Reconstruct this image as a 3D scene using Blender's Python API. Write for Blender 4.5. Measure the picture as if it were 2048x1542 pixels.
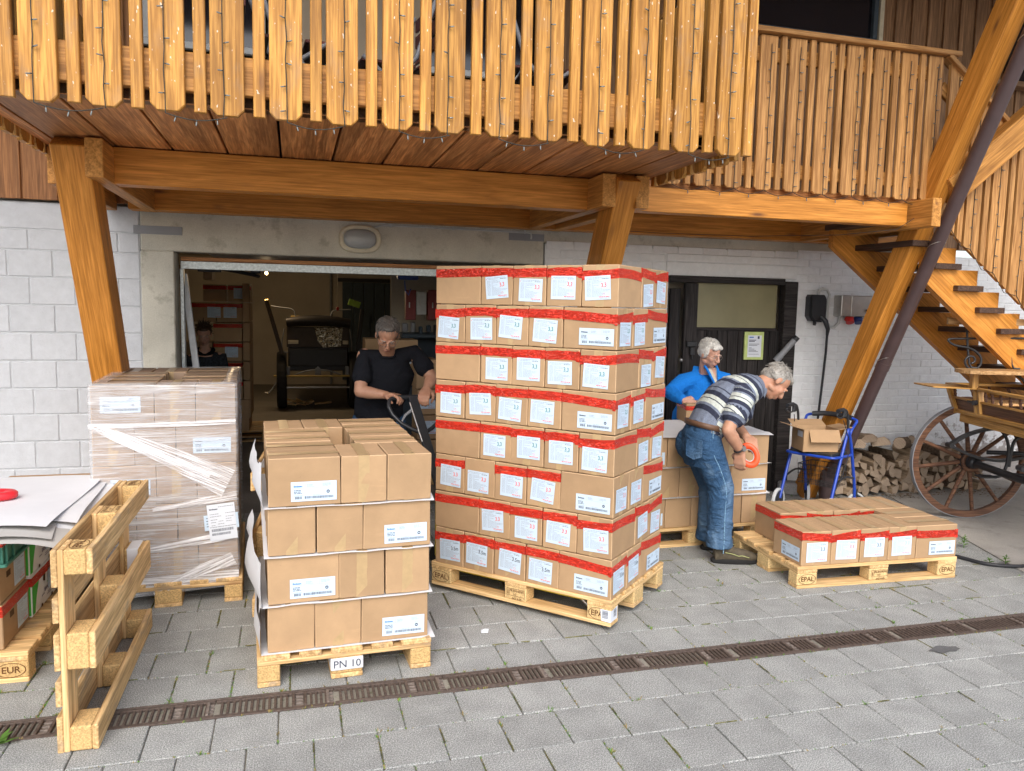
import bpy, bmesh, math, random
from mathutils import Vector, Matrix, Euler, noise as mnoise

# ------------------------------------------------------------------ clear
for _o in list(bpy.data.objects):
    bpy.data.objects.remove(_o)
SC = bpy.context.scene
COL = SC.collection
R = math.radians
rnd = random.Random(7)

# ------------------------------------------------------------------ camera
cam_d = bpy.data.cameras.new('camera')
cam = bpy.data.objects.new('camera', cam_d)
COL.objects.link(cam)
cam_d.sensor_width = 36.0
cam_d.lens = 1573.0 / 2048.0 * 36.0
cam_d.clip_start = 0.05
cam_d.clip_end = 500
_rx = Vector((0.96389608, 0.00693816, -0.2661883))
_ry = Vector((-0.26544264, 0.10419108, -0.95848027))
_rz = Vector((0.02108436, 0.9945331, 0.10227106))
cam.matrix_world = Matrix(((_rx[0], _rx[1], _rx[2], 0), (_ry[0], _ry[1], _ry[2], 0),
                           (_rz[0], _rz[1], _rz[2], 1.75), (0, 0, 0, 1)))
SC.camera = cam

# ------------------------------------------------------------------ sky, sun, exposure (bright overcast)
SUN_EL, SUN_AZ = R(44), R(196)          # azimuth from +Y clockwise: sun stands behind the camera, to the left-front of the yard
world = bpy.data.worlds.new('World')
SC.world = world
world.use_nodes = True
wn = world.node_tree.nodes
wl = world.node_tree.links
wn.clear()
w_out = wn.new('ShaderNodeOutputWorld')
w_bg = wn.new('ShaderNodeBackground')
w_sky = wn.new('ShaderNodeTexSky')
w_sky.sky_type = 'NISHITA'
w_sky.sun_disc = False
w_sky.sun_elevation = SUN_EL
w_sky.sun_rotation = SUN_AZ
w_sky.air_density = 1.0
w_sky.dust_density = 3.0
w_sky.ozone_density = 1.0
w_hs = wn.new('ShaderNodeHueSaturation')      # cloud cover: the blue is veiled
w_hs.inputs['Saturation'].default_value = 0.75
wl.new(w_sky.outputs[0], w_hs.inputs['Color'])
wl.new(w_hs.outputs[0], w_bg.inputs['Color'])
w_bg.inputs['Strength'].default_value = 0.15
wl.new(w_bg.outputs[0], w_out.inputs['Surface'])
sun_d = bpy.data.lights.new('sun', 'SUN')
sun_d.energy = 0.5
sun_d.angle = R(40)
sun_d.color = (1.0, 0.965, 0.92)
sun = bpy.data.objects.new('sun', sun_d)
COL.objects.link(sun)
# direction towards the sun
_sd = Vector((math.sin(SUN_AZ) * math.cos(SUN_EL), math.cos(SUN_AZ) * math.cos(SUN_EL), math.sin(SUN_EL)))
sun.rotation_euler = _sd.to_track_quat('Z', 'Y').to_euler()
sun.location = (0, -6, 12)
SC.view_settings.view_transform = 'Standard'
SC.view_settings.look = 'None'
SC.view_settings.gamma = 1.0
SC.view_settings.use_curve_mapping = False
SC.view_settings.exposure = 1.2
SC.render.engine = 'CYCLES'
SC.cycles.max_bounces = 8
SC.cycles.diffuse_bounces = 5
SC.cycles.transparent_max_bounces = 12

# ------------------------------------------------------------------ materials
MATS = {}


def nd(nt, typ, **kw):
    n = nt.nodes.new(typ)
    for k, v in kw.items():
        setattr(n, k, v)
    return n


class NT:
    """small helper round a material's node tree"""

    def __init__(self, name, rough=0.7, spec=0.3, metal=0.0):
        self.m = bpy.data.materials.new(name)
        self.m.use_nodes = True
        self.t = self.m.node_tree
        self.b = self.t.nodes['Principled BSDF']
        self.b.inputs['Roughness'].default_value = rough
        self.b.inputs['Specular IOR Level'].default_value = spec
        self.b.inputs['Metallic'].default_value = metal
        self.tc = nd(self.t, 'ShaderNodeTexCoord')
        self.oi = nd(self.t, 'ShaderNodeObjectInfo')

    def L(self, a, b):
        self.t.links.new(a, b)

    def coords(self, scale=(1, 1, 1), src='Object'):
        mp = nd(self.t, 'ShaderNodeMapping')
        mp.inputs['Scale'].default_value = scale
        self.L(self.tc.outputs[src], mp.inputs['Vector'])
        # every object reads its own stretch of the pattern
        ad = nd(self.t, 'ShaderNodeVectorMath', operation='ADD')
        ml = nd(self.t, 'ShaderNodeVectorMath', operation='SCALE')
        cm = nd(self.t, 'ShaderNodeCombineXYZ')
        self.L(self.oi.outputs['Random'], cm.inputs[0])
        self.L(self.oi.outputs['Random'], cm.inputs[1])
        cm.inputs[2].default_value = 0.3
        ml.inputs['Scale'].default_value = 37.0
        self.L(cm.outputs[0], ml.inputs[0])
        self.L(mp.outputs[0], ad.inputs[0])
        self.L(ml.outputs[0], ad.inputs[1])
        return ad.outputs[0]

    def noise(self, vec, scale=5, detail=3, rough=0.55, dist=0.0):
        n = nd(self.t, 'ShaderNodeTexNoise')
        n.inputs['Scale'].default_value = scale
        n.inputs['Detail'].default_value = detail
        n.inputs['Roughness'].default_value = rough
        n.inputs['Distortion'].default_value = dist
        self.L(vec, n.inputs['Vector'])
        return n.outputs['Fac']

    def voro(self, vec, scale=5, feat='F1', out='Distance'):
        n = nd(self.t, 'ShaderNodeTexVoronoi', feature=feat)
        n.inputs['Scale'].default_value = scale
        self.L(vec, n.inputs['Vector'])
        return n.outputs[out]

    def ramp(self, fac, stops):
        r = nd(self.t, 'ShaderNodeValToRGB')
        e = r.color_ramp.elements
        while len(e) < len(stops):
            e.new(0.5)
        for i, (p, c) in enumerate(stops):
            e[i].position = p
            e[i].color = (c, c, c, 1) if isinstance(c, (int, float)) else (c[0], c[1], c[2], 1)
        self.L(fac, r.inputs['Fac'])
        return r.outputs['Color']

    def mix(self, fac, a, b, blend='MIX'):
        x = nd(self.t, 'ShaderNodeMix', data_type='RGBA', blend_type=blend)
        for sock, v in ((x.inputs[0], fac), (x.inputs[6], a), (x.inputs[7], b)):
            if isinstance(v, (int, float)):
                sock.default_value = v
            elif isinstance(v, (tuple, list)):
                sock.default_value = (v[0], v[1], v[2], 1)
            else:
                self.L(v, sock)
        return x.outputs[2]

    def math(self, op, a, b=0.0, clamp=False):
        x = nd(self.t, 'ShaderNodeMath', operation=op)
        x.use_clamp = clamp
        for s, v in ((x.inputs[0], a), (x.inputs[1], b)):
            if isinstance(v, (int, float)):
                s.default_value = v
            else:
                self.L(v, s)
        return x.outputs[0]

    def color(self, c):
        if isinstance(c, (tuple, list)):
            self.b.inputs['Base Color'].default_value = (c[0], c[1], c[2], 1)
        else:
            self.L(c, self.b.inputs['Base Color'])

    def bump(self, h, strength=0.3, dist=0.01):
        b = nd(self.t, 'ShaderNodeBump')
        b.inputs['Strength'].default_value = strength
        b.inputs['Distance'].default_value = dist
        self.L(h, b.inputs['Height'])
        self.L(b.outputs[0], self.b.inputs['Normal'])

    def vary(self, col, amt=0.15):
        """brightness differs from object to object"""
        f = self.math('MULTIPLY_ADD', self.oi.outputs['Random'], 2 * amt)
        f.node.inputs[2].default_value = 1 - amt
        cb = nd(self.t, 'ShaderNodeCombineXYZ')
        for i in range(3):
            self.L(f, cb.inputs[i])
        return self.mix(1.0, col, cb.outputs[0], 'MULTIPLY')


def plain(name, c, rough=0.6, spec=0.3, metal=0.0, nscale=14.0, namt=0.12, bump=0.0, vary=0.0):
    k = NT(name, rough, spec, metal)
    v = k.coords()
    f = k.noise(v, nscale, 4)
    lo = [x * (1 - namt) for x in c]
    hi = [min(1, x * (1 + namt)) for x in c]
    col = k.ramp(f, [(0.3, lo), (0.7, hi)])
    if vary:
        col = k.vary(col, vary)
    k.color(col)
    if bump:
        k.bump(k.noise(v, nscale * 6, 3), bump, 0.004)
    MATS[name] = k.m
    return k.m


def wood(name, c_lo, c_hi, rough=0.55, spec=0.3, knots=0.5, vary=0.15, flecks=0.0, grain=1.0, knot_c=(0.13, 0.05, 0.02), strips=0.0, dirt=0.0):
    """grain runs along the object's own X"""
    k = NT(name, rough, spec)
    v = k.coords((0.8, 13, 13))
    n1 = k.noise(v, 2.4 * grain, 4, 0.55, 1.1)
    v2 = k.coords((2.2, 62, 62))
    n2 = k.noise(v2, 1.6, 3, 0.65)
    ff = k.math('MULTIPLY_ADD', n2, 0.55)
    k.L(k.math('MULTIPLY', n1, 0.55), ff.node.inputs[2])
    lo2 = [x * 0.74 for x in c_lo]
    hi2 = [min(1, x * 1.12) for x in c_hi]
    col = k.ramp(ff, [(0.40, lo2), (0.50, c_lo), (0.57, [(a + b) / 2 for a, b in zip(c_lo, c_hi)]), (0.68, hi2)])
    if strips:                                       # boards glued up of narrow strips
        vs = k.coords((0.8, 26, 0.01))
        st = k.voro(vs, 0.55, 'F1', 'Color')
        bw = nd(k.t, 'ShaderNodeSeparateColor')
        k.L(st, bw.inputs[0])
        sm = k.ramp(bw.outputs[0], [(0.0, 1 - strips), (1.0, 1 + strips * 0.5)])
        col = k.mix(1.0, col, sm, 'MULTIPLY')
    if knots:
        vk = k.coords((2.4, 9, 9))
        d = k.voro(vk, 0.9)
        kn = k.ramp(d, [(0.05, 1.0), (0.13, 0.35), (0.2, 0.0)])
        rr = k.ramp(k.noise(vk, 0.45, 1), [(0.5, 0.0), (0.56, 1.0)])
        kk = k.mix(1.0, kn, rr, 'MULTIPLY')
        kf = k.math('MULTIPLY', kk, knots)
        col = k.mix(kf, col, knot_c)
    if vary:
        col = k.vary(col, vary)
    if dirt:                                         # greyed, scuffed patches
        vd = k.coords((3.5, 7, 7))
        dd = k.ramp(k.noise(vd, 1.0, 5, 0.65), [(0.54, 0.0), (0.68, 1.0)])
        col = k.mix(k.math('MULTIPLY', dd, dirt), col, (0.22, 0.20, 0.17))
    if flecks:                                       # places where the stain has flaked off
        vf = k.coords((30, 55, 55))
        fl = k.ramp(k.noise(vf, 1.1, 2, 0.5), [(0.70, 0.0), (0.74, 1.0)])
        col = k.mix(k.math('MULTIPLY', fl, flecks), col, (0.72, 0.62, 0.5))
    k.color(col)
    k.bump(ff, 0.5, 0.005)
    MATS[name] = k.m
    return k.m


# timber
wood('slat_wood', (0.35, 0.158, 0.030), (0.54, 0.27, 0.060), flecks=0.85, vary=0.14, knots=0.7, dirt=0.22)
wood('landing_wood', (0.36, 0.17, 0.052), (0.54, 0.285, 0.10), vary=0.13, knots=0.45)
wood('rail_wood', (0.28, 0.125, 0.028), (0.44, 0.215, 0.055), vary=0.05, knots=0.2)
wood('beam_wood', (0.48, 0.19, 0.028), (0.62, 0.262, 0.048), vary=0.06, knots=0.9, rough=0.45)
wood('soffit_wood', (0.38, 0.155, 0.050), (0.60, 0.28, 0.10), vary=0.12, knots=0.3, strips=0.33)
wood('tie_wood', (0.42, 0.185, 0.04), (0.60, 0.285, 0.07), vary=0.08, knots=0.7)
wood('clad_wood', (0.27, 0.115, 0.04), (0.42, 0.19, 0.07), vary=0.14, knots=0.4)
wood('dark_clad_wood', (0.19, 0.105, 0.055), (0.31, 0.175, 0.09), vary=0.14, knots=0.4)
wood('tread_wood', (0.055, 0.03, 0.02), (0.10, 0.055, 0.035), vary=0.15, knots=0.2)
wood('pallet_wood', (0.52, 0.335, 0.145), (0.72, 0.50, 0.25), vary=0.10, knots=0.6, knot_c=(0.3, 0.15, 0.06), rough=0.75, dirt=0.15)
wood('old_pallet_wood', (0.50, 0.315, 0.135), (0.72, 0.49, 0.24), vary=0.14, knots=0.6, knot_c=(0.26, 0.12, 0.05), rough=0.8, dirt=0.6)
wood('cart_wood', (0.36, 0.18, 0.04), (0.56, 0.31, 0.09), vary=0.10, knots=0.1, rough=0.4, spec=0.45)
wood('cart_panel_wood', (0.10, 0.045, 0.022), (0.19, 0.085, 0.04), vary=0.1, knots=0.1, rough=0.4)
wood('wheel_wood', (0.085, 0.040, 0.024), (0.17, 0.083, 0.045), vary=0.12, knots=0.1, rough=0.6)
wood('bench_wood', (0.36, 0.20, 0.08), (0.56, 0.35, 0.16), vary=0.05, knots=0.1, rough=0.5)
wood('door_wood', (0.016, 0.014, 0.014), (0.04, 0.034, 0.033), vary=0.25, knots=0.1, rough=0.75, knot_c=(0.01, 0.01, 0.01))
wood('chair_wood', (0.08, 0.022, 0.02), (0.15, 0.045, 0.04), vary=0.1, knots=0.0, rough=0.4)
wood('log_wood', (0.27, 0.19, 0.12), (0.44, 0.33, 0.22), vary=0.25, knots=0.0, rough=0.9)


def chip(name, c):
    """pressed chip block"""
    k = NT(name, 0.85, 0.2)
    v = k.coords()
    a = k.voro(v, 190, 'F1', 'Color')
    s = nd(k.t, 'ShaderNodeSeparateColor')
    k.L(a, s.inputs[0])
    col = k.ramp(s.outputs[0], [(0.0, [x * 0.72 for x in c]), (1.0, [min(1, x * 1.22) for x in c])])
    k.color(k.vary(col, 0.08))
    k.bump(s.outputs[1], 0.3, 0.003)
    MATS[name] = k.m


chip('chip_block', (0.56, 0.37, 0.16))
chip('pale_chip_block', (0.62, 0.44, 0.21))


def mk_card(name, c):
    k = NT(name, 0.85, 0.15)
    v = k.coords()
    f1 = k.noise(v, 9, 4, 0.6)
    f2 = k.noise(k.coords((70, 70, 400)), 1.0, 3)
    fa = k.math('MULTIPLY_ADD', f2, 0.25)
    k.L(f1, fa.node.inputs[2])
    col = k.ramp(fa, [(0.4, [x * 0.92 for x in c]), (0.85, [x * 1.08 for x in c])])
    sp = k.ramp(k.noise(v, 60, 2), [(0.74, 0.0), (0.8, 0.35)])
    col = k.mix(sp, col, [x * 0.55 for x in c])
    sc = k.ramp(k.noise(v, 4.2, 5, 0.65, 0.5), [(0.5, 0.0), (0.75, 0.35)])
    col = k.mix(sc, col, [min(1, c[0] * 0.80), c[1] * 0.80, c[2] * 0.84])
    ed = k.ramp(k.noise(k.coords((5, 5, 30)), 1.0, 3, 0.6), [(0.64, 0.0), (0.72, 0.25)])
    col = k.mix(ed, col, [min(1, x * 1.25) for x in c])
    k.color(k.vary(col, 0.09))
    k.bump(fa, 0.12, 0.004)
    MATS[name] = k.m


mk_card('cardboard', (0.41, 0.27, 0.152))
mk_card('cardboard_grey', (0.33, 0.235, 0.165))
plain('cardboard_edge', (0.50, 0.34, 0.20), 0.85, 0.1)
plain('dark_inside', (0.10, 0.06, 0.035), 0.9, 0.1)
plain('packing_tape', (0.43, 0.30, 0.155), 0.32, 0.5, nscale=40, namt=0.08, bump=0.12)


def mk_red():
    k = NT('red_tape', 0.24, 0.6)
    v = k.coords((9, 9, 42))
    w = k.noise(v, 1.5, 4, 0.6, 2.6)
    wr = k.ramp(w, [(0.44, 0.0), (0.50, 1.0), (0.56, 0.0)])
    col = k.mix(k.noise(k.coords(), 25, 3), (0.72, 0.03, 0.015), (0.90, 0.06, 0.028))
    # paler patches in the red
    pale_patch = k.ramp(k.noise(k.coords((7, 7, 20)), 1.3, 4, 0.6, 0.8), [(0.58, 0.0), (0.68, 0.45)])
    col = k.mix(pale_patch, col, (0.95, 0.20, 0.13))
    col = k.mix(k.math('MULTIPLY', k.ramp(k.noise(k.coords((16, 16, 70)), 1.4, 3, 0.6, 3.0), [(0.62, 0.0), (0.66, 1.0)]), 0.55), col, (0.92, 0.45, 0.38))  # lighter streaks: glare on the tape painted into its colour
    k.color(col)
    k.bump(wr, 0.9, 0.012)
    MATS['red_tape'] = k.m


mk_red()
plain('paper', (0.66, 0.70, 0.76), 0.6, 0.25, namt=0.02)
plain('paper_blue', (0.54, 0.66, 0.78), 0.5, 0.3, namt=0.02)
plain('white_sheet', (0.66, 0.67, 0.69), 0.6, 0.25, nscale=5, namt=0.04)
plain('grey_sheet', (0.45, 0.44, 0.42), 0.7, 0.2, nscale=5, namt=0.06)
plain('ink', (0.06, 0.07, 0.10), 0.6, 0.2)
plain('ink_grey', (0.25, 0.28, 0.34), 0.6, 0.2)
plain('ink_red', (0.75, 0.09, 0.07), 0.6, 0.2)
plain('ink_green', (0.04, 0.22, 0.22), 0.6, 0.2)
plain('ink_blue', (0.05, 0.20, 0.55), 0.6, 0.2)
plain('burn_mark', (0.13, 0.06, 0.025), 0.9, 0.1)

# mineral things
def mk_paver():
    k = NT('paver', 0.9, 0.25)
    v = k.coords()
    sp = k.noise(v, 190, 3, 0.8)
    big = k.noise(v, 7, 4)
    col = k.ramp(sp, [(0.36, (0.125, 0.132, 0.129)), (0.5, (0.285, 0.292, 0.278)), (0.63, (0.54, 0.545, 0.52))])
    st = k.ramp(big, [(0.35, 0.86), (0.65, 1.06)])
    col = k.mix(1.0, col, st, 'MULTIPLY')
    # faint scuffs
    sc = k.ramp(k.noise(k.coords((9, 60, 9)), 0.8, 2, 0.5, 1.5), [(0.71, 0.0), (0.76, 0.25)])
    col = k.mix(sc, col, (0.5, 0.5, 0.5))
    k.color(k.vary(col, 0.07))
    k.bump(sp, 0.6, 0.004)
    MATS['paver'] = k.m


mk_paver()


def mk_ground(name, lo, hi, s1=300, s2=3, bump=0.5, stain=None):
    k = NT(name, 0.92, 0.2)
    v = k.coords()
    a = k.noise(v, s1, 3, 0.7)
    b = k.noise(v, s2, 5, 0.6)
    col = k.ramp(a, [(0.3, lo), (0.7, hi)])
    col = k.mix(1.0, col, k.ramp(b, [(0.3, 0.78), (0.7, 1.12)]), 'MULTIPLY')
    if stain:
        f = k.ramp(k.noise(v, s2 * 3.3, 5, 0.65), [(0.56, 0.0), (0.68, 0.6)])
        col = k.mix(f, col, stain)
    k.color(col)
    k.bump(a, bump, 0.004)
    MATS[name] = k.m


mk_ground('joint_sand', (0.19, 0.18, 0.15), (0.33, 0.31, 0.26), 260, 9, 0.7, (0.09, 0.10, 0.04))
mk_ground('apron_concrete', (0.33, 0.31, 0.275), (0.50, 0.475, 0.43), 240, 1.6, 0.5, (0.25, 0.235, 0.21))
mk_ground('garage_floor_mat', (0.19, 0.175, 0.155), (0.27, 0.25, 0.225), 120, 1.2, 0.3)
mk_ground('concrete', (0.50, 0.475, 0.40), (0.62, 0.60, 0.52), 120, 2.2, 0.3, (0.30, 0.28, 0.22))
mk_ground('granite', (0.16, 0.16, 0.165), (0.46, 0.46, 0.465), 260, 9, 0.6)
mk_ground('tarmac_stain', (0.09, 0.09, 0.09), (0.17, 0.17, 0.17), 300, 9, 0.5)
mk_ground('yard', (0.24, 0.24, 0.235), (0.36, 0.36, 0.35), 120, 0.7, 0.4)


def mk_white_wall(name, c, peel=0.0):
    k = NT(name, 0.75, 0.25)
    v = k.coords((1, 1, 1))
    a = k.noise(v, 18, 5, 0.65)
    col = k.ramp(a, [(0.3, [x * 0.92 for x in c]), (0.7, [min(1, x * 1.04) for x in c])])
    if peel:
        geo = nd(k.t, 'ShaderNodeNewGeometry')
        sx = nd(k.t, 'ShaderNodeSeparateXYZ')
        k.L(geo.outputs['Position'], sx.inputs[0])
        h = k.ramp(k.math('MULTIPLY', sx.outputs[2], 0.5, ), [(0.10, 1.0), (0.42, 0.0)])
        rx = k.ramp(k.math('MULTIPLY_ADD', sx.outputs[0], 0.25), [(0.0, 0.1), (0.4, 1.0)])
        rx.node.inputs[0].links[0].from_node.inputs[2].default_value = -1.2
        pn = nd(k.t, 'ShaderNodeTexNoise')
        pn.inputs['Scale'].default_value = 5.5
        pn.inputs['Detail'].default_value = 6
        pn.inputs['Roughness'].default_value = 0.7
        k.L(geo.outputs['Position'], pn.inputs['Vector'])
        hh = k.mix(1.0, h, rx, 'MULTIPLY')
        s = k.math('MULTIPLY_ADD', hh, 0.34)
        k.L(pn.outputs['Fac'], s.node.inputs[2])
        m = k.ramp(s, [(0.70, 0.0), (0.74, 1.0)])
        col = k.mix(k.math('MULTIPLY', m, peel), col, (0.30, 0.27, 0.25))
    g2 = nd(k.t, 'ShaderNodeNewGeometry')
    st = nd(k.t, 'ShaderNodeTexNoise')
    st.inputs['Scale'].default_value = 1.6
    st.inputs['Detail'].default_value = 6
    st.inputs['Roughness'].default_value = 0.65
    k.L(g2.outputs['Position'], st.inputs['Vector'])
    col = k.mix(k.ramp(st.outputs['Fac'], [(0.48, 0.0), (0.75, 0.30)]), col, [x * 0.72 for x in c])
    k.color(k.vary(col, 0.03))
    k.bump(k.noise(v, 70, 4, 0.7), 0.5, 0.008)
    MATS[name] = k.m


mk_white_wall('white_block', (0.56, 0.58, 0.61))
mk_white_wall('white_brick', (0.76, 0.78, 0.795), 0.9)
plain('mortar_white', (0.50, 0.52, 0.54), 0.9, 0.1, bump=0.4)
plain('beige_plaster', (0.50, 0.42, 0.33), 0.9, 0.1, nscale=3, namt=0.08)
plain('garage_plaster', (0.52, 0.47, 0.39), 0.9, 0.1, nscale=1.5, namt=0.12)
plain('cast_iron', (0.085, 0.062, 0.05), 0.6, 0.4, nscale=60, namt=0.45, bump=0.4)
plain('cast_iron_worn', (0.16, 0.13, 0.11), 0.5, 0.5, nscale=80, namt=0.4, bump=0.4)
plain('drain_dark', (0.02, 0.018, 0.016), 0.9, 0.1)

# metal, plastic, rubber, glass
plain('galvanised', (0.42, 0.46, 0.47), 0.42, 0.5, 0.7, nscale=55, namt=0.25)
plain('steel', (0.50, 0.49, 0.47), 0.34, 0.5, 0.85, nscale=12, namt=0.1)
plain('grey_metal', (0.24, 0.25, 0.27), 0.5, 0.4, nscale=8, namt=0.05)
plain('white_metal', (0.62, 0.64, 0.66), 0.45, 0.4)
plain('brown_pipe', (0.075, 0.048, 0.048), 0.38, 0.5, nscale=6, namt=0.15)
plain('black_iron', (0.018, 0.018, 0.02), 0.42, 0.5)
plain('black_rubber', (0.022, 0.022, 0.023), 0.7, 0.3, nscale=30)
plain('black_plastic', (0.022, 0.024, 0.028), 0.4, 0.45)
plain('cable_black', (0.025, 0.026, 0.03), 0.5, 0.4)
plain('wire_dark', (0.035, 0.035, 0.03), 0.6, 0.3)
plain('grey_plastic', (0.24, 0.25, 0.27), 0.5, 0.35)
plain('pale_plastic', (0.50, 0.52, 0.52), 0.45, 0.4)
plain('cream_plastic', (0.60, 0.55, 0.42), 0.5, 0.35)
plain('red_plastic', (0.55, 0.03, 0.025), 0.4, 0.45)
plain('blue_plastic', (0.03, 0.06, 0.22), 0.4, 0.45)
plain('yellow_paint', (0.72, 0.58, 0.03), 0.45, 0.45, nscale=30)
plain('blue_paint', (0.014, 0.06, 0.42), 0.28, 0.6, nscale=10, namt=0.08)
plain('blue_grey_paint', (0.06, 0.085, 0.11), 0.6, 0.3)
plain('red_paint_dim', (0.20, 0.03, 0.03), 0.5, 0.4)
plain('green_crate', (0.055, 0.21, 0.155), 0.5, 0.4, nscale=7, namt=0.08)
plain('leaf_green_print', (0.06, 0.42, 0.05), 0.55, 0.3, namt=0.05)
plain('banana_white', (0.78, 0.78, 0.76), 0.6, 0.3, namt=0.03)
plain('banana_purple', (0.07, 0.05, 0.13), 0.6, 0.3)
plain('notice_frame', (0.50, 0.60, 0.22), 0.5, 0.4)
plain('orange_plastic', (0.80, 0.085, 0.02), 0.4, 0.45)
plain('dispenser_red', (0.62, 0.02, 0.03), 0.4, 0.45)
plain('lime_plate', (0.36, 0.62, 0.10), 0.5, 0.3)
plain('carriage_dark', (0.022, 0.02, 0.022), 0.45, 0.4)
plain('carriage_brown', (0.055, 0.038, 0.026), 0.5, 0.4)
plain('brass', (0.42, 0.30, 0.10), 0.4, 0.5, 0.6)


def mk_foil():
    k = NT('foil', 0.22, 0.6, 0.75)
    v = k.coords()
    k.color((0.62, 0.62, 0.56))
    k.bump(k.voro(v, 26, 'SMOOTH_F1'), 1.0, 0.05)
    MATS['foil'] = k.m


mk_foil()


def mk_glass(name, c, rough=0.08, spec=0.6):
    k = NT(name, rough, spec)
    v = k.coords()
    k.color(k.ramp(k.noise(v, 3, 3), [(0.3, [x * 0.85 for x in c]), (0.7, [x * 1.1 for x in c])]))
    MATS[name] = k.m


mk_glass('dark_glass', (0.012, 0.012, 0.018))
mk_glass('dusty_glass', (0.235, 0.215, 0.12), 0.35, 0.35)
mk_glass('lamp_glass', (0.36, 0.38, 0.39), 0.25, 0.6)
mk_glass('spectacle_metal', (0.16, 0.13, 0.11), 0.3, 0.6)


def mk_bulb():
    k = NT('clear_bulb', 0.12, 0.7)
    k.color((0.15, 0.165, 0.155))
    MATS['clear_bulb'] = k.m


mk_bulb()


def mk_glow():
    k = NT('lit_bulb', 0.4)
    k.color((1, 0.8, 0.5))
    k.b.inputs['Emission Color'].default_value = (1.0, 0.72, 0.36, 1)
    k.b.inputs['Emission Strength'].default_value = 2.2
    MATS['lit_bulb'] = k.m


mk_glow()


def mk_film():
    """stretch film: clear, with milky drawn streaks"""
    k = NT('stretch_film_mat', 0.22, 0.6)
    k.color((0.74, 0.75, 0.77))
    v = k.coords((1.2, 1.2, 75))
    a = k.noise(v, 3.0, 5, 0.65, 0.6)
    b = k.noise(k.coords((1.0, 1.0, 9)), 2.2, 4, 0.6, 1.2)
    c = k.math('MULTIPLY_ADD', b, 0.5)
    k.L(k.math('MULTIPLY', a, 0.6), c.node.inputs[2])
    al = k.ramp(c, [(0.42, 0.12), (0.52, 0.26), (0.60, 0.42), (0.70, 0.75)])
    k.bump(a, 0.5, 0.01)
    k.L(al, k.b.inputs['Alpha'])
    MATS['stretch_film_mat'] = k.m
    k = NT('film_bunch', 0.25, 0.6)
    k.color((0.88, 0.88, 0.90))
    a = k.noise(k.coords((2.0, 60, 60)), 2.0, 4, 0.6)
    k.L(k.ramp(a, [(0.36, 0.1), (0.62, 0.85)]), k.b.inputs['Alpha'])
    MATS['film_bunch'] = k.m


mk_film()

# plants
plain('weed_green', (0.09, 0.19, 0.03), 0.7, 0.2, vary=0.3)
plain('weed_dry', (0.25, 0.19, 0.07), 0.8, 0.1, vary=0.3)
plain('moss', (0.13, 0.125, 0.045), 0.95, 0.1, nscale=40, namt=0.6)
plain('bark', (0.14, 0.10, 0.07), 0.95, 0.1, nscale=40, namt=0.5, bump=1.0)
plain('litter', (0.20, 0.14, 0.08), 0.9, 0.1, namt=0.4)


def mk_logend():
    k = NT('log_end', 0.9, 0.15)
    v = k.coords((1, 1, 1))
    w = nd(k.t, 'ShaderNodeTexWave', wave_type='RINGS', rings_direction='X')
    w.inputs['Scale'].default_value = 28
    w.inputs['Distortion'].default_value = 2.5
    k.L(v, w.inputs['Vector'])
    col = k.mix(w.outputs['Fac'], (0.25, 0.19, 0.14), (0.40, 0.315, 0.235))
    cr = k.ramp(k.noise(k.coords((1, 50, 9)), 1.2, 3), [(0.66, 0.0), (0.72, 0.7)])
    col = k.mix(cr, col, (0.10, 0.075, 0.055))
    k.color(k.vary(col, 0.22))
    k.bump(w.outputs['Fac'], 0.3, 0.003)
    MATS['log_end'] = k.m


mk_logend()

# people
def mk_skin(name, c):
    k = NT(name, 0.5, 0.35)
    v = k.coords()
    a = k.noise(v, 22, 4, 0.6)
    b = k.noise(v, 7, 3)
    col = k.ramp(a, [(0.3, [c[0] * 0.88, c[1] * 0.80, c[2] * 0.78]), (0.7, [c[0] * 1.06, c[1] * 1.05, c[2] * 1.05])])
    col = k.mix(k.ramp(b, [(0.5, 0.0), (0.75, 0.35)]), col, (c[0] * 0.95, c[1] * 0.62, c[2] * 0.55))
    k.color(col)
    k.b.inputs['Subsurface Weight'].default_value = 0.08
    k.b.inputs['Subsurface Radius'].default_value = (0.01, 0.004, 0.002)
    k.bump(k.noise(v, 120, 3, 0.7), 0.25, 0.003)
    MATS[name] = k.m


mk_skin('skin_tan', (0.46, 0.26, 0.17))
mk_skin('skin_light', (0.58, 0.35, 0.26))


def mk_cloth(name, c, ws=60, amt=0.15, bump=0.3, fold=6.0):
    k = NT(name, 0.92, 0.12)
    v = k.coords()
    a = k.noise(v, ws * 4, 2)
    f = k.noise(v, fold, 4, 0.55, 0.6)
    col = k.ramp(a, [(0.3, [x * (1 - amt) for x in c]), (0.7, [x * (1 + amt) for x in c])])
    k.color(col)
    k.bump(f, bump, 0.05)
    MATS[name] = k.m


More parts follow.
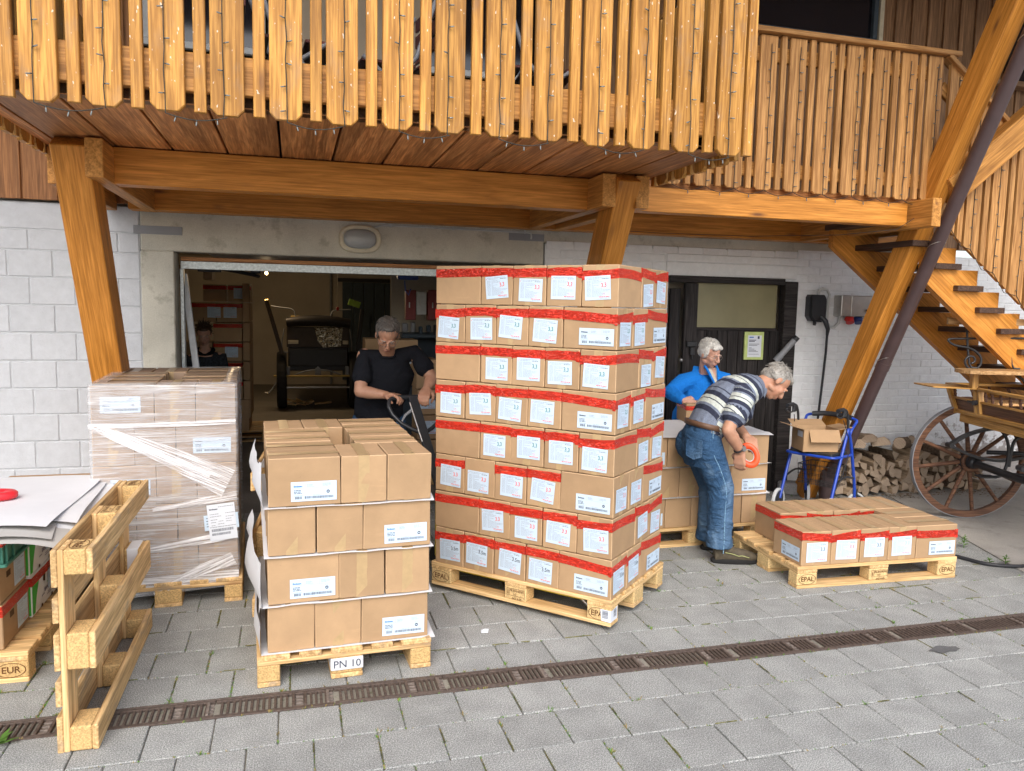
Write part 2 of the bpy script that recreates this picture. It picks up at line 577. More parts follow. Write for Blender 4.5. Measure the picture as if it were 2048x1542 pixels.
mk_cloth('black_cloth', (0.012, 0.013, 0.017), fold=9, bump=0.6)
mk_cloth('blue_fleece', (0.014, 0.19, 0.64), fold=9, bump=0.6)
mk_cloth('blue_trousers', (0.012, 0.07, 0.20), fold=8, bump=0.4)
mk_cloth('grey_fleece', (0.04, 0.045, 0.055), ws=15, amt=0.5, fold=9)
mk_cloth('dark_collar', (0.006, 0.006, 0.008))
mk_cloth('cream_shirt', (0.55, 0.52, 0.42), fold=14)
plain('leather_belt', (0.13, 0.07, 0.042), 0.5, 0.4)
plain('boot_leather', (0.085, 0.07, 0.048), 0.7, 0.25, nscale=25, namt=0.3)
plain('boot_sole', (0.02, 0.02, 0.02), 0.8, 0.2)
plain('boot_lime', (0.34, 0.36, 0.16), 0.7, 0.2)
plain('eye_white', (0.7, 0.68, 0.64), 0.25, 0.5)
plain('eye_dark', (0.03, 0.02, 0.015), 0.25, 0.5)
plain('lip', (0.36, 0.14, 0.11), 0.5, 0.3)
plain('watch_steel', (0.42, 0.42, 0.42), 0.3, 0.5, 0.8)


def mk_denim():
    k = NT('denim', 0.9, 0.15)
    v = k.coords()
    tw = k.noise(k.coords((300, 300, 60)), 1.0, 2)
    f = k.noise(v, 4.5, 5, 0.6, 0.4)
    fade = k.noise(k.coords((1, 1, 0.6)), 3.0, 3, 0.5)
    col = k.ramp(tw, [(0.3, (0.022, 0.056, 0.12)), (0.7, (0.045, 0.105, 0.20))])
    col = k.mix(k.ramp(fade, [(0.48, 0.0), (0.70, 0.65)]), col, (0.15, 0.25, 0.38))
    col = k.mix(k.ramp(f, [(0.58, 0.0), (0.70, 0.40)]), col, (0.22, 0.33, 0.45))
    k.color(col)
    k.bump(k.noise(k.coords((1.4, 1.4, 2.2)), 7.0, 4, 0.55, 1.2), 0.75, 0.05)
    MATS['denim'] = k.m


mk_denim()


def mk_striped():
    """polo shirt: stripes across the body's own long axis (object Z)"""
    k = NT('striped_cloth', 0.92, 0.12)
    at = nd(k.t, 'ShaderNodeAttribute', attribute_name='stripe')
    fr = k.math('FRACT', at.outputs['Fac'])
    g = (0.175, 0.205, 0.27)
    dk = (0.035, 0.04, 0.065)
    lt = (0.50, 0.54, 0.50)
    r = nd(k.t, 'ShaderNodeValToRGB')
    r.color_ramp.interpolation = 'CONSTANT'
    e = r.color_ramp.elements
    stops = [(0.0, g), (0.22, dk), (0.34, g), (0.40, lt), (0.53, dk), (0.555, lt), (0.66, dk), (0.80, g), (0.9, dk), (0.93, g)]
    while len(e) < len(stops):
        e.new(0.5)
    for i, (p, c) in enumerate(stops):
        e[i].position = p
        e[i].color = (*c, 1)
    k.L(fr, r.inputs['Fac'])
    v = k.coords()
    h = k.ramp(k.noise(v, 260, 2), [(0.3, 0.75), (0.7, 1.25)])
    k.color(k.mix(1.0, r.outputs[0], h, 'MULTIPLY'))
    k.bump(k.noise(v, 8, 4, 0.55, 0.8), 0.5, 0.05)
    MATS['striped_cloth'] = k.m


mk_striped()
plain('collar_cloth', (0.20, 0.235, 0.30), 0.9, 0.1, nscale=60, namt=0.25)
plain('seam_blue', (0.16, 0.28, 0.40), 0.9, 0.1, nscale=120, namt=0.5)


def mk_hair(name, lo, hi):
    k = NT(name, 0.5, 0.4)
    a = k.noise(k.coords((20, 20, 20)), 5, 3, 0.7)
    k.color(k.vary(k.ramp(a, [(0.3, lo), (0.7, hi)]), 0.1))
    MATS[name] = k.m


mk_hair('hair_grey', (0.20, 0.19, 0.17), (0.38, 0.36, 0.33))
mk_hair('hair_dark_grey', (0.07, 0.062, 0.055), (0.15, 0.135, 0.12))
mk_hair('hair_white', (0.36, 0.35, 0.32), (0.66, 0.65, 0.61))
mk_hair('hair_brown', (0.03, 0.018, 0.012), (0.09, 0.055, 0.035))

# ------------------------------------------------------------------ mesh building
WM = {}


class MB:
    def __init__(self):
        self.v, self.f, self.m, self.s = [], [], [], []

    def add(self, vs, fs, M=None, mi=0, smooth=False):
        b = len(self.v)
        if M is None:
            self.v += [tuple(p) for p in vs]
        else:
            self.v += [tuple(M @ Vector(p)) for p in vs]
        for f in fs:
            self.f.append([b + i for i in f])
            self.m.append(mi)
            self.s.append(smooth)
        return self

    def box(self, c, s, M=None, mi=0):
        x, y, z = c
        a, b, d = s[0] / 2, s[1] / 2, s[2] / 2
        vs = [(x - a, y - b, z - d), (x + a, y - b, z - d), (x + a, y + b, z - d), (x - a, y + b, z - d),
              (x - a, y - b, z + d), (x + a, y - b, z + d), (x + a, y + b, z + d), (x - a, y + b, z + d)]
        return self.add(vs, [(0, 3, 2, 1), (4, 5, 6, 7), (0, 1, 5, 4), (1, 2, 6, 5), (2, 3, 7, 6), (3, 0, 4, 7)], M, mi)

    def cbox(self, c, s, ch=0.003, M=None, mi=0, me=None):
        """box with chamfered edges; the chamfers may have their own material"""
        me = mi if me is None else me
        h = [s[0] / 2, s[1] / 2, s[2] / 2]
        ch = min(ch, min(h) * 0.6)
        vs, idx = [], {}
        for sx in (-1, 1):
            for sy in (-1, 1):
                for sz in (-1, 1):
                    for ax in range(3):
                        p = [sx * (h[0] - ch), sy * (h[1] - ch), sz * (h[2] - ch)]
                        p[ax] = (sx, sy, sz)[ax] * h[ax]
                        idx[(sx, sy, sz, ax)] = len(vs)
                        vs.append((c[0] + p[0], c[1] + p[1], c[2] + p[2]))
        F = []

        def q(a, mi_):
            F.append((a, mi_))
        for ax in range(3):
            o = [i for i in range(3) if i != ax]
            for sg in (-1, 1):
                loop = []
                for (a, b) in ((-1, -1), (1, -1), (1, 1), (-1, 1)):
                    k = [0, 0, 0]
                    k[ax] = sg
                    k[o[0]] = a
                    k[o[1]] = b
                    loop.append(idx[(k[0], k[1], k[2], ax)])
                q(loop, mi)
        for ax in range(3):                     # edges along ax
            o = [i for i in range(3) if i != ax]
            for a in (-1, 1):
                for b in (-1, 1):
                    k0, k1 = [0, 0, 0], [0, 0, 0]
                    k0[ax], k1[ax] = -1, 1
                    k0[o[0]] = k1[o[0]] = a
                    k0[o[1]] = k1[o[1]] = b
                    q([idx[(*k0, o[0])], idx[(*k1, o[0])], idx[(*k1, o[1])], idx[(*k0, o[1])]], me)
        for sx in (-1, 1):
            for sy in (-1, 1):
                for sz in (-1, 1):
                    q([idx[(sx, sy, sz, i)] for i in range(3)], me)
        # orient outwards
        cv = Vector(c)
        b0 = len(self.v)
        self.v += [tuple(M @ Vector(p)) if M else tuple(p) for p in vs]
        for loop, m_ in F:
            p = [Vector(vs[i]) for i in loop]
            n = (p[1] - p[0]).cross(p[2] - p[0])
            if n.dot(sum(p, Vector()) / len(p) - cv) < 0:
                loop = loop[::-1]
            self.f.append([b0 + i for i in loop])
            self.m.append(m_)
            self.s.append(False)
        return self

    def tube(self, path, r, seg=8, mi=0, closed=False, caps=True, M=None):
        P = [Vector(p) for p in path]
        n = len(P)
        rr = r if isinstance(r, (list, tuple)) else [r] * n
        vs = []
        up = None
        for i in range(n):
            if closed:
                t = P[(i + 1) % n] - P[i - 1]
            else:
                t = P[min(i + 1, n - 1)] - P[max(i - 1, 0)]
            t = t.normalized() if t.length > 1e-9 else Vector((0, 0, 1))
            if up is None:
                up = t.orthogonal().normalized()
            else:
                up = (up - t * up.dot(t))
                up = up.normalized() if up.length > 1e-6 else t.orthogonal().normalized()
            sd = t.cross(up)
            for k in range(seg):
                a = 2 * math.pi * k / seg
                vs.append(P[i] + (up * math.cos(a) + sd * math.sin(a)) * rr[i])
        fs = []
        for i in range(n if closed else n - 1):
            j = (i + 1) % n
            for k in range(seg):
                l = (k + 1) % seg
                fs.append((i * seg + k, i * seg + l, j * seg + l, j * seg + k))
        self.add(vs, fs, M, mi, True)
        if caps and not closed:
            self.add(vs[:seg], [tuple(range(seg))[::-1]], M, mi)
            self.add(vs[-seg:], [tuple(range(seg))], M, mi)
        return self

    def cyl(self, p0, p1, r, seg=12, mi=0, M=None, r1=None):
        return self.tube([p0, p1], [r, r if r1 is None else r1], seg, mi, M=M)

    def prism(self, poly, h0, h1, M=None, mi=0, mside=None):
        """polygon in XY between heights"""
        n = len(poly)
        vs = [(x, y, h0) for x, y in poly] + [(x, y, h1) for x, y in poly]
        fs = [tuple(range(n))[::-1], tuple(range(n, 2 * n))]
        self.add(vs, fs, M, mi)
        self.add(vs, [(i, (i + 1) % n, n + (i + 1) % n, n + i) for i in range(n)], M, mi if mside is None else mside)
        return self

    def lathe(self, prof, seg=24, mi=0, M=None, smooth=True):
        """profile (r, z) about Z"""
        vs = []
        for r, z in prof:
            for k in range(seg):
                a = 2 * math.pi * k / seg
                vs.append((r * math.cos(a), r * math.sin(a), z))
        fs = []
        for i in range(len(prof) - 1):
            for k in range(seg):
                l = (k + 1) % seg
                fs.append((i * seg + k, i * seg + l, (i + 1) * seg + l, (i + 1) * seg + k))
        return self.add(vs, fs, M, mi, smooth)

    def ell(self, c, r, seg=14, M=None, mi=0):
        prof = []
        vs = []
        n = seg // 2
        for i in range(n + 1):
            t = math.pi * i / n
            for k in range(seg):
                a = 2 * math.pi * k / seg
                vs.append((c[0] + r[0] * math.sin(t) * math.cos(a), c[1] + r[1] * math.sin(t) * math.sin(a), c[2] - r[2] * math.cos(t)))
        fs = []
        for i in range(n):
            for k in range(seg):
                l = (k + 1) % seg
                fs.append((i * seg + k, i * seg + l, (i + 1) * seg + l, (i + 1) * seg + k))
        return self.add(vs, fs, M, mi, True)

    def quad(self, a, b, c, d, mi=0, M=None):
        return self.add([a, b, c, d], [(0, 1, 2, 3)], M, mi)

    def mesh(self, name, mats):
        me = bpy.data.meshes.new(name)
        me.from_pydata(self.v, [], self.f)
        for m in mats:
            me.materials.append(MATS[m])
        me.polygons.foreach_set('material_index', self.m)
        me.polygons.foreach_set('use_smooth', self.s)
        me.update()
        return me


def wmat(o):
    return WM.get(o.name, Matrix.Identity(4))


def place(o, M=None, parent=None):
    """M is the world matrix"""
    M = M if M is not None else Matrix.Identity(4)
    WM[o.name] = M
    if parent is not None:
        o.parent = parent
        o.matrix_basis = wmat(parent).inverted() @ M
    else:
        o.matrix_basis = M
    return o


def obj(name, me, parent=None, M=None, mats=None):
    """link a mesh (or a builder) as one object"""
    if isinstance(me, MB):
        me = me.mesh(name, mats if isinstance(mats, (list, tuple)) else [mats])
    o = bpy.data.objects.new(name, me)
    COL.objects.link(o)
    return place(o, M, parent)


def T(x, y, z):
    return Matrix.Translation((x, y, z))


def RZ(a):
    return Matrix.Rotation(a, 4, 'Z')


def RX(a):
    return Matrix.Rotation(a, 4, 'X')


def RY(a):
    return Matrix.Rotation(a, 4, 'Y')


def tag(o, label=None, cat=None, group=None, kind=None):
    if label:
        o['label'] = label
    if cat:
        o['category'] = cat
    if group:
        o['group'] = group
    if kind:
        o['kind'] = kind
    return o


def thing(name, label, cat, M=None, group=None):
    o = bpy.data.objects.new(name, None)
    COL.objects.link(o)
    o.empty_display_size = 0.1
    place(o, M)
    return tag(o, label, cat, group)


def struct(name, mb, mats, M=None):
    o = obj(name, mb, None, M, mats)
    return tag(o, kind='structure')


_mc = {}


def board(name, parent, c, size, mat, ax=(1, 0, 0), up=(0, 0, 1), ch=0.003, ends=None):
    """timber with its own X along ax; size = (length, width, thickness); thickness along up"""
    X = Vector(ax).normalized()
    Z = Vector(up)
    Z = (Z - X * Z.dot(X)).normalized()
    Y = Z.cross(X)
    M = Matrix(((X[0], Y[0], Z[0], c[0]), (X[1], Y[1], Z[1], c[1]), (X[2], Y[2], Z[2], c[2]), (0, 0, 0, 1)))
    key = (name, tuple(round(s, 4) for s in size), mat, ch)
    me = _mc.get(key)
    if me is None:
        me = MB().cbox((0, 0, 0), size, ch).mesh(name, [mat])
        _mc[key] = me
    return obj(name, me, parent, M)


def beam2(name, parent, p0, p1, w, h, mat, up=(0, 0, 1), ch=0.004):
    """timber from p0 to p1; h along up, w across"""
    a, b = Vector(p0), Vector(p1)
    return board(name, parent, (a + b) / 2, ((b - a).length, w, h), mat, b - a, up, ch)


_tx = {}


def text_geo(s, size=1.0, bold=0.0):
    """flat lettering from the built-in font: vertices and faces, centred"""
    key = (s, size, bold)
    if key in _tx:
        return _tx[key]
    cu = bpy.data.curves.new('lettering', 'FONT')
    cu.body = s
    cu.size = size
    cu.align_x = 'CENTER'
    cu.align_y = 'CENTER'
    cu.resolution_u = 3
    cu.offset = bold
    ob = bpy.data.objects.new('lettering', cu)
    me = bpy.data.meshes.new_from_object(ob)
    vs = [tuple(v.co) for v in me.vertices]
    fs = [tuple(p.vertices) for p in me.polygons]
    bpy.data.objects.remove(ob)
    bpy.data.curves.remove(cu)
    bpy.data.meshes.remove(me)
    _tx[key] = (vs, fs)
    return vs, fs


ORD = ['first', 'second', 'third', 'fourth', 'fifth', 'sixth', 'seventh', 'eighth', 'ninth', 'tenth', 'eleventh', 'twelfth']
# ================================================================== SETTING: ground, paving, drain, slab
WALL_Y = 6.55
g = MB()
g.quad((-60, -60, -0.09), (60, -60, -0.09), (60, 60, -0.09), (-60, 60, -0.09))
struct('ground', g, 'yard')
g = MB()
g.quad((-4.0, -3.0, -0.012), (6.9, -3.0, -0.012), (6.9, 6.6, -0.012), (-4.0, 6.6, -0.012))
bed = struct('paving_bed', g, 'joint_sand')
pave = bpy.data.objects.new('pavement', None)
COL.objects.link(pave)
place(pave)
tag(pave, kind='structure')


def slab_x(y):
    """left edge of the concrete apron"""
    return 4.80 + (y - 4.1) * 0.33


def project(p):
    q = cam.matrix_world.inverted() @ Vector(p)
    if q.z >= -0.1:
        return None
    return 1024 + q.x * 1573 / -q.z, 771 - q.y * 1573 / -q.z


PX, PY = 0.2535, 0.2635
pav_spots = []
ys = [3.345 - PY * (k + 1) for k in range(0, 22)] + [3.515 + PY * k for k in range(0, 12)]
for ri, y0 in enumerate(ys):
    below = y0 < 3.3
    k = round((y0 - (3.345 - PY if below else 3.515)) / PY)
    off = 1.70 if (k % 2 == 0) else 1.70 + PX / 2 + 0.01
    if not below:
        off = 1.745 if (k % 2 == 0) else 1.745 + PX / 2
    i0 = -22
    for i in range(i0, 16):
        x0 = off + i * PX
        xc, yc = x0 + PX / 2, y0 + PY / 2
        if xc > slab_x(yc) - 0.16 or xc < -3.4:
            continue
        pr = project((xc, yc, 0))
        vis = pr is not None and -90 < pr[0] < 2130 and pr[1] < 1640
        pav_spots.append((not vis, math.hypot(xc, yc), xc, yc, x0))
pav_spots.sort()
paver_me = []
for k in range(3):
    b = MB()
    b.cbox((0, 0, -0.035), (PX - 0.0045, PY - 0.0045, 0.07), 0.004)
    paver_me.append(b.mesh('paver', ['paver']))
rest = MB()
HIDE = []                      # rectangles that stand on the paving all over
for n, (hid, d, xc, yc, x0) in enumerate(pav_spots):
    dz = rnd.uniform(-0.0022, 0.0022)
    M = T(xc + rnd.uniform(-.001, .001), yc + rnd.uniform(-.001, .001), dz) @ RZ(R(rnd.uniform(-.4, .4))) @ RX(R(rnd.uniform(-.25, .25))) @ RY(R(rnd.uniform(-.25, .25)))
    if n < 300 and not hid:
        obj('paver', paver_me[n % 3], pave, M)
    else:
        rest.cbox((0, 0, -0.035), (PX - 0.0045, PY - 0.0045, 0.07), 0.004, M)
o = obj('far_pavers', rest, pave, None, 'paver')
o['kind'] = 'stuff'

# strip of tarmac between pavers and concrete apron
g = MB()
pts = []
for y in (-3.0, 1.0, 3.0, 4.1, 5.0, 6.2, 6.6):
    pts.append(y)
for a, b in zip(pts, pts[1:]):
    g.quad((slab_x(a) - 0.42, a, -0.006), (slab_x(a), a, -0.004), (slab_x(b), b, -0.004), (slab_x(b) - 0.42, b, -0.006))
struct('tarmac_strip', g, 'paver')
g = MB()
for a, b in zip(pts, pts[1:]):
    g.quad((slab_x(a), a, 0.006), (12, a, 0.006), (12, b, 0.006), (slab_x(b), b, 0.006))
    g.quad((slab_x(a), a, -0.09), (slab_x(a), a, 0.006), (slab_x(b), b, 0.006), (slab_x(b), b, -0.09))
struct('concrete_apron', g, 'apron_concrete')

# ---- channel drain: cast-iron gratings, half a metre each
drain = thing('channel_drain', 'long dark cast iron channel drain with slotted gratings crossing the paving', 'drain', T(0, 3.43, 0))
b = MB()
for sy in (-1, 1):
    b.cbox((1.4, 3.43 + sy * 0.079, -0.02), (11.6, 0.012, 0.044), 0.002)
obj('channel_edge', b, drain, None, 'cast_iron')
b = MB()
b.box((1.4, 3.43, -0.1), (11.6, 0.16, 0.01))
obj('channel_floor', b, drain, None, 'drain_dark')
b = MB()
L = 0.5
for sy in (-1, 1):
    b.cbox((0, sy * 0.064, -0.008), (L - 0.004, 0.016, 0.02), 0.002)
xx = -0.235
for s0 in (-1,):
    # long field of slots
    for i in range(12):
        x = -0.222 + i * 0.0245
        b.cbox((x, 0, -0.008), (0.0115, 0.114, 0.018), 0.002, M=T(0, 0, 0))
    # bolt pocket
    for (x, w) in ((0.075, 0.014), (0.125, 0.014)):
        b.cbox((x, 0, -0.006), (w, 0.114, 0.02), 0.002)
    for y in (-0.04, -0.012, 0.016, 0.044):
        b.cbox((0.10, y, -0.011), (0.036, 0.017, 0.014), 0.003, mi=1)
    # short field
    for i in range(4):
        b.cbox((0.150 + i * 0.0215, 0, -0.008), (0.011, 0.114, 0.018), 0.002)
    for y in (-0.04, -0.012, 0.016, 0.044):
        b.cbox((0.236, y, -0.011), (0.022, 0.017, 0.014), 0.003, mi=1)
    b.cbox((0.222, 0, -0.004), (0.013, 0.114, 0.02), 0.002, mi=1)
gm = b.mesh('grating', ['cast_iron', 'cast_iron_worn'])
for i in range(-8, 16):
    x = -0.09 + i * 0.5
    o = obj('grating', gm, drain, T(x, 3.43 + rnd.uniform(-.002, .002), rnd.uniform(-.002, .001)))

# ---- moss and weeds in the joints
def weed(mb, x, y, z, h, n, spread, mi=0, wide=0.006):
    for i in range(n):
        a = rnd.uniform(0, 6.28)
        r0 = rnd.uniform(0, spread * 0.3)
        hh = h * rnd.uniform(0.5, 1.1)
        s = spread * rnd.uniform(0.4, 1.2)
        p0 = Vector((x + math.cos(a) * r0, y + math.sin(a) * r0, z))
        p1 = p0 + Vector((math.cos(a) * s * .5, math.sin(a) * s * .5, hh * .65))
        p2 = p0 + Vector((math.cos(a) * s, math.sin(a) * s, hh))
        w = Vector((-math.sin(a), math.cos(a), 0)) * wide
        m = mi if rnd.random() < 0.75 else 1 - mi
        mb.add([p0 - w * .5, p0 + w * .5, p1 + w, p1 - w, p2], [(0, 1, 2, 3), (3, 2, 4)], mi=m)


ms = MB()


def moss_run(x0, y0, x1, y1, w):
    n = 7
    d = Vector((x1 - x0, y1 - y0, 0))
    nn = Vector((-d.y, d.x, 0)).normalized()
    vs = []
    for i in range(n + 1):
        p = Vector((x0, y0, 0.0012)) + d * (i / n)
        a, c = w * rnd.uniform(.15, 1), w * rnd.uniform(.15, 1)
        vs += [p + nn * a, p + Vector((0, 0, .003)), p - nn * c]
    ms.add(vs, [f for i in range(n) for f in ((i * 3, i * 3 + 1, i * 3 + 4, i * 3 + 3), (i * 3 + 1, i * 3 + 2, i * 3 + 5, i * 3 + 4))])


wd = MB()
for n, (hid, d, xc, yc, x0) in enumerate(pav_spots):
    if hid:
        continue
    # along the long joint and the short joint of this paver
    for (ax, cnt) in (('x', 5), ('y', 4)):
        dens = mnoise.noise((xc * 1.3, yc * 1.3, 3.1 if ax == 'x' else 7.7))
        if rnd.random() < .40 + dens:
            a_, c_ = sorted((rnd.uniform(-.5, .5), rnd.uniform(-.5, .5)))
            w_ = rnd.uniform(.003, .0065)
            if ax == 'x' and abs(yc - PY / 2 - 3.43) > .1:
                moss_run(xc + a_ * PX, yc - PY / 2, xc + c_ * PX, yc - PY / 2, w_)
            elif ax == 'y':
                moss_run(xc - PX / 2, yc + a_ * PY, xc - PX / 2, yc + c_ * PY, w_)
        if dens < -0.12:
            continue
        dens = max(dens, .03)
        for i in range(int(cnt * (1 + 7 * dens))):
            if ax == 'x':
                px, py = xc + rnd.uniform(-PX / 2, PX / 2), yc - PY / 2 + rnd.gauss(0, .002)
            else:
                px, py = xc - PX / 2 + rnd.gauss(0, .002), yc + rnd.uniform(-PY / 2, PY / 2)
            if abs(py - 3.43) < 0.08:
                continue
            big = rnd.random() < 0.05
            weed(wd, px, py, -0.008, 0.022 if big else 0.010, 7 if big else 4, 0.018 if big else 0.009, 0 if rnd.random() < .6 else 1, 0.0022)
for i in range(160):
    x = rnd.uniform(-1.2, 4.6)
    weed(wd, x, 3.43 + rnd.choice((-1, 1)) * 0.090 + rnd.gauss(0, .003), -0.004, 0.012, 4, 0.012, rnd.choice((0, 1)), 0.002)
tag(obj('moss_tufts', ms, None, None, 'moss'), kind='stuff')
tag(obj('joint_moss', wd, None, None, ['weed_green', 'weed_dry']), kind='stuff')

# ================================================================== LEFT WALL of white blocks
lw = thing('block_wall', 'white painted wall of large blocks left of the garage opening', 'wall', T(-1.6, WALL_Y, 0))
b = MB()
b.box((-2.73, WALL_Y + 0.107, 1.19), (3.22, 0.2, 2.46))
obj('mortar', b, lw, None, 'mortar_white')
row_z = [0.03, 0.243, 0.447, 0.654, 0.859, 1.055, 1.259, 1.468, 1.676, 1.878, 2.075, 2.225]
bm = {}
for r, (z0, z1) in enumerate(zip(row_z, row_z[1:] + [2.425])):
    wid = 0.30 if r < len(row_z) - 1 else 0.9
    x = -1.122 + (0 if r % 2 else 0.15)
    xs = [-1.122]
    x = -1.122 - (0.29 if r % 2 else 0.15)
    while x > -4.3:
        xs.append(x)
        x -= wid + rnd.uniform(-.004, .004)
    for xa, xb in zip(xs, xs[1:]):
        w, h = xa - xb - 0.006, z1 - z0 - 0.006
        key = (round(w, 2), round(h, 2))
        if key not in bm:
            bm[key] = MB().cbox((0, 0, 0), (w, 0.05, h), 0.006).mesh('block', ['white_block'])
        obj('block', bm[key], lw, T((xa + xb) / 2, WALL_Y + 0.025 + rnd.uniform(-.001, .001), (z0 + z1) / 2))

# ================================================================== CONCRETE FRAME of the garage
cf = thing('concrete_surround', 'bare concrete lintel and jamb framing the open garage door', 'wall', T(0.5, WALL_Y, 0))
b = MB()
b.cbox((-1.0, WALL_Y + 0.12, 1.05), (0.235, 0.26, 2.1), 0.008)
obj('jamb', b, cf, None, 'concrete')
b = MB()
b.cbox((0.48, WALL_Y + 0.125, 2.265), (3.19, 0.27, 0.33), 0.008)
obj('lintel', b, cf, None, 'concrete')
b = MB()
b.cbox((2.015, WALL_Y + 0.12, 1.05), (0.13, 0.25, 2.1), 0.008)
obj('jamb', b, cf, None, 'concrete')
b = MB()
b.cbox((3.62, WALL_Y + 0.14, 2.38), (3.1, 0.25, 0.19), 0.008)
obj('ring_beam', b, cf, None, 'concrete')

# ================================================================== RIGHT WALL of painted bricks
rw = thing('brick_wall', 'white painted brick wall with flaking paint behind the firewood', 'wall', T(5.2, WALL_Y, 0))
b = MB()
b.box((2.68, WALL_Y + 0.1045, 1.13), (1.18, 0.2, 2.3))
b.box((6.31, WALL_Y + 0.1045, 1.15), (3.4, 0.2, 2.34))
b.box((3.93, WALL_Y + 0.1045, 2.17), (1.34, 0.2, 0.24))
obj('mortar', b, rw, None, 'white_brick')
BH, BW = 0.0735, 0.25
spots = []
for r in range(31):
    z = 0.03 + r * BH + BH / 2
    if z > 2.31:
        break
    for i in range(0, 26):
        x = 2.10 + i * BW + (BW / 2 if r % 2 else 0) + BW / 2
        if x < 2.2 or x > 8.0:
            continue
        if 3.2 < x < 4.72 and z < 2.05:
            continue
        if 3.2 < x + BW / 2 and x - BW / 2 < 4.60 and z < 2.04:
            continue
        pr = project((x, WALL_Y, z))
        vis = pr and 0 < pr[0] < 2060 and 0 < pr[1] < 1542
        # behind the tall stack, the stairs or the firewood
        cov = pr and (pr[0] < 1345 and pr[1] > 530 or pr[1] > 905)
        spots.append((not vis, bool(cov), math.hypot(x, WALL_Y), x, z))
spots.sort()
bms = []
for k in range(4):
    h = BH - 0.006 - 0.001 * (k % 2)
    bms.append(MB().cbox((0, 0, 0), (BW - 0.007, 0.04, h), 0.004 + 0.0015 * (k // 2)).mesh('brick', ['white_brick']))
half = MB().cbox((0, 0, 0), (BW / 2 - 0.007, 0.04, BH - 0.006), 0.005).mesh('brick', ['white_brick'])
far = MB()
for n, (hid, cov, d, x, z) in enumerate(spots):
    M = T(x, WALL_Y + 0.02 + rnd.uniform(-.003, .0015), z + rnd.uniform(-.0015, .0015)) @ RY(R(rnd.uniform(-.5, .5)))
    if n < 298 and not hid:
        obj('brick', bms[n % 4], rw, M)
    else:
        far.cbox((0, 0, 0), (BW - 0.007, 0.04, BH - 0.007), 0.005, M)
o = obj('further_bricks', far, rw, None, 'white_brick')
o['kind'] = 'stuff'
# smooth painted lintel over the door
b = MB()
b.cbox((3.92, WALL_Y + 0.012, 2.105), (1.36, 0.05, 0.125), 0.006)
b.cbox((3.92, WALL_Y + 0.012, 2.206), (1.36, 0.048, 0.07), 0.006)
obj('door_lintel', b, rw, None, 'white_brick')

# ================================================================== DARK DOOR
dr = thing('wooden_door', 'black tarred double door with a dusty window pane', 'door', T(3.93, WALL_Y, 0))
b = MB()
b.cbox((4.525, WALL_Y + 0.0, 1.0), (0.14, 0.10, 2.04), 0.006)
b.cbox((3.86, WALL_Y + 0.002, 2.015), (1.19, 0.098, 0.06), 0.005)
obj('door_frame', b, dr, None, 'door_wood')
for i, (x0, x1) in enumerate(((3.2, 3.30), (3.31, 3.42),)):
    board('plank', dr, ((x0 + x1) / 2, WALL_Y + 0.05, 0.98), (1.9, x1 - x0 - 0.006, 0.03), 'door_wood', (0, 0, 1), (0, 1, 0))
board('plank', dr, (3.505, WALL_Y + 0.012, 0.99), (1.98, 0.13, 0.045), 'door_wood', (0, 0, 1), (0, 1, 0))
xs = [3.575 + i * 0.111 for i in range(9)]
for a in xs[:-1]:
    board('plank', dr, (a + 0.0555, WALL_Y + 0.03, 0.775), (1.57, 0.105, 0.028), 'door_wood', (0, 0, 1), (0, 1, 0))
b = MB()
b.cbox((3.99, WALL_Y + 0.022, 1.783), (0.842, 0.016, 0.425), 0.002)
obj('window_pane', b, dr, None, 'dusty_glass')
board('window_bar', dr, (3.99, WALL_Y + 0.02, 1.565), (0.86, 0.03, 0.028), 'door_wood', (1, 0, 0), (0, -1, 0))
b = MB()
b.cbox((3.515, WALL_Y - 0.022, 1.425), (0.10, 0.03, 0.05), 0.005)
b.cbox((3.52, WALL_Y - 0.028, 1.36), (0.045, 0.03, 0.075), 0.005)
b.cyl((3.52, WALL_Y - 0.03, 1.33), (3.52, WALL_Y - 0.03, 1.29), 0.008, 8)
obj('latch', b, dr, None, 'black_iron')
b = MB()
b.ell((3.43, WALL_Y + 0.005, 1.275), (0.017, 0.02, 0.02), 12)
obj('door_knob', b, dr, None, 'steel')

# notice on the door
nt = thing('notice_board', 'yellow green framed notice with a printed sheet on the dark door', 'notice', T(4.17, WALL_Y, 1.41))
b = MB()
b.cbox((4.174, WALL_Y - 0.004, 1.412), (0.205, 0.02, 0.262), 0.003)
obj('notice_frame', b, nt, None, 'notice_frame')
b = MB()
b.cbox((4.176, WALL_Y - 0.016, 1.408), (0.145, 0.003, 0.205), 0.001)
obj('notice_sheet', b, nt, None, 'paper')
b = MB()
yy = WALL_Y - 0.0185


def bar(mb, x, z, w, h, mi, y=None):
    mb.quad((x, y, z), (x + w, y, z), (x + w, y, z + h), (x, y, z + h), mi)


bar(b, 4.118, 1.487, 0.045, 0.010, 1, yy)
bar(b, 4.205, 1.477, 0.020, 0.026, 0, yy)
for i, (w, h) in enumerate(((0.075, 0.007), (0.062, 0.007), (0, 0), (0.11, 0.004), (0.09, 0.004), (0, 0), (0.03, 0.004), (0.06, 0.004), (0.08, 0.004), (0.1, 0.004), (0, 0), (0.11, 0.003))):
    if w:
        bar(b, 4.115, 1.462 - i * 0.0118, w, h, 0, yy)
obj('notice_print', b, nt, None, ['ink', 'ink_blue'])

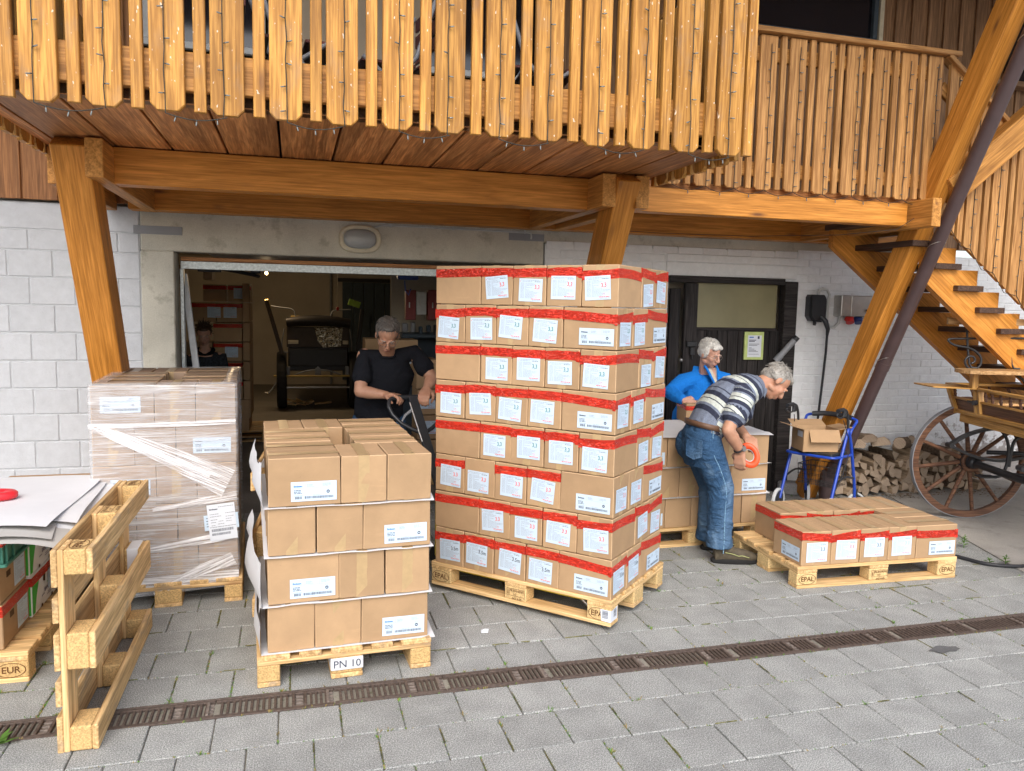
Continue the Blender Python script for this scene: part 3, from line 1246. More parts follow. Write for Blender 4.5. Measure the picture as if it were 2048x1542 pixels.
# grey tube held on the door post
t = MB()
p0, p1 = Vector((4.385, WALL_Y - 0.08, 1.29)), Vector((4.535, WALL_Y - 0.15, 1.50))
t.cyl(p0, p1, 0.028, 16)
t.cyl(p0 - (p1 - p0).normalized() * 0.02, p0 + (p1 - p0) * 0.2, 0.032, 16)
t.cyl(p1 - (p1 - p0) * 0.12, p1 + (p1 - p0) * 0.03, 0.0295, 16, 1)
o = obj('plastic_tube', t, None, None, ['grey_plastic', 'black_plastic'])
tag(o, 'short grey plastic tube with black cap slanting on the door post', 'tube')

# ================================================================== ON THE LINTEL: lamp, conduit, plates
lm = thing('bulkhead_lamp', 'oval bulkhead lamp with cream rim over the garage opening', 'lamp', T(0.515, WALL_Y, 2.25))


def oval(hw, hh, n=32):
    """rounded oblong in X/Z"""
    P = []
    for k in range(n):
        a = 2 * math.pi * k / n
        c, s = math.cos(a), math.sin(a)
        e = 2.0 / 2.7
        P.append((math.copysign(abs(c) ** e, c) * hw, math.copysign(abs(s) ** e, s) * hh))
    return P


def oval_ring(mb, cx, cz, rings, mi=0):
    vs, n = [], 32
    for hw, hh, y in rings:
        vs += [(cx + x, y, cz + z) for x, z in oval(hw, hh, n)]
    fs = []
    for i in range(len(rings) - 1):
        for k in range(n):
            l = (k + 1) % n
            fs.append((i * n + k, i * n + l, (i + 1) * n + l, (i + 1) * n + k))
    mb.add(vs, fs, None, mi, True)


b = MB()
oval_ring(b, 0.515, 2.25, [(0.168, 0.113, WALL_Y), (0.168, 0.113, WALL_Y - 0.035), (0.16, 0.105, WALL_Y - 0.045), (0.135, 0.083, WALL_Y - 0.045), (0.128, 0.077, WALL_Y - 0.035)])
obj('lamp_rim', b, lm, None, 'cream_plastic')
b = MB()
oval_ring(b, 0.515, 2.25, [(0.13, 0.079, WALL_Y - 0.034), (0.125, 0.075, WALL_Y - 0.05), (0.10, 0.058, WALL_Y - 0.064), (0.05, 0.028, WALL_Y - 0.07), (0.001, 0.001, WALL_Y - 0.071)])
obj('lamp_glass', b, lm, None, 'lamp_glass')
b = MB()
for (x, z) in ((0.40, 2.29), (0.60, 2.335), (0.63, 2.21), (0.43, 2.165)):
    b.cyl((x - 0.02, WALL_Y - 0.044, z), (x - 0.02, WALL_Y - 0.049, z), 0.005, 8)
o = obj('lamp_screws', b, lm, None, 'steel')
o['kind'] = 'stuff'
cd = thing('cable_conduit', 'thin grey conduit clipped to the concrete lintel right of the lamp', 'conduit', T(1.2, WALL_Y, 2.35))
b = MB()
b.tube([(0.62, WALL_Y - 0.015, 2.345), (0.70, WALL_Y - 0.012, 2.37), (1.9, WALL_Y - 0.012, 2.365), (1.955, WALL_Y - 0.012, 2.36), (1.96, WALL_Y - 0.012, 2.33), (1.955, WALL_Y - 0.012, 2.31)], 0.008, 8)
obj('conduit_pipe', b, cd, None, 'pale_plastic')
for x in (0.76, 1.28, 1.9):
    b = MB()
    b.cbox((x, WALL_Y - 0.012, 2.368), (0.014, 0.026, 0.03), 0.003)
    obj('pipe_clip', b, cd, None, 'pale_plastic')
for (x0, x1, z0, z1, lab) in ((-1.161, -0.819, 2.222, 2.285, 'grey metal strip screwed over the left end of the lintel'), (1.76, 2.075, 2.295, 2.355, 'grey metal strip screwed over the right end of the lintel')):
    b = MB()
    b.cbox(((x0 + x1) / 2, WALL_Y - 0.010, (z0 + z1) / 2), (x1 - x0, 0.006, z1 - z0), 0.001)
    for x in (x0 + 0.025, x1 - 0.025):
        b.cyl((x, WALL_Y - 0.013, (z0 + z1) / 2), (x, WALL_Y - 0.016, (z0 + z1) / 2), 0.005, 8)
    tag(obj('metal_strip', b, None, None, 'grey_metal'), lab, 'metal strip')

# ================================================================== CHARGER, CABINET
ch = thing('wall_charger', 'black wall charger with its cable hanging down beside the door', 'charger', T(4.80, WALL_Y, 1.75))
b = MB()
M = T(4.80, WALL_Y, 0)
b.prism([(-0.085, 1.70), (-0.055, 1.655), (0.055, 1.645), (0.088, 1.685), (0.088, 1.875), (0.07, 1.905), (-0.07, 1.905), (-0.085, 1.88)], 0.0, 0.07, M @ RX(R(90)))
b.prism([(-0.075, 1.71), (-0.05, 1.67), (0.05, 1.66), (0.078, 1.695), (0.078, 1.865), (0.06, 1.895), (-0.06, 1.895), (-0.075, 1.87)], 0.07, 0.095, M @ RX(R(90)))
obj('charger_case', b, ch, None, 'black_plastic')
b = MB()
b.tube([(4.83, WALL_Y - 0.09, 1.70), (4.86, WALL_Y - 0.12, 1.655), (4.885, WALL_Y - 0.13, 1.58), (4.887, WALL_Y - 0.12, 1.52)], [0.024, 0.026, 0.02, 0.013], 12)
b.tube([(4.77, WALL_Y - 0.07, 1.66), (4.765, WALL_Y - 0.09, 1.635), (4.76, WALL_Y - 0.09, 1.615)], [0.012, 0.016, 0.014], 10)
obj('charger_plug', b, ch, None, 'black_plastic')
b = MB()
b.tube([(4.887, WALL_Y - 0.12, 1.53), (4.90, WALL_Y - 0.10, 1.35), (4.90, WALL_Y - 0.07, 1.0), (4.875, WALL_Y - 0.07, 0.65), (4.875, WALL_Y - 0.06, 0.3), (4.90, WALL_Y - 0.08, 0.04)], 0.0115, 8)
obj('charger_cable', b, ch, None, 'cable_black')
b = MB()
path = [(4.83, WALL_Y - 0.03, 1.90), (4.835, WALL_Y - 0.03, 1.945), (4.87, WALL_Y - 0.03, 1.965), (4.925, WALL_Y - 0.03, 1.955), (4.955, WALL_Y - 0.03, 1.91), (4.945, WALL_Y - 0.03, 1.84), (4.94, WALL_Y - 0.03, 1.74), (4.945, WALL_Y - 0.03, 1.65), (4.975, WALL_Y - 0.03, 1.60), (5.03, WALL_Y - 0.03, 1.60), (5.075, WALL_Y - 0.03, 1.64), (5.085, WALL_Y - 0.03, 1.70)]
fine = []
for i in range(len(path) - 1):
    for k in range(4):
        fine.append(Vector(path[i]).lerp(Vector(path[i + 1]), k / 4))
fine.append(Vector(path[-1]))
b.tube(fine, [0.0125 if i % 2 else 0.0145 for i in range(len(fine))], 10)
tag(obj('flexible_conduit', b, None, None, 'pale_plastic'), 'grey flexible conduit looping from the black charger to the steel cabinet', 'conduit')
cb = thing('steel_cabinet', 'stainless steel power cabinet with sockets behind the slanted post', 'cabinet', T(5.22, WALL_Y, 1.8))
b = MB()
b.cbox((5.25, WALL_Y - 0.06, 1.805), (0.44, 0.12, 0.20), 0.005)
obj('cabinet_body', b, cb, None, 'steel')
b = MB()
b.cbox((5.30, WALL_Y - 0.124, 1.805), (0.33, 0.008, 0.19), 0.003)
obj('cabinet_door', b, cb, None, 'steel')
b = MB()
b.cyl((5.31, WALL_Y - 0.128, 1.765), (5.31, WALL_Y - 0.145, 1.765), 0.012, 10)
b.cbox((5.33, WALL_Y - 0.145, 1.765), (0.05, 0.012, 0.012), 0.003)
obj('cabinet_handle', b, cb, None, 'black_plastic')
for x, m in ((5.17, 'red_plastic'), (5.27, 'blue_plastic')):
    b = MB()
    b.cyl((x, WALL_Y - 0.06, 1.70), (x - 0.01, WALL_Y - 0.09, 1.645), 0.038, 16)
    b.cyl((x, WALL_Y - 0.06, 1.685), (x - 0.002, WALL_Y - 0.065, 1.675), 0.044, 16)
    obj('socket', b, cb, None, m)
# ================================================================== GARAGE INTERIOR
gi = MB()
gi.quad((-2.6, 6.55, -0.004), (6.0, 6.55, -0.004), (6.0, 17.2, -0.004), (-2.6, 17.2, -0.004))
struct('garage_floor', gi, 'garage_floor_mat')
gh = thing('garage_interior', 'dim beige plastered walls and ceiling inside the garage', 'wall', T(0.5, 17, 0))
for nm, c, s in (('back_wall', (1.7, 17.1, 1.3), (8.8, 0.2, 2.62)), ('side_wall', (-2.7, 11.9, 1.3), (0.2, 10.2, 2.62)), ('side_wall', (6.0, 11.9, 1.3), (0.2, 10.2, 2.62))):
    b = MB()
    b.box(c, s)
    obj(nm, b, gh, None, 'garage_plaster')
b = MB()
b.box((1.7, 11.95, 2.63), (8.9, 10.7, 0.06))
obj('garage_ceiling', b, gh, None, 'garage_plaster')
for (x0, x1) in ((-2.7, -1.12), (2.09, 6.0)):
    b = MB()
    b.box(((x0 + x1) / 2, 6.87, 1.3), (x1 - x0, 0.14, 2.58))
    obj('front_wall', b, gh, None, 'garage_plaster')
b = MB()
b.box((0.48, 6.87, 2.35), (3.2, 0.14, 0.48))
obj('front_wall', b, gh, None, 'garage_plaster')
# door gear
gd = thing('garage_door_gear', 'galvanised frame and arms of the raised overhead garage door', 'garage door', T(0.5, 6.7, 2.0))
b = MB()
b.cbox((0.54, 6.69, 2.005), (2.79, 0.03, 0.062), 0.003)
obj('frame_head', b, gd, None, 'galvanised')
board('timber_strip', gd, (0.54, 6.70, 2.053), (2.79, 0.05, 0.03), 'clad_wood')
b = MB()
b.cbox((-0.845, 6.69, 0.99), (0.028, 0.06, 1.97), 0.003)
obj('frame_post', b, gd, None, 'galvanised')
b = MB()
b.cbox((1.93, 6.69, 0.99), (0.028, 0.06, 1.97), 0.003)
obj('frame_post', b, gd, None, 'galvanised')
beam2('door_arm', gd, (-0.855, 6.86, 1.94), (-0.70, 6.80, 0.55), 0.05, 0.05, 'white_metal', (0, 1, 0))
b = MB()
b.cbox((-0.78, 6.84, 0.75), (0.07, 0.06, 0.62), 0.004)
b.cbox((-0.785, 6.80, 1.07), (0.09, 0.03, 0.02), 0.004)
obj('arm_spring_case', b, gd, None, 'galvanised')
b = MB()
b.cbox((0.56, 7.95, 2.185), (2.7, 2.3, 0.035), 0.004)
obj('door_leaf', b, gd, None, 'white_metal')
b = MB()
b.cbox((0.63, 7.15, 2.02), (2.4, 0.03, 0.05), 0.004)
obj('leaf_rail', b, gd, None, 'galvanised')
b = MB()
b.tube([(-0.74, 6.9, 1.985), (-0.6, 7.0, 2.0), (-0.35, 7.15, 1.96), (-0.3, 7.3, 1.95)], 0.016, 8)
b.cbox((-0.32, 7.2, 1.985), (0.08, 0.1, 0.03), 0.004)
b.cbox((-0.66, 6.88, 1.975), (0.18, 0.05, 0.025), 0.004)
obj('pivot_arm', b, gd, None, 'black_iron')
b = MB()
b.cbox((1.05, 7.6, 1.99), (0.2, 0.09, 0.05), 0.01)
b.tube([(1.02, 7.6, 1.96), (1.03, 7.6, 1.86), (1.06, 7.6, 1.82), (1.08, 7.6, 1.88)], 0.006, 6)
obj('lock_case', b, gd, None, 'blue_plastic')

# ================================================================== MAIN BALCONY
bal = thing('wooden_balcony', 'large honey coloured timber balcony with board railing over the garage', 'balcony', T(0.47, 5.0, 2.6))
BX0, BX1 = -1.36, 2.32
SOF = 2.60
# soffit boards
x = -0.973 - 0.301
joints = [BX0] + [x + 0.301 * k for k in range(0, 13) if BX0 + 0.03 < x + 0.301 * k < BX1 - 0.03] + [BX1 - 0.03]
for a, c in zip(joints, joints[1:]):
    board('soffit_board', bal, ((a + c) / 2, 5.17, SOF + 0.03), (2.66, c - a - 0.014, 0.06), 'soffit_wood', (0, 1, 0), (0, 0, -1))
b = MB()
b.box((0.48, 5.2, SOF + 0.075), (3.6, 2.7, 0.02))
obj('deck_felt', b, bal, None, 'drain_dark')
# beams
beam2('cross_beam', bal, (-1.02, 5.08, 2.49), (1.98, 5.08, 2.49), 0.14, 0.205, 'beam_wood')
beam2('wall_plate', bal, (-1.16, 6.43, 2.485), (5.7, 6.43, 2.485), 0.16, 0.20, 'beam_wood')
for k, xs in enumerate(((-1.025, ), (1.93, 2.16))):
    for xx in xs:
        beam2('tie_beam', bal, (xx, 4.74, 2.485), (xx, 6.50, 2.485), 0.09, 0.205, 'tie_wood')
beam2('tie_beam', bal, (-1.305, 5.12, 2.485), (-1.305, 6.50, 2.485), 0.09, 0.205, 'tie_wood')
# rail and fascia behind the front boards
beam2('bottom_rail', bal, (BX0 + 0.03, 3.802, 2.725), (BX1 - 0.03, 3.802, 2.725), 0.045, 0.165, 'rail_wood')
beam2('top_rail', bal, (BX0 + 0.03, 3.802, 3.45), (BX1 - 0.03, 3.802, 3.45), 0.045, 0.12, 'rail_wood')
beam2('fascia', bal, (BX0 + 0.02, 3.88, 2.63), (BX1 - 0.03, 3.88, 2.63), 0.08, 0.06, 'dark_clad_wood')


def slat_mesh(name, w, h, t, chf, mat, seed):
    """upright board with clipped lower corners; own X runs up the board"""
    c = chf
    poly = [(0, -w / 2 + c), (c, -w / 2), (h, -w / 2), (h, w / 2), (c, w / 2), (0, w / 2 - c)]
    mb = MB()
    e = 0.003
    inner = [(0.0, -w / 2 + c), (c, -w / 2 + 0.0), (h, -w / 2), (h, w / 2), (c, w / 2), (0, w / 2 - c)]
    n = len(poly)

    def shrink(P, d):
        cx_ = h / 2
        return [(x + (d if x < cx_ else -d), y - math.copysign(d, y)) for x, y in P]
    rings = [([(x, y) for x, y in poly], t / 2 - e), (shrink(poly, e), t / 2)]
    vs = [(x, y, -t / 2) for x, y in poly] + [(x, y, t / 2 - e) for x, y in poly] + [(x, y, t / 2) for x, y in shrink(poly, e)]
    fs = [tuple(range(n))[::-1], tuple(range(2 * n, 3 * n))]
    for r_ in range(2):
        for i in range(n):
            j = (i + 1) % n
            fs.append((r_ * n + i, r_ * n + j, (r_ + 1) * n + j, (r_ + 1) * n + i))
    mb.add(vs, fs)
    return mb.mesh(name, [mat])


def upright(x, y, z, face):
    """matrix for a slat: own X up, own Z out of the railing (face = outward direction)"""
    Zd = Vector(face).normalized()
    X = Vector((0, 0, 1))
    Y = Zd.cross(X)
    return Matrix(((X[0], Y[0], Zd[0], x), (X[1], Y[1], Zd[1], y), (X[2], Y[2], Zd[2], z), (0, 0, 0, 1)))


sw = slat_mesh('wide_slat', 0.140, 1.05, 0.030, 0.028, 'slat_wood', 1)
sn = slat_mesh('narrow_slat', 0.050, 1.05, 0.030, 0.001, 'slat_wood', 2)
PITCH = 0.2456
light_x = []
for i in range(-1, 14):
    xw = -1.010 + i * PITCH + rnd.uniform(-.002, .002)
    obj('wide_slat', sw, bal, upright(xw, 3.764, 2.545 + rnd.uniform(-.004, .004), (0, -1, 0)) @ RZ(R(rnd.uniform(-.3, .3))))
    light_x.append(xw)
    xn = -0.88 + i * PITCH + rnd.uniform(-.003, .003)
    if i < 14:
        obj('narrow_slat', sn, bal, upright(xn if i < 13 else 2.296, 3.764, 2.55 + rnd.uniform(-.004, .004), (0, -1, 0)))
for side, xx, fx in (('l', BX0 - 0.005, -1), ('r', BX1 - 0.012, 1)):
    y = 3.90
    k = 0
    while y < (4.95 if side == 'r' else 6.4):
        if k % 2:
            obj('wide_slat', sw, bal, upright(xx, y, 2.545, (fx, 0, 0)))
        else:
            obj('narrow_slat', sn, bal, upright(xx, y, 2.55, (fx, 0, 0)))
        y += PITCH / 2
        k += 1
beam2('side_rail', bal, (BX1 - 0.05, 3.83, 2.725), (BX1 - 0.05, 5.0, 2.725), 0.045, 0.165, 'rail_wood')
beam2('side_rail', bal, (BX0 + 0.03, 3.83, 2.725), (BX0 + 0.03, 6.4, 2.725), 0.045, 0.165, 'rail_wood')

# ---- light strings: dark wire with little clear bulbs hanging on the boards
bulb_me = MB().tube([(0, 0, 0), (0, 0, 0.008)], [0.0028, 0.0028], 6, 0).tube([(0, 0, 0.008), (0, 0, 0.020), (0, 0, 0.026)], [0.0034, 0.0034, 0.0015], 6, 1).mesh('bulb', ['wire_dark', 'clear_bulb'])


def light_string(name, label, wires, bulbs, group=None):
    t_ = thing(name, label, 'light string', T(*wires[0][0]))
    b_ = MB()
    for w_ in wires:
        b_.tube(w_, 0.0024, 5, 0)
    obj('wire', b_, t_, None, 'wire_dark')
    for n_, (p_, d_) in enumerate(bulbs):
        if n_ > 296:
            break
        q = Vector(d_).to_track_quat('Z', 'Y').to_matrix().to_4x4()
        obj('bulb', bulb_me, t_, T(*p_) @ q)
    return t_


wires, bulbs = [], []
yf = 3.745
for i, xw in enumerate(light_x):
    x_ = xw + rnd.uniform(-0.02, 0.012)
    w_ = []
    for k in range(12):
        z = 2.535 + k * 0.09
        w_.append((x_ + rnd.uniform(-.004, .004), yf - 0.003 - rnd.uniform(0, .002), z))
    wires.append(w_)
    nb = rnd.uniform(0.0, 0.08)
    z = 2.57 + nb
    while z < 3.5:
        sgn = rnd.choice((-1, 1))
        bulbs.append(((x_ + sgn * 0.002, yf - 0.006, z), (sgn, -0.25 - rnd.random() * .4, rnd.uniform(-.4, .3))))
        z += 0.115 + rnd.uniform(-.025, .02)
    if i + 1 < len(light_x) and i % 2 == 1:
        a_, c_ = w_[0], (light_x[i + 1], yf - 0.004, 2.535)
        sag = [Vector(a_).lerp(Vector(c_), s / 6) - Vector((0, 0, 0.022 * math.sin(math.pi * s / 6))) for s in range(7)]
        wires.append(sag)
        for s in (1, 3, 5):
            bulbs.append((tuple(sag[s]), (rnd.uniform(-.3, .3), -.2, -1)))
light_string('light_string', 'dark fairy light wires hanging down the big balcony boards', wires, bulbs)

# ================================================================== SLANTED STRUTS
def strut(label, x0, w, yb, ztop, slope, d, mat='beam_wood'):
    t_ = thing('timber_strut', label, 'strut', T(x0 + w / 2, yb + 0.15, 0), 'slanted timber struts carrying the balcony')
    p0 = Vector((x0 + w / 2, yb + d * 0.5, 0.02))
    p1 = Vector((x0 + w / 2, yb + d * 0.5 - slope * ztop, ztop))
    beam2('strut_timber', t_, p0, p1, w, d * 0.88, mat, (0, -1, 0.5), 0.006)
    return t_


strut('leftmost slanted timber strut in front of the white block wall', -1.245, 0.185, 6.16, 2.60, 0.55, 0.26)
strut('middle slanted timber strut rising behind the tall stack of boxes', 1.975, 0.155, 6.04, 2.60, 0.53, 0.28)
rs = strut('tallest slanted timber strut on the right with the brown downpipe', 4.60, 0.135, 6.235, 5.4, 0.497, 0.205)
beam2('side_brace', rs, (4.72, 4.93, 2.66), (6.6, 4.93, 4.16), 0.14, 0.20, 'tie_wood')
b = MB()
sl = 0.495
P = lambda z, dx=0.0: Vector((4.735 + dx, 6.135 - sl * z, z))
b.tube([P(0.42), P(5.4)], 0.052, 16)
b.tube([P(1.28), P(1.34)], 0.056, 16)
b.tube([Vector((4.735, 6.10, 0.02)), Vector((4.735, 6.10, 0.2)), Vector((4.735, 6.03, 0.34)), P(0.45)], 0.052, 16)
b.tube([Vector((4.735, 6.10, 0.0)), Vector((4.735, 6.10, 0.30))], 0.066, 16)
tag(obj('downpipe', b, None, None, 'brown_pipe'), 'dark brown round downpipe running along the tallest strut', 'pipe')
b = MB()
for z in (1.36, 2.27, 3.6):
    b.tube([P(z) + Vector((0.056 * math.cos(a), -0.065 * math.sin(a), 0.056 * math.sin(a) * 0.45)) for a in [k * math.pi / 8 for k in range(17)]], 0.003, 6, closed=True)
tag(obj('pipe_strap', b, None, None, 'steel'), 'thin steel straps tied round the brown downpipe', 'strap')

# ================================================================== LANDING BALCONY AND STAIRS
lb = thing('landing_balcony', 'timber stair landing with board railing to the right of the big balcony', 'balcony', T(3.5, 5.05, 2.5))
LY = 5.05
beam2('landing_beam', lb, (2.17, LY + 0.03, 2.485), (4.455, LY + 0.03, 2.485), 0.12, 0.165, 'beam_wood')
for xx, yy in ((4.517, 4.80), (4.80, 5.25)):
    beam2('tie_beam', lb, (xx, yy, 2.485), (xx, 6.48, 2.485), 0.08, 0.205, 'tie_wood')
for i in range(9):
    y_ = 5.16 + i * 0.15
    board('deck_board', lb, (3.5, y_, 2.60), (2.5, 0.14, 0.05), 'soffit_wood')
beam2('bottom_rail', lb, (2.36, LY + 0.005, 2.74), (4.65, LY + 0.005, 2.74), 0.04, 0.10, 'rail_wood')
beam2('top_rail', lb, (2.36, LY + 0.005, 3.53), (4.65, LY + 0.005, 3.53), 0.04, 0.10, 'rail_wood')
beam2('handrail', lb, (2.36, LY - 0.03, 3.675), (4.80, LY - 0.03, 3.675), 0.11, 0.035, 'landing_wood')
lw_ = slat_mesh('wide_slat', 0.132, 1.055, 0.020, 0.02, 'landing_wood', 3)
ln_ = slat_mesh('narrow_slat', 0.042, 1.055, 0.030, 0.001, 'landing_wood', 4)
lx = []
for i in range(-3, 7):
    xw = 3.20 + i * 0.2357
    if xw < 2.4:
        continue
    if xw < 4.66:
        obj('wide_slat', lw_, lb, upright(xw, LY - 0.03, 2.595 + rnd.uniform(-.003, .003), (0, -1, 0)))
        lx.append(xw)
    if xw + 0.12 < 4.60:
        obj('narrow_slat', ln_, lb, upright(xw + 0.118, LY - 0.03, 2.60, (0, -1, 0)))
wires, bulbs = [], []
for i, xw in enumerate(lx):
    x_ = xw + rnd.uniform(0.0, 0.03)
    wires.append([(x_ + rnd.uniform(-.004, .004), LY - 0.048, 2.59 + k * 0.1) for k in range(11)])
    z = 2.63
    while z < 3.58:
        sgn = rnd.choice((-1, 1))
        bulbs.append(((x_, LY - 0.05, z), (sgn, -.3, rnd.uniform(-.4, .3))))
        z += 0.105 + rnd.uniform(-.02, .02)
    if i + 1 < len(lx):
        sag = [Vector((x_, LY - 0.048, 2.59)).lerp(Vector((lx[i + 1], LY - 0.048, 2.59)), s / 6) - Vector((0, 0, 0.03 * math.sin(math.pi * s / 6))) for s in range(7)]
        wires.append(sag)
        bulbs.append((tuple(sag[3]), (0, -.2, -1)))
# loose loop under the landing, to the strut
loop = [(4.62, 4.93, 2.60), (4.5, 4.97, 2.47), (4.35, 5.0, 2.37), (4.0, 5.2, 2.33), (3.5, 5.6, 2.33), (2.9, 6.0, 2.36), (2.5, 6.3, 2.40)]
wires.append(loop)
light_string('light_string', 'dark fairy light wires on the boards of the stair landing', wires, bulbs)

st = thing('staircase', 'open timber staircase with dark treads coming down from the landing', 'staircase', T(5.5, 5.4, 0))
NT_, TX, TZ = 14, 4.80, 2.308


def stringer(y0, xs=4.45):
    pts_ = []
    top = [(4.571, 2.475 + 0.0)]
    for i in range(0, 13):
        x_, z_ = TX + 0.229 * i, TZ - 0.167 * i - 0.045
        pts_.append((x_ - 0.0, z_ + 0.167 if i else z_ + 0.167))
        pts_.append((x_, z_))
    pts_.append((TX + 0.229 * 12 + 0.229, TZ - 0.167 * 12 - 0.045))
    lo1 = (7.9, 0.0)
    bot = lambda x_: 2.02 - 0.729 * (x_ - 4.72)
    poly = [(xs, 2.43)] + [p for p in pts_ if p[0] > xs]
    poly += [(7.75, max(0.0, bot(7.75))), (7.4, bot(7.4)), (xs, bot(xs))]
    mb_ = MB()
    n_ = len(poly)
    vs = [(x_, y0, z_) for x_, z_ in poly] + [(x_, y0 + 0.06, z_) for x_, z_ in poly]
    mb_.add(vs, [tuple(range(n_)), tuple(range(n_, 2 * n_))[::-1]] + [(i, n_ + i, n_ + (i + 1) % n_, (i + 1) % n_) for i in range(n_)])
    # own X along the slope so that the grain follows it
    a = math.atan(0.729)
    M_ = T(6, y0, 1.2) @ RY(a)
    inv = M_.inverted()
    mb_.v = [tuple(inv @ Vector(p)) for p in mb_.v]
    return mb_, M_


for y0, xs in ((5.12, 4.735), (5.72, 4.35)):
    mb_, M_ = stringer(y0, xs)
    obj('stringer', mb_, st, M_, 'beam_wood')
for i in range(0, 13):
    board('tread', st, (TX + 0.229 * i - 0.105, 5.45, TZ - 0.167 * i - 0.022), (0.76, 0.25, 0.045), 'tread_wood', (0, 1, 0))
board('tread', st, (TX - 0.229 - 0.105, 5.45, TZ + 0.167 - 0.022), (0.76, 0.25, 0.045), 'tread_wood', (0, 1, 0))
sl_s = -0.729
beam2('handrail', st, (4.70, 5.02, 3.66), (6.9, 5.02, 3.66 - 0.729 * 2.2), 0.10, 0.035, 'landing_wood')
beam2('rail', st, (4.70, 5.055, 3.45), (6.9, 5.055, 3.45 - 0.729 * 2.2), 0.035, 0.09, 'rail_wood')
beam2('rail', st, (4.70, 5.055, 2.70), (6.9, 5.055, 2.70 - 0.729 * 2.2), 0.035, 0.09, 'rail_wood')


def raked(name, w, h, t, mat):
    """upright board, both ends cut to the slope of the stair"""
    d = 0.729 * w / 2
    poly = [(-d, -w / 2), (h - d, -w / 2), (h + d, w / 2), (d, w / 2)]
    mb_ = MB()
    mb_.prism(poly, -t / 2, t / 2)
    return mb_.mesh(name, [mat])


rwm, rnm = raked('wide_slat', 0.138, 1.16, 0.028, 'landing_wood'), raked('narrow_slat', 0.046, 1.16, 0.030, 'landing_wood')
wires, bulbs = [], []
for i in range(0, 9):
    xw = 4.815 + i * 0.2357
    zb = 2.40 - 0.729 * (xw - 4.815)
    obj('wide_slat', rwm, st, upright(xw, 5.02, zb, (0, -1, 0)))
    obj('narrow_slat', rnm, st, upright(xw + 0.118, 5.02, zb - 0.729 * 0.118, (0, -1, 0)))
    x_ = xw + rnd.uniform(-.01, .02)
    wires.append([(x_ + rnd.uniform(-.004, .004), 5.002, zb + 0.02 + k * 0.11) for k in range(11)])
    z = zb + 0.06
    while z < zb + 1.1:
        bulbs.append(((x_, 5.0, z), (rnd.choice((-1, 1)), -.3, rnd.uniform(-.4, .3))))
        z += 0.11 + rnd.uniform(-.02, .02)
    if i < 8:
        wires.append([(x_, 5.002, zb + .02), (x_ + .12, 5.002, zb - 0.13), (xw + .2357, 5.002, zb - .15)])
light_string('light_string', 'dark fairy light wires on the sloping boards of the stair railing', wires, bulbs)

# ================================================================== UPPER STOREY
up = thing('upper_storey', 'dark timber clad upper wall with windows behind the balcony', 'wall', T(2.5, 6.6, 2.6))
b = MB()
b.box((0.0, 6.78, 4.0), (24, 0.1, 3.0))
obj('wall_core', b, up, None, 'drain_dark')


def cladding(x0, x1, z0, z1, mat, w=0.19, y=6.68):
    x_ = x0
    k = 0
    while x_ < x1 - 0.03:
        ww = min(w, x1 - x_)
        board('clad_board', up, (x_ + ww / 2, y, (z0 + z1) / 2), (z1 - z0, ww - 0.008, 0.03), mat, (0, 0, 1), (0, 1, 0))
        if k:
            board('cover_strip', up, (x_, y - 0.026, (z0 + z1) / 2), (z1 - z0, 0.05, 0.02), mat, (0, 0, 1), (0, 1, 0))
        x_ += ww
        k += 1


cladding(-2.38, -1.14, 2.435, 5.0, 'clad_wood', 0.235, 6.52)
cladding(-1.36, -1.10, 2.7, 5.0, 'dark_clad_wood')
cladding(2.0, 3.2, 2.7, 5.0, 'dark_clad_wood')
cladding(5.44, 8.2, 2.4, 5.0, 'dark_clad_wood')
cladding(3.2, 5.44, 2.6, 4.25, 'dark_clad_wood')
b = MB()
b.box((0.42, 6.68, 3.85), (1.2, 0.06, 2.4))
obj('plaster_panel', b, up, None, 'beige_plaster')
b = MB()
b.box((-0.66, 6.70, 3.15), (0.9, 0.06, 0.92))
b.box((1.48, 6.70, 3.15), (1.0, 0.06, 0.92))
obj('plaster_panel', b, up, None, 'beige_plaster')
for (x0, x1, z0, z1) in ((-1.08, -0.2, 3.63, 4.9), (1.05, 1.95, 3.63, 4.9), (3.2, 5.39, 4.30, 5.3)):
    b = MB()
    for (xa, xb, za, zb) in ((x0, x1, z0, z0 + 0.05), (x0, x1, z1 - .05, z1), (x0, x0 + .05, z0 + .05, z1 - .05), (x1 - .05, x1, z0 + .05, z1 - .05)):
        b.cbox(((xa + xb) / 2, 6.655, (za + zb) / 2), (xb - xa, 0.06, zb - za), 0.004)
    f_ = obj('window_frame', b, up, None, 'white_metal' if x1 < 2.5 else 'blue_grey_paint')
    b = MB()
    b.box(((x0 + x1) / 2, 6.67, (z0 + z1) / 2), (x1 - x0 - 0.1, 0.01, z1 - z0 - 0.1))
    obj('window_pane', b, f_, None, 'dark_glass')
for (x0, x1) in ((5.395, 5.44),):
    b = MB()
    b.box(((x0 + x1) / 2, 6.63, 4.5), (x1 - x0, 0.04, 1.2))
    obj('corner_trim', b, up, None, 'cream_plastic')
b = MB()
b.cbox((7.6, 6.61, 4.4), (1.35, 0.05, 0.6), 0.005)
f_ = obj('window_pane', b, up, None, 'dark_glass')
board('window_sill', up, (7.5, 6.56, 4.05), (1.7, 0.14, 0.05), 'dark_clad_wood')
# eaves far above the balcony, carried by the struts
rf = thing('roof_overhang', 'timber roof overhang high above the balcony', 'roof', T(2.5, 4.5, 5.4))
b = MB()
M_ = T(1.0, 5.0, 5.55) @ RX(R(14))
b.box((0, 0, 0), (26, 4.4, 0.12), M_)  # unseen roof implied by the struts, widened to shade the left wall
obj('roof_deck', b, rf, None, 'dark_clad_wood')

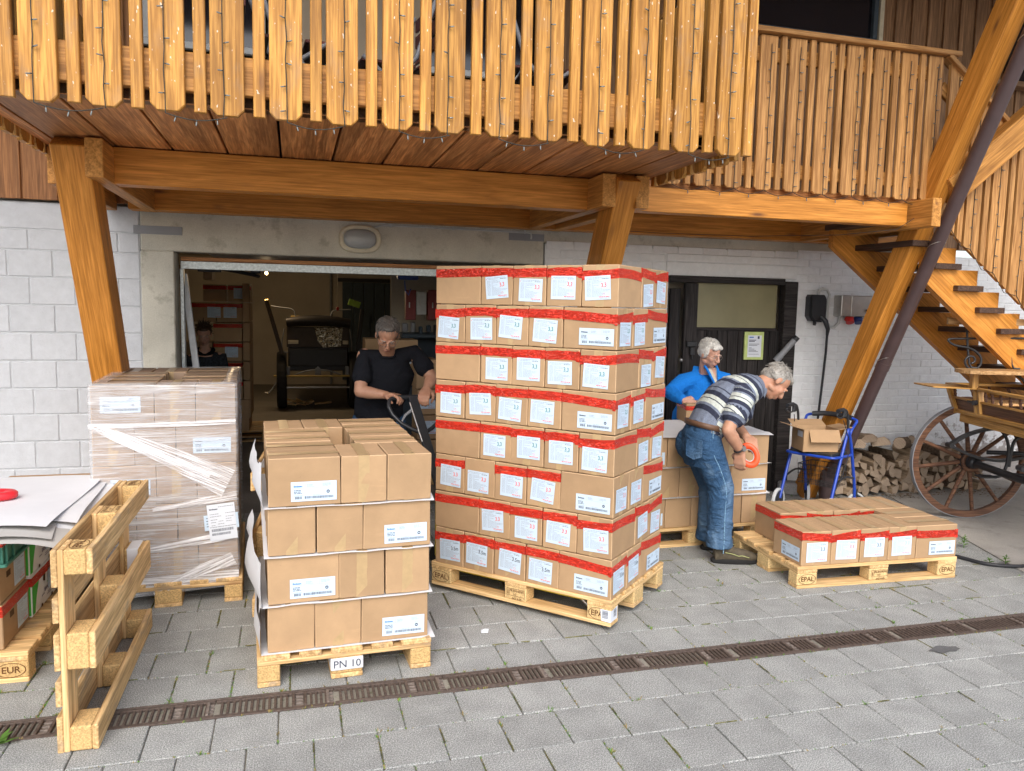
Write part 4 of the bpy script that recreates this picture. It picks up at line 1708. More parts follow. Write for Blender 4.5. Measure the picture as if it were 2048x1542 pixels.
# ---- folding chairs on the balcony
def folding_chair(x, y, rz, label):
    t_ = thing('folding_chair', label, 'chair', T(x, y, 2.69) @ RZ(rz), 'folding chairs behind the balcony boards')
    W_ = wmat(t_)
    for k in range(5):
        board('seat_slat', t_, W_ @ Vector((0, -0.17 + k * 0.085, 0.45)), (0.42, 0.07, 0.018), 'chair_wood', W_.to_3x3() @ Vector((1, 0, 0)))
    for k in range(3):
        board('back_slat', t_, W_ @ Vector((0, 0.26, 0.62 + k * 0.10)), (0.42, 0.075, 0.016), 'chair_wood', W_.to_3x3() @ Vector((1, 0, 0)), W_.to_3x3() @ Vector((0, 1, 0)))
    for sx in (-0.22, 0.22):
        b_ = MB()
        b_.tube([W_ @ Vector(p) for p in ((sx, -0.24, 0.01), (sx, -0.1, 0.25), (sx, 0.12, 0.5), (sx, 0.25, 0.88))], 0.014, 8)
        obj('leg', b_, t_, None, 'grey_metal')
        b_ = MB()
        b_.tube([W_ @ Vector(p) for p in ((sx * .93, 0.25, 0.01), (sx * .93, 0.12, 0.25), (sx * .93, -0.2, 0.47))], 0.014, 8)
        obj('leg', b_, t_, None, 'grey_metal')
    return t_


folding_chair(0.0, 4.75, R(95), 'dark red slatted folding chair seen through the balcony boards left of the middle')
folding_chair(0.55, 5.0, R(-80), 'dark red slatted folding chair seen through the balcony boards above the lamp')
folding_chair(1.45, 4.8, R(85), 'dark red slatted folding chair seen through the balcony boards near the right corner')
# ================================================================== PALLETS
def stamp_mesh(kind):
    """burnt-in marks, drawn flat in X/Z and facing -Y"""
    b_ = MB()
    RXm = RX(R(90))
    if kind in ('EPAL', 'EUR'):
        vs, fs = text_geo(kind, 0.043, 0.0007)
        b_.add(vs, fs, RXm)
        n = 28
        ring = []
        for r_ in (1.0, 0.93):
            ring += [(0.062 * r_ * math.cos(2 * math.pi * k / n), 0, 0.034 * r_ * math.sin(2 * math.pi * k / n)) for k in range(n)]
        b_.add(ring, [(k, (k + 1) % n, n + (k + 1) % n, n + k) for k in range(n)])
    elif kind == 'MID':
        vs, fs = text_geo('FR-RH-00762', 0.017, 0.0004)
        b_.add(vs, fs, T(0.012, 0, 0.016) @ RXm)
        vs, fs = text_geo('HT', 0.017, 0.0003)
        b_.add(vs, fs, T(0.0, 0, -0.004) @ RXm)
        vs, fs = text_geo('642 4-05', 0.018, 0.0003)
        b_.add(vs, fs, T(0.012, 0, -0.029) @ RXm)
        for (x0, x1, z0, z1) in ((-0.055, 0.064, 0.0265, 0.0285), (-0.055, 0.064, -0.0145, -0.0125), (-0.055, -0.053, -0.0145, 0.0285), (0.062, 0.064, -0.0145, 0.0285), (-0.038, -0.0365, -0.0145, 0.0285)):
            b_.quad((x0, 0, z0), (x1, 0, z0), (x1, 0, z1), (x0, 0, z1))
        vs, fs = text_geo('IPPC', 0.013, 0.0003)
        b_.add(vs, fs, T(-0.0455, 0, 0.006) @ RXm @ RZ(R(90)))
    else:
        vs, fs = text_geo(kind, 0.05, 0.0002)
        b_.add(vs, fs, RXm @ Matrix.Shear('XZ', 4, (0, 0)))
    return b_


_stamp = {}


def stamp(parent, kind, M):
    if kind not in _stamp:
        _stamp[kind] = stamp_mesh(kind).mesh('stamp', ['ink' if kind.startswith('PN') else 'burn_mark'])
    return obj('stamp', _stamp[kind], parent, M)


def pallet(label, M, wd_='pallet_wood', blk='chip_block', marks=('EPAL', 'MID', 'EPAL'), group='wooden pallets in the yard', marks_end=False):
    t_ = thing('wooden_pallet', label, 'pallet', M, group)
    Q = M.to_3x3()
    X, Y, Z = Q @ Vector((1, 0, 0)), Q @ Vector((0, 1, 0)), Q @ Vector((0, 0, 1))
    for w_, y_ in ((0.145, -0.3275), (0.10, -0.165), (0.145, 0.0), (0.10, 0.165), (0.145, 0.3275)):
        board('deck_board', t_, M @ Vector((0, y_, 0.133)), (1.2, w_, 0.022), wd_, X, Z)
    for x_ in (-0.5275, 0, 0.5275):
        board('cross_board', t_, M @ Vector((x_, 0, 0.111)), (0.798, 0.143, 0.021), wd_, Y, Z)
    for w_, y_ in ((0.10, -0.349), (0.145, 0.0), (0.10, 0.349)):
        board('bottom_board', t_, M @ Vector((0, y_, 0.011)), (1.198, w_, 0.022), wd_, X, Z)
    for x_ in (-0.5275, 0, 0.5275):
        for w_, y_ in ((0.10, -0.349), (0.145, 0.0), (0.10, 0.349)):
            board('block', t_, M @ Vector((x_, y_, 0.0613)), (0.143, w_ - 0.002, 0.0775), blk, X, Z, 0.005)
    for s_, rz in ((-1, 0), (1, math.pi)):
        for k, x_ in zip(marks, (-0.5275, 0, 0.5275)):
            if k:
                stamp(t_, k, M @ RZ(rz) @ T(x_ if rz == 0 else x_, -0.3999, 0.0605))
    return t_


# ================================================================== CARDBOARD BOXES
BL, BWD, BHT = 0.316, 0.2085, 0.2215
PL, PW, PH = 0.320, 0.2135, 0.2245
_b = MB()
_b.cbox((0, 0, BHT / 2), (BL, BWD, BHT), 0.0035, None, 0, 1)
body_me = {}
for c in ('cardboard', 'cardboard_grey'):
    for kk in range(5):
        q_ = MB()
        q_.v, q_.f, q_.m, q_.s = list(_b.v), list(_b.f), list(_b.m), list(_b.s)
        rr_ = random.Random(kk)
        of = {}
        for i_, p_ in enumerate(q_.v):
            key_ = (p_[0] > 0, p_[1] > 0, p_[2] > .1)
            if key_ not in of:
                of[key_] = (rr_.uniform(-.0022, .0016), rr_.uniform(-.0020, .0014), rr_.uniform(-.0030, 0) if key_[2] else 0)
            o_ = of[key_]
            q_.v[i_] = (p_[0] + (o_[0] if p_[0] > 0 else -o_[0]), p_[1] + (o_[1] if p_[1] > 0 else -o_[1]), p_[2] + o_[2])
        body_me[(c, kk)] = q_.mesh('cardboard_box', [c, 'cardboard_edge'])
_b = MB()
_b.cbox((0, 0, BHT / 2), (BL, BWD, BHT), 0.0035, None, 0, 1)
# packing tape over the top seam and down both short sides
_t = MB()
tw = 0.025
for sg in (-1, 1):
    _t.quad((sg * (BL / 2 + .0006), -tw, BHT), (sg * (BL / 2 + .0006), tw, BHT), (sg * (BL / 2 + .0006), tw + .001, BHT - .085), (sg * (BL / 2 + .0006), -tw + .002, BHT - .08))
    _t.quad((sg * (BL / 2 + .0006), -tw, 0.09), (sg * (BL / 2 + .0006), tw + .001, 0.085), (sg * (BL / 2 + .0006), tw, 0), (sg * (BL / 2 + .0006), -tw, 0))
    _t.quad((sg * (BL / 2 + .0003), -tw + .001, BHT - .07), (sg * (BL / 2 + .0003), tw - .001, BHT - .07), (sg * (BL / 2 + .0003), tw - .002, .07), (sg * (BL / 2 + .0003), -tw + .001, .07))
_t.quad((-BL / 2, -tw, BHT + .0007), (BL / 2, -tw, BHT + .0007), (BL / 2, tw, BHT + .0007), (-BL / 2, tw, BHT + .0007))
pt_me = _t.mesh('packing_tape', ['packing_tape'])
# the slit between the flaps
_t = MB()
_t.quad((-BL / 2 + .003, -.0009, BHT + .0004), (BL / 2 - .003, -.0009, BHT + .0004), (BL / 2 - .003, .0009, BHT + .0004), (-BL / 2 + .003, .0009, BHT + .0004))


def red_tape_mesh(seed, sides):
    """a strip of tape round some of the sides: '+x', '-x', '+y', '-y'; runs a little askew"""
    r = random.Random(seed)
    b_ = MB()
    hx, hy = BL / 2 + .0014, BWD / 2 + .0014
    cz = {c: BHT - r.choice((0.034, 0.042, 0.05, 0.056)) + r.uniform(-.008, .008) for c in ('pp', 'pm', 'mm', 'mp')}
    co = {'pp': (hx, hy), 'pm': (hx, -hy), 'mm': (-hx, -hy), 'mp': (-hx, hy)}
    seq = {'-y': ('mm', 'pm'), '+x': ('pm', 'pp'), '+y': ('pp', 'mp'), '-x': ('mp', 'mm')}
    for sd in sides:
        a, c = seq[sd]
        n = 6
        top, bot = [], []
        sag = r.uniform(-.006, .006)
        for k in range(n + 1):
            f = k / n
            x_ = co[a][0] + (co[c][0] - co[a][0]) * f
            y_ = co[a][1] + (co[c][1] - co[a][1]) * f
            z_ = cz[a] + (cz[c] - cz[a]) * f + sag * math.sin(math.pi * f)
            j = r.uniform(-.0016, .0016)
            zt = min(z_ + 0.0245 + j, BHT - 0.0005)
            o_ = r.uniform(0, .0009) if 0 < k < n else 0
            nx, ny = (1 if '+x' == sd else -1 if '-x' == sd else 0), (1 if '+y' == sd else -1 if '-y' == sd else 0)
            top.append((x_ + nx * o_, y_ + ny * o_, zt))
            bot.append((x_ + nx * o_ * .3, y_ + ny * o_ * .3, z_ - 0.0245 + r.uniform(-.0012, .0012)))
        vs = bot + top
        b_.add(vs, [(k, k + 1, n + 2 + k, n + 1 + k) for k in range(n)], None, 0, True)
        if r.random() < 0.35:                        # loose tail stuck over the corner
            z_ = cz[c]
            dx = (co[c][0] - co[a][0]) / (0.32 if 'y' in sd else 0.21)
            dy = (co[c][1] - co[a][1]) / (0.32 if 'y' in sd else 0.21)
            w_ = r.uniform(.018, .03)
            nx, ny = (.0006 if '+x' == sd else -.0006 if '-x' == sd else 0), (.0006 if '+y' == sd else -.0006 if '-y' == sd else 0)
            p = co[c]
            zz = min(z_ + .028, BHT - .0005)
            b_.quad((p[0] - dx * w_ + nx, p[1] - dy * w_ + ny, z_ - .029), (p[0] + nx, p[1] + ny, z_ - .031), (p[0] + nx, p[1] + ny, zz), (p[0] - dx * w_ + nx, p[1] - dy * w_ + ny, zz))
    return b_.mesh('red_tape', ['red_tape'])


_rt = {}


def red_tape(seed, sides):
    k = (seed, sides)
    if k not in _rt:
        _rt[k] = red_tape_mesh(seed, sides)
    return _rt[k]


def rect(b_, x, y, w, h, mi, z=0.0004):
    b_.quad((x, y, z), (x + w, y, z), (x + w, y + h, z), (x, y + h, z), mi)


def words(b_, r, x, y, w, h, mi, z=0.0004):
    """a line of print too small to read: strokes in word lengths"""
    e = x + w
    while x < e - 0.004:
        ww = min(r.uniform(.005, .017), e - x)
        rect(b_, x, y, ww, h, mi, z)
        x += ww + r.uniform(.0015, .003)


def bars(b_, r, x, y, w, h, mi):
    e = x + w
    while x < e:
        ww = r.uniform(.0009, .0026)
        rect(b_, x, y, min(ww, e - x), h, mi)
        x += ww + r.uniform(.0008, .0022)


def sheet_A(seed, txt, ink, big=True):
    """square delivery sheet with a hand-written figure; lies in X/Y, faces +Z, centred"""
    r = random.Random(seed)
    b_ = MB()
    w, h = 0.148, 0.126
    b_.add([(-w / 2, -h / 2, 0), (w / 2, -h / 2, 0), (w / 2, h / 2, 0), (-w / 2, h / 2, 0)], [(0, 1, 2, 3)], None, 0)
    words(b_, r, -w / 2 + .012, h / 2 - .010, .118, .0022, 2)
    words(b_, r, -w / 2 + .020, h / 2 - .017, .062, .002, 2)
    words(b_, r, w / 2 - .050, h / 2 - .0175, .042, .0026, 1)
    rect(b_, -w / 2 + .007, h / 2 - .018, .003, .006, 3)
    lens = [.05, .07, .055, .012, .05, .012, .03, .06, .10, .095, .065, .075, .06, .055]
    for i, l in enumerate(lens):
        words(b_, r, -w / 2 + .010, h / 2 - .026 - i * .0062, .024, .0017, 2)
        words(b_, r, -w / 2 + .040, h / 2 - .026 - i * .0062, l * r.uniform(.8, 1.05), .0017, 2)
    words(b_, r, w / 2 - .068, -h / 2 + .013, .060, .0036, 3)
    words(b_, r, w / 2 - .062, -h / 2 + .007, .052, .0017, 2)
    n = 12
    c = (w / 2 - .038, -h / 2 + .030)
    ring = [(c[0] + .0065 * math.cos(6.283 * k / n), c[1] + .0065 * math.sin(6.283 * k / n), .0004) for k in range(n)] + [(c[0] + .0054 * math.cos(6.283 * k / n), c[1] + .0054 * math.sin(6.283 * k / n), .0004) for k in range(n)]
    b_.add(ring, [(k, (k + 1) % n, n + (k + 1) % n, n + k) for k in range(n)], None, 3)
    if txt:
        vs, fs = text_geo(txt, 0.032, 0.0004)
        b_.add(vs, fs, T(.036 + r.uniform(-.004, .006), .017 + r.uniform(-.006, .006), .0006) @ RZ(R(r.uniform(-9, 6))) @ Matrix.Diagonal((0.86, 1, 1, 1)), 4)
    return b_.mesh('delivery_sheet', ['paper_blue', 'ink', 'ink_grey', 'ink_red', ink])


def sheet_B(seed, blue):
    """long box label with heading, badge and bar codes"""
    r = random.Random(seed)
    b_ = MB()
    w, h = 0.202, 0.090
    b_.add([(-w / 2, -h / 2, 0), (w / 2, -h / 2, 0), (w / 2, h / 2, 0), (-w / 2, h / 2, 0)], [(0, 1, 2, 3)], None, 0)
    vs, fs = text_geo('Simbasan', 0.0105, 0.0005)
    b_.add(vs, fs, T(-w / 2 + .031, h / 2 - .021, .0005), 3 if blue else 1)
    rect(b_, -w / 2 + .012, h / 2 - .030, .176, .0006, 2)
    rect(b_, -w / 2 + .062, h / 2 - .029, .0006, .021, 2)
    rect(b_, -w / 2 + .132, h / 2 - .029, .0006, .021, 2)
    for i in range(4):
        words(b_, r, -w / 2 + .070, h / 2 - .014 - i * .0036, .040 * r.uniform(.6, 1), .0013, 2)
        words(b_, r, -w / 2 + .139, h / 2 - .011 - i * .0040, .042 * r.uniform(.6, 1), .0013, 2)
    for i in range(3):
        words(b_, r, -w / 2 + .013, h / 2 - .041 - i * .0068, .036, .0030, 1)
    words(b_, r, -w / 2 + .013, -h / 2 + .026, .040, .0015, 2)
    words(b_, r, -w / 2 + .095, -h / 2 + .027, .034, .0015, 2)
    words(b_, r, w / 2 - .046, h / 2 - .036, .014, .0015, 2)
    n = 16
    c = (w / 2 - .038, -.004)
    b_.add([(c[0] + .0078 * math.cos(6.283 * k / n), c[1] + .0078 * math.sin(6.283 * k / n), .0004) for k in range(n)], [tuple(range(n))], None, 1)
    rect(b_, c[0] - .0045, c[1] - .0018, .009, .0036, 0, .0007)
    bars(b_, r, -w / 2 + .018, -h / 2 + .010, .029, .013, 1)
    bars(b_, r, -w / 2 + .060, -h / 2 + .011, .128, .012, 1)
    return b_.mesh('box_label', ['paper_blue', 'ink', 'ink_grey', 'ink_blue'])


_sa, _sb = {}, {}


def get_A(k, txt, ink):
    key = (k % 3, txt, ink)
    if key not in _sa:
        _sa[key] = sheet_A(11 + k % 3, txt, ink)
    return _sa[key]


def get_B(k, blue=False):
    key = (k % 2, blue)
    if key not in _sb:
        _sb[key] = sheet_B(31 + k % 2, blue)
    return _sb[key]


def face_m(M, side, x, z, rot=0.0, off=0.0022):
    """place a flat sheet (X/Y, facing +Z) on a side of a box"""
    hx, hy = BL / 2 + off, BWD / 2 + off
    base = {'+x': T(hx, 0, 0) @ RZ(R(90)), '-x': T(-hx, 0, 0) @ RZ(R(-90)), '-y': T(0, -hy, 0), '+y': T(0, hy, 0) @ RZ(R(180))}[side]
    return M @ base @ T(x, 0, z) @ RX(R(90)) @ RZ(R(rot))


def carton(label, M, tape=None, A=None, B=None, group=None, card='cardboard', pt=True, name='cardboard_box'):
    """tape = (seed, sides); A = (side, text, ink, k, dx, dz, rot); B = (side, k, blue)"""
    o = obj(name, body_me[(card, rnd.randrange(5))], None, M)
    tag(o, label, 'box', group)
    if pt:
        obj('packing_tape', pt_me, o, M)
    if tape:
        obj('red_tape', red_tape(*tape), o, M)
    if A:
        side, txt, ink, k, dx, dz, rot = A
        obj('delivery_sheet', get_A(k, txt, ink), o, face_m(M, side, dx, 0.094 + dz, rot, 0.0030))
    if B:
        side, k, blue = B
        obj('box_label', get_B(k, blue), o, face_m(M, side, 0.040, 0.066, rnd.uniform(-.8, .8)))
    return o


def pinwheel(a, b_, mirror):
    """boxes of one layer: (cx, cy, rotz, strip, index) in a block (aW+L) x (bW+L); the tag '+x' short side points outwards"""
    Wd, Ln = PW, PL
    out = []
    for i in range(a):
        out.append((Ln + (i + .5) * Wd, Ln / 2, -90, 'front', i))
    for i in range(b_):
        out.append((a * Wd + Ln / 2, Ln + (i + .5) * Wd, 0, 'right', i))
    for i in range(a):
        out.append(((i + .5) * Wd, b_ * Wd + Ln / 2, 90, 'back', i))
    for i in range(b_):
        out.append((Ln / 2, (i + .5) * Wd, 180, 'left', i))
    if mirror:
        tot = a * Wd + Ln
        res = []
        for x, y, rz, s, i in out:
            s2 = {'left': 'right', 'right': 'left'}.get(s, s)
            rz2 = {0: 180, 180: 0}.get(rz, rz)
            ii = a - 1 - i if s in ('front', 'back') else i
            res.append((tot - x, y, rz2, s2, ii))
        out = res
    return out


def jit(amt=0.002):
    return T(rnd.uniform(-amt, amt), rnd.uniform(-amt, amt), 0) @ RZ(R(rnd.uniform(-.5, .5)))


# ------------------------------------------------------------------ the tall stack
RZ_T = R(-46.4)
dirv = Vector((math.cos(RZ_T), math.sin(RZ_T)))
perp = Vector((-math.sin(RZ_T), math.cos(RZ_T)))
PF = Vector((1.628, 3.780))
cen = PF - dirv * 0.6 + perp * 0.4
M_tall = T(cen.x, cen.y, 0.032) @ RZ(RZ_T)
pal_t = pallet('pale new pallet under the tall stack with stamped blocks and a torn bar code sticker', M_tall, blk='pale_chip_block')
# torn sticker round the near corner block
b = MB()
b.add([(0.545, -0.4015, 0.028), (0.6005, -0.4015, 0.026), (0.6005, -0.4015, 0.092), (0.538, -0.4015, 0.092), (0.541, -0.4015, 0.065)], [(0, 1, 2, 3, 4)])
b.add([(0.6005, -0.4015, 0.026), (0.6005, -0.315, 0.027), (0.6005, -0.315, 0.097), (0.6005, -0.38, 0.090), (0.6005, -0.4015, 0.092)], [(0, 1, 2, 3, 4)])
r_ = random.Random(5)
z = 0.045
while z < 0.085:
    h_ = r_.uniform(.0012, .003)
    b.quad((0.550, -0.4022, z), (0.585, -0.4022, z), (0.585, -0.4022, z + h_), (0.550, -0.4022, z + h_), 1)
    b.quad((0.6012, -0.365, z + .003), (0.6012, -0.33, z + .003), (0.6012, -0.33, z + .003 + h_), (0.6012, -0.365, z + .003 + h_), 1)
    z += h_ + r_.uniform(.0012, .003)
obj('bar_code_sticker', b, pal_t, M_tall, ['paper', 'ink'])

inks = [('3,3', 'ink_red'), ('3,3', 'ink_green'), ('3,3', 'ink_green'), ('3,3', 'ink_green'), ('3,3', 'ink_green'), ('3.3', 'ink_red'), ('3.3', 'ink_red'), ('3.5m', 'ink')]
inkw = {'ink_red': 'red', 'ink_green': 'dark green', 'ink': 'black'}
rowname = ['top', 'second', 'third', 'fourth', 'fifth', 'sixth', 'seventh', 'bottom']
X0, Y0 = 0.594 - (4 * PW + PL), -0.395
seed = 0
for row in range(8):
    z = 0.144 + (7 - row) * PH
    mirror = row % 2 == 1
    lean = T(-0.0035 * (7 - row), 0.002 * (7 - row), 0)
    lay = pinwheel(4, 2, mirror)
    sub = {}
    for (cx_, cy_, rz, s, i) in lay:
        tot_x, tot_y = 4 * PW + PL, 2 * PW + PL
        on_front = cy_ < PL / 2 + .01 and (s == 'front' or i == 0)
        on_right = cx_ > tot_x - PL / 2 - 0.01 and s == 'right' or (s == 'back' and i == 3 and mirror) or (s == 'front' and i == 3 and not mirror)
        on_left = cx_ < PL / 2 + .01 and s in ('left',) or (s == 'back' and i == 0 and not mirror)
        if not (on_front or on_right or on_left):
            continue
        M = M_tall @ lean @ T(X0 + cx_, Y0 + cy_, z) @ jit() @ RZ(R(rz))
        seed += 1
        txt, ink = inks[row]
        if row == 5 and ink == 'ink_red' and i % 2:
            pass
        tape = (seed % 9, '-y+x+y-x')
        if row == 5 and (s == 'right' or (s == 'front' and i == 1)):
            tape = None
        A = Bb = None
        rn = rowname[row]
        if s == 'front':
            A = ('+x', txt, ink, seed, rnd.uniform(-.012, .014), rnd.uniform(-.012, .008), rnd.gauss(-.5, 2.4))
            nm = ORD[i + (0 if mirror else 1)]
            lab = '%s box from left, tall stack front, %s row, %s and %s writing' % (nm, rn, 'red tape' if tape else 'no tape', inkw[ink])
        elif s == 'left' and i == 0 and not mirror:
            lab = 'plain sided wide box at the left end of the tall stack front, %s row' % rn
        elif s == 'right' and mirror:
            A = ('+x', txt, ink, seed, rnd.uniform(-.012, .01), rnd.uniform(-.014, .004), rnd.uniform(-3, 3))
            if i == 0:
                Bb = ('-y', seed, False)
                lab = 'wide corner box with long bar code label on the tall stack, %s row' % rn
            else:
                lab = 'middle box on the right side of the tall stack, %s row' % rn
        elif s == 'right':
            A = ('+x', txt, ink, seed, rnd.uniform(-.012, .01), rnd.uniform(-.03, .02), rnd.uniform(-4, 4))
            lab = ('middle' if i == 0 else 'far end') + ' box on the right side of the tall stack, %s row' % rn
        elif s == 'back' and mirror and i == 3:
            Bb = ('-y', seed, False)
            lab = 'wide far end box with long label, tall stack right side, %s row' % rn
        else:
            lab = '%s box round the left corner of the tall stack, %s row' % (('rearmost' if s == 'back' else 'rear' if i else 'second'), rn)
        if lab is None:
            continue
        if s == 'back' and mirror and i == 3:
            M = M @ RZ(R(180)) if False else M
        carton(lab.replace(',', ''), M, tape[:2] and (tape[0], ('-y', '+x', '+y', '-x')) if tape else None, A, Bb, 'boxes with red tape in the tall stack')

# ------------------------------------------------------------------ pallet jack under the tall stack
jk = thing('pallet_jack', 'yellow pallet jack with black handle under the tall stack', 'pallet jack', T(0.9, 5.1, 0))
for yl in (-0.18, 0.18):
    b = MB()
    b.prism([(-0.62, 0.045), (0.35, 0.045), (0.52, 0.065), (0.56, 0.10), (0.54, 0.118), (-0.62, 0.118)], -0.075, 0.075, M_tall @ T(0, yl, 0.012) @ RX(R(90)))
    b.add([(0, 0, 0)], [])
    f_ = obj('fork', b, jk, None, 'yellow_paint')
    b = MB()
    b.cyl(M_tall @ Vector((0.40, yl - 0.03, 0.012)), M_tall @ Vector((0.40, yl + 0.03, 0.012)), 0.04, 14)
    obj('load_roller', b, jk, None, 'black_rubber')
    b = MB()
    b.cyl(M_tall @ Vector((0.30, yl - 0.08, 0.10)), M_tall @ Vector((0.30, yl - 0.088, 0.10)), 0.02, 12)
    b.tube([M_tall @ Vector(p) for p in ((0.30, yl - 0.06, 0.09), (0.36, yl - 0.06, 0.05), (0.40, yl - 0.05, 0.01))], 0.010, 8)
    obj('roller_link', b, jk, None, 'steel')
b = MB()
b.cbox((-0.66, 0, 0.30), (0.08, 0.50, 0.40), 0.02, M_tall)
b.prism([(-0.16, 0.48), (0.16, 0.48), (0.10, 0.60), (-0.10, 0.60)], -0.03, 0.03, M_tall @ T(-0.67, 0, 0) @ RZ(R(90)) @ RX(R(90)))
obj('jack_body', b, jk, None, 'yellow_paint')
b = MB()
b.cyl(M_tall @ Vector((-0.76, 0, 0.15)), M_tall @ Vector((-0.76, 0, 0.55)), 0.045, 16)
obj('pump', b, jk, None, 'black_iron')
for sy in (-0.07, 0.07):
    b = MB()
    b.cyl(M_tall @ Vector((-0.76, sy - .025, 0.055)), M_tall @ Vector((-0.76, sy + .025, 0.055)), 0.085, 20)
    obj('steer_wheel', b, jk, None, 'black_rubber')
HB = M_tall @ Vector((-0.80, 0, 0.42))
HT = Vector((0.795, 5.47, 1.09))
ax_ = (HT - HB).normalized()
rt_ = Vector((1, 0.15, 0)).normalized()
upv = ax_
b = MB()
hq = ax_
beam2('handle_bar', jk, HB, HT, 0.062, 0.035, 'black_plastic', (0.2, -1, 0.2))
b = MB()
b.tube([HT - rt_ * 0.135, HT + rt_ * 0.135], 0.017, 12, 0)
# loop of the grip: a rounded triangle below the cross bar
for sg in (-1, 1):
    pts = []
    for (u, v) in ((0.135, 0.0), (0.172, -0.02), (0.188, -0.07), (0.178, -0.13), (0.135, -0.20), (0.075, -0.245), (0.03, -0.27)):
        pts.append(HT + rt_ * sg * u + hq * v)
    sm = []
    for i in range(len(pts) - 1):
        for k in range(3):
            sm.append(pts[i].lerp(pts[i + 1], k / 3))
    sm.append(pts[-1])
    b.tube(sm, 0.014, 10, 0)
obj('handle_loop', b, jk, None, 'black_plastic')
b = MB()
b.tube([HT - hq * 0.10 - rt_ * 0.03, HT - hq * 0.14 - rt_ * 0.09, HT - hq * 0.19 - rt_ * 0.13], [0.012, 0.010, 0.006], 8)
obj('release_lever', b, jk, None, 'grey_metal')
b = MB()
b.tube([HT - hq * 0.04 - rt_ * 0.034 - Vector((0, .03, 0)), HT - hq * 0.34 - rt_ * 0.030 - Vector((0, .03, 0))], 0.005, 6)
obj('release_rod', b, jk, None, 'steel')

# ------------------------------------------------------------------ the middle stack with white sheets
RZ_P = R(3.0)
M_pn = T(0.2265, 3.588, 0) @ RZ(RZ_P) @ T(0, 0.6, 0) @ RZ(R(90))
pal_p = pallet('pallet with a white paper band marked PN 10 under the stack with white sheets', M_pn, 'old_pallet_wood', 'chip_block', (None, None, None))
b = MB()
Mw = M_pn
# paper band round the middle block of the near end
b.cbox((-0.529, 0, 0.068), (0.150, 0.150, 0.058), 0.004, Mw)
obj('paper_band', b, pal_p, None, 'white_sheet')
stamp(pal_p, 'PN 10', M_pn @ T(-0.6052, 0, 0.068) @ RZ(R(-90)))
M_s = T(-0.130 + 0.01, 3.60, 0.146) @ RZ(RZ_P)
for lay in range(4):
    z = lay * (PH + 0.0015)
    mirror = lay % 2 == 0                  # bottom: W W L
    rn = ['bottom', 'third', 'second', 'top'][lay]
    for (cx_, cy_, rz, s, i) in pinwheel(2, 4, mirror):
        tot = 2 * PW + PL
        front = cy_ < PL / 2 + .01 and (s == 'front' or i == 0)
        right = s == 'right' or (s == 'front' and i == 1 and not mirror) or (s == 'back' and i == 1 and mirror)
        left = s == 'left' or (s == 'front' and i == 0 and mirror) or (s == 'back' and i == 0 and not mirror)
        if lay < 3 and not (front or right or left):
            continue
        dx = (-0.012 + 0.004 * lay)
        M = M_s @ T(cx_ + dx, cy_, z) @ jit(.0015) @ RZ(R(rz))
        Bb = None
        if s == 'front':
            lab = '%s narrow box with tan tape on the white sheeted stack, %s layer' % (('left' if i == 0 else 'right'), rn)
        elif i == 0 and s in ('left', 'right') and cy_ < PL:
            lab = 'wide box with long label on the front of the white sheeted stack, %s layer' % rn
            M = M @ RZ(R(180)) if s == 'left' else M
            Bb = ('-y', lay, True)
        elif s == 'back':
            lab = '%s box at the back of the white sheeted stack, %s layer' % (('left' if i == 0 else 'right'), rn)
        else:
            lab = '%s box from front along the %s side of the white sheeted stack, %s layer' % (ORD[i if (s == 'left') != mirror else i], s, rn)
        carton(lab.replace(',', ''), M, None, None, Bb, 'boxes in the stack with white sheets')
# white slip sheets between the layers, hanging over at the left
def slip_sheet(label, M, w, d, hang, bulge, front=0.012, seed=1, group=None, mat='white_sheet', droop=1.0):
    r = random.Random(seed)
    b_ = MB()
    nx, ny = 12, 14
    vs = []
    for j in range(ny + 1):
        for i in range(nx + 1):
            x_ = -0.0 + w * i / nx
            y_ = -front + (d + front) * j / ny
            zz = 0.0
            if j == 0:
                zz -= r.uniform(.002, .007) * droop
            if i == nx:
                zz += r.uniform(-.004, .010)
                x_ += r.uniform(0, .008)
            vs.append((x_, y_, zz))
    fs = [(j * (nx + 1) + i, j * (nx + 1) + i + 1, (j + 1) * (nx + 1) + i + 1, (j + 1) * (nx + 1) + i) for j in range(ny) for i in range(nx)]
    b_.add(vs, fs, None, 0, True)
    if hang:
        # flap folded down at the left side; longest near the front corner
        rows = [(0, 0), (-bulge * .75, -hang * .06), (-bulge * 1.1, -hang * .35), (-bulge, -hang * .7), (-bulge * .55, -hang)]
        vs = []
        for j in range(ny + 1):
            f = j / ny
            for (dx, dz) in rows:
                wob = 1 + .25 * math.sin(f * 7 + seed)
                lf = (0.55 + .45 * math.cos(f * 2.2)) * (1 - .0 * f)
                vs.append((dx * wob, -front * .4 + d * f * (1 if j else 1), dz * lf * (1 + r.uniform(-.04, .04))))
        n = len(rows)
        b_.add(vs, [(j * n + k, j * n + k + 1, (j + 1) * n + k + 1, (j + 1) * n + k) for j in range(ny) for k in range(n - 1)], None, 0, True)
    return tag(obj('slip_sheet', b_, None, M, mat), label, 'sheet', group)


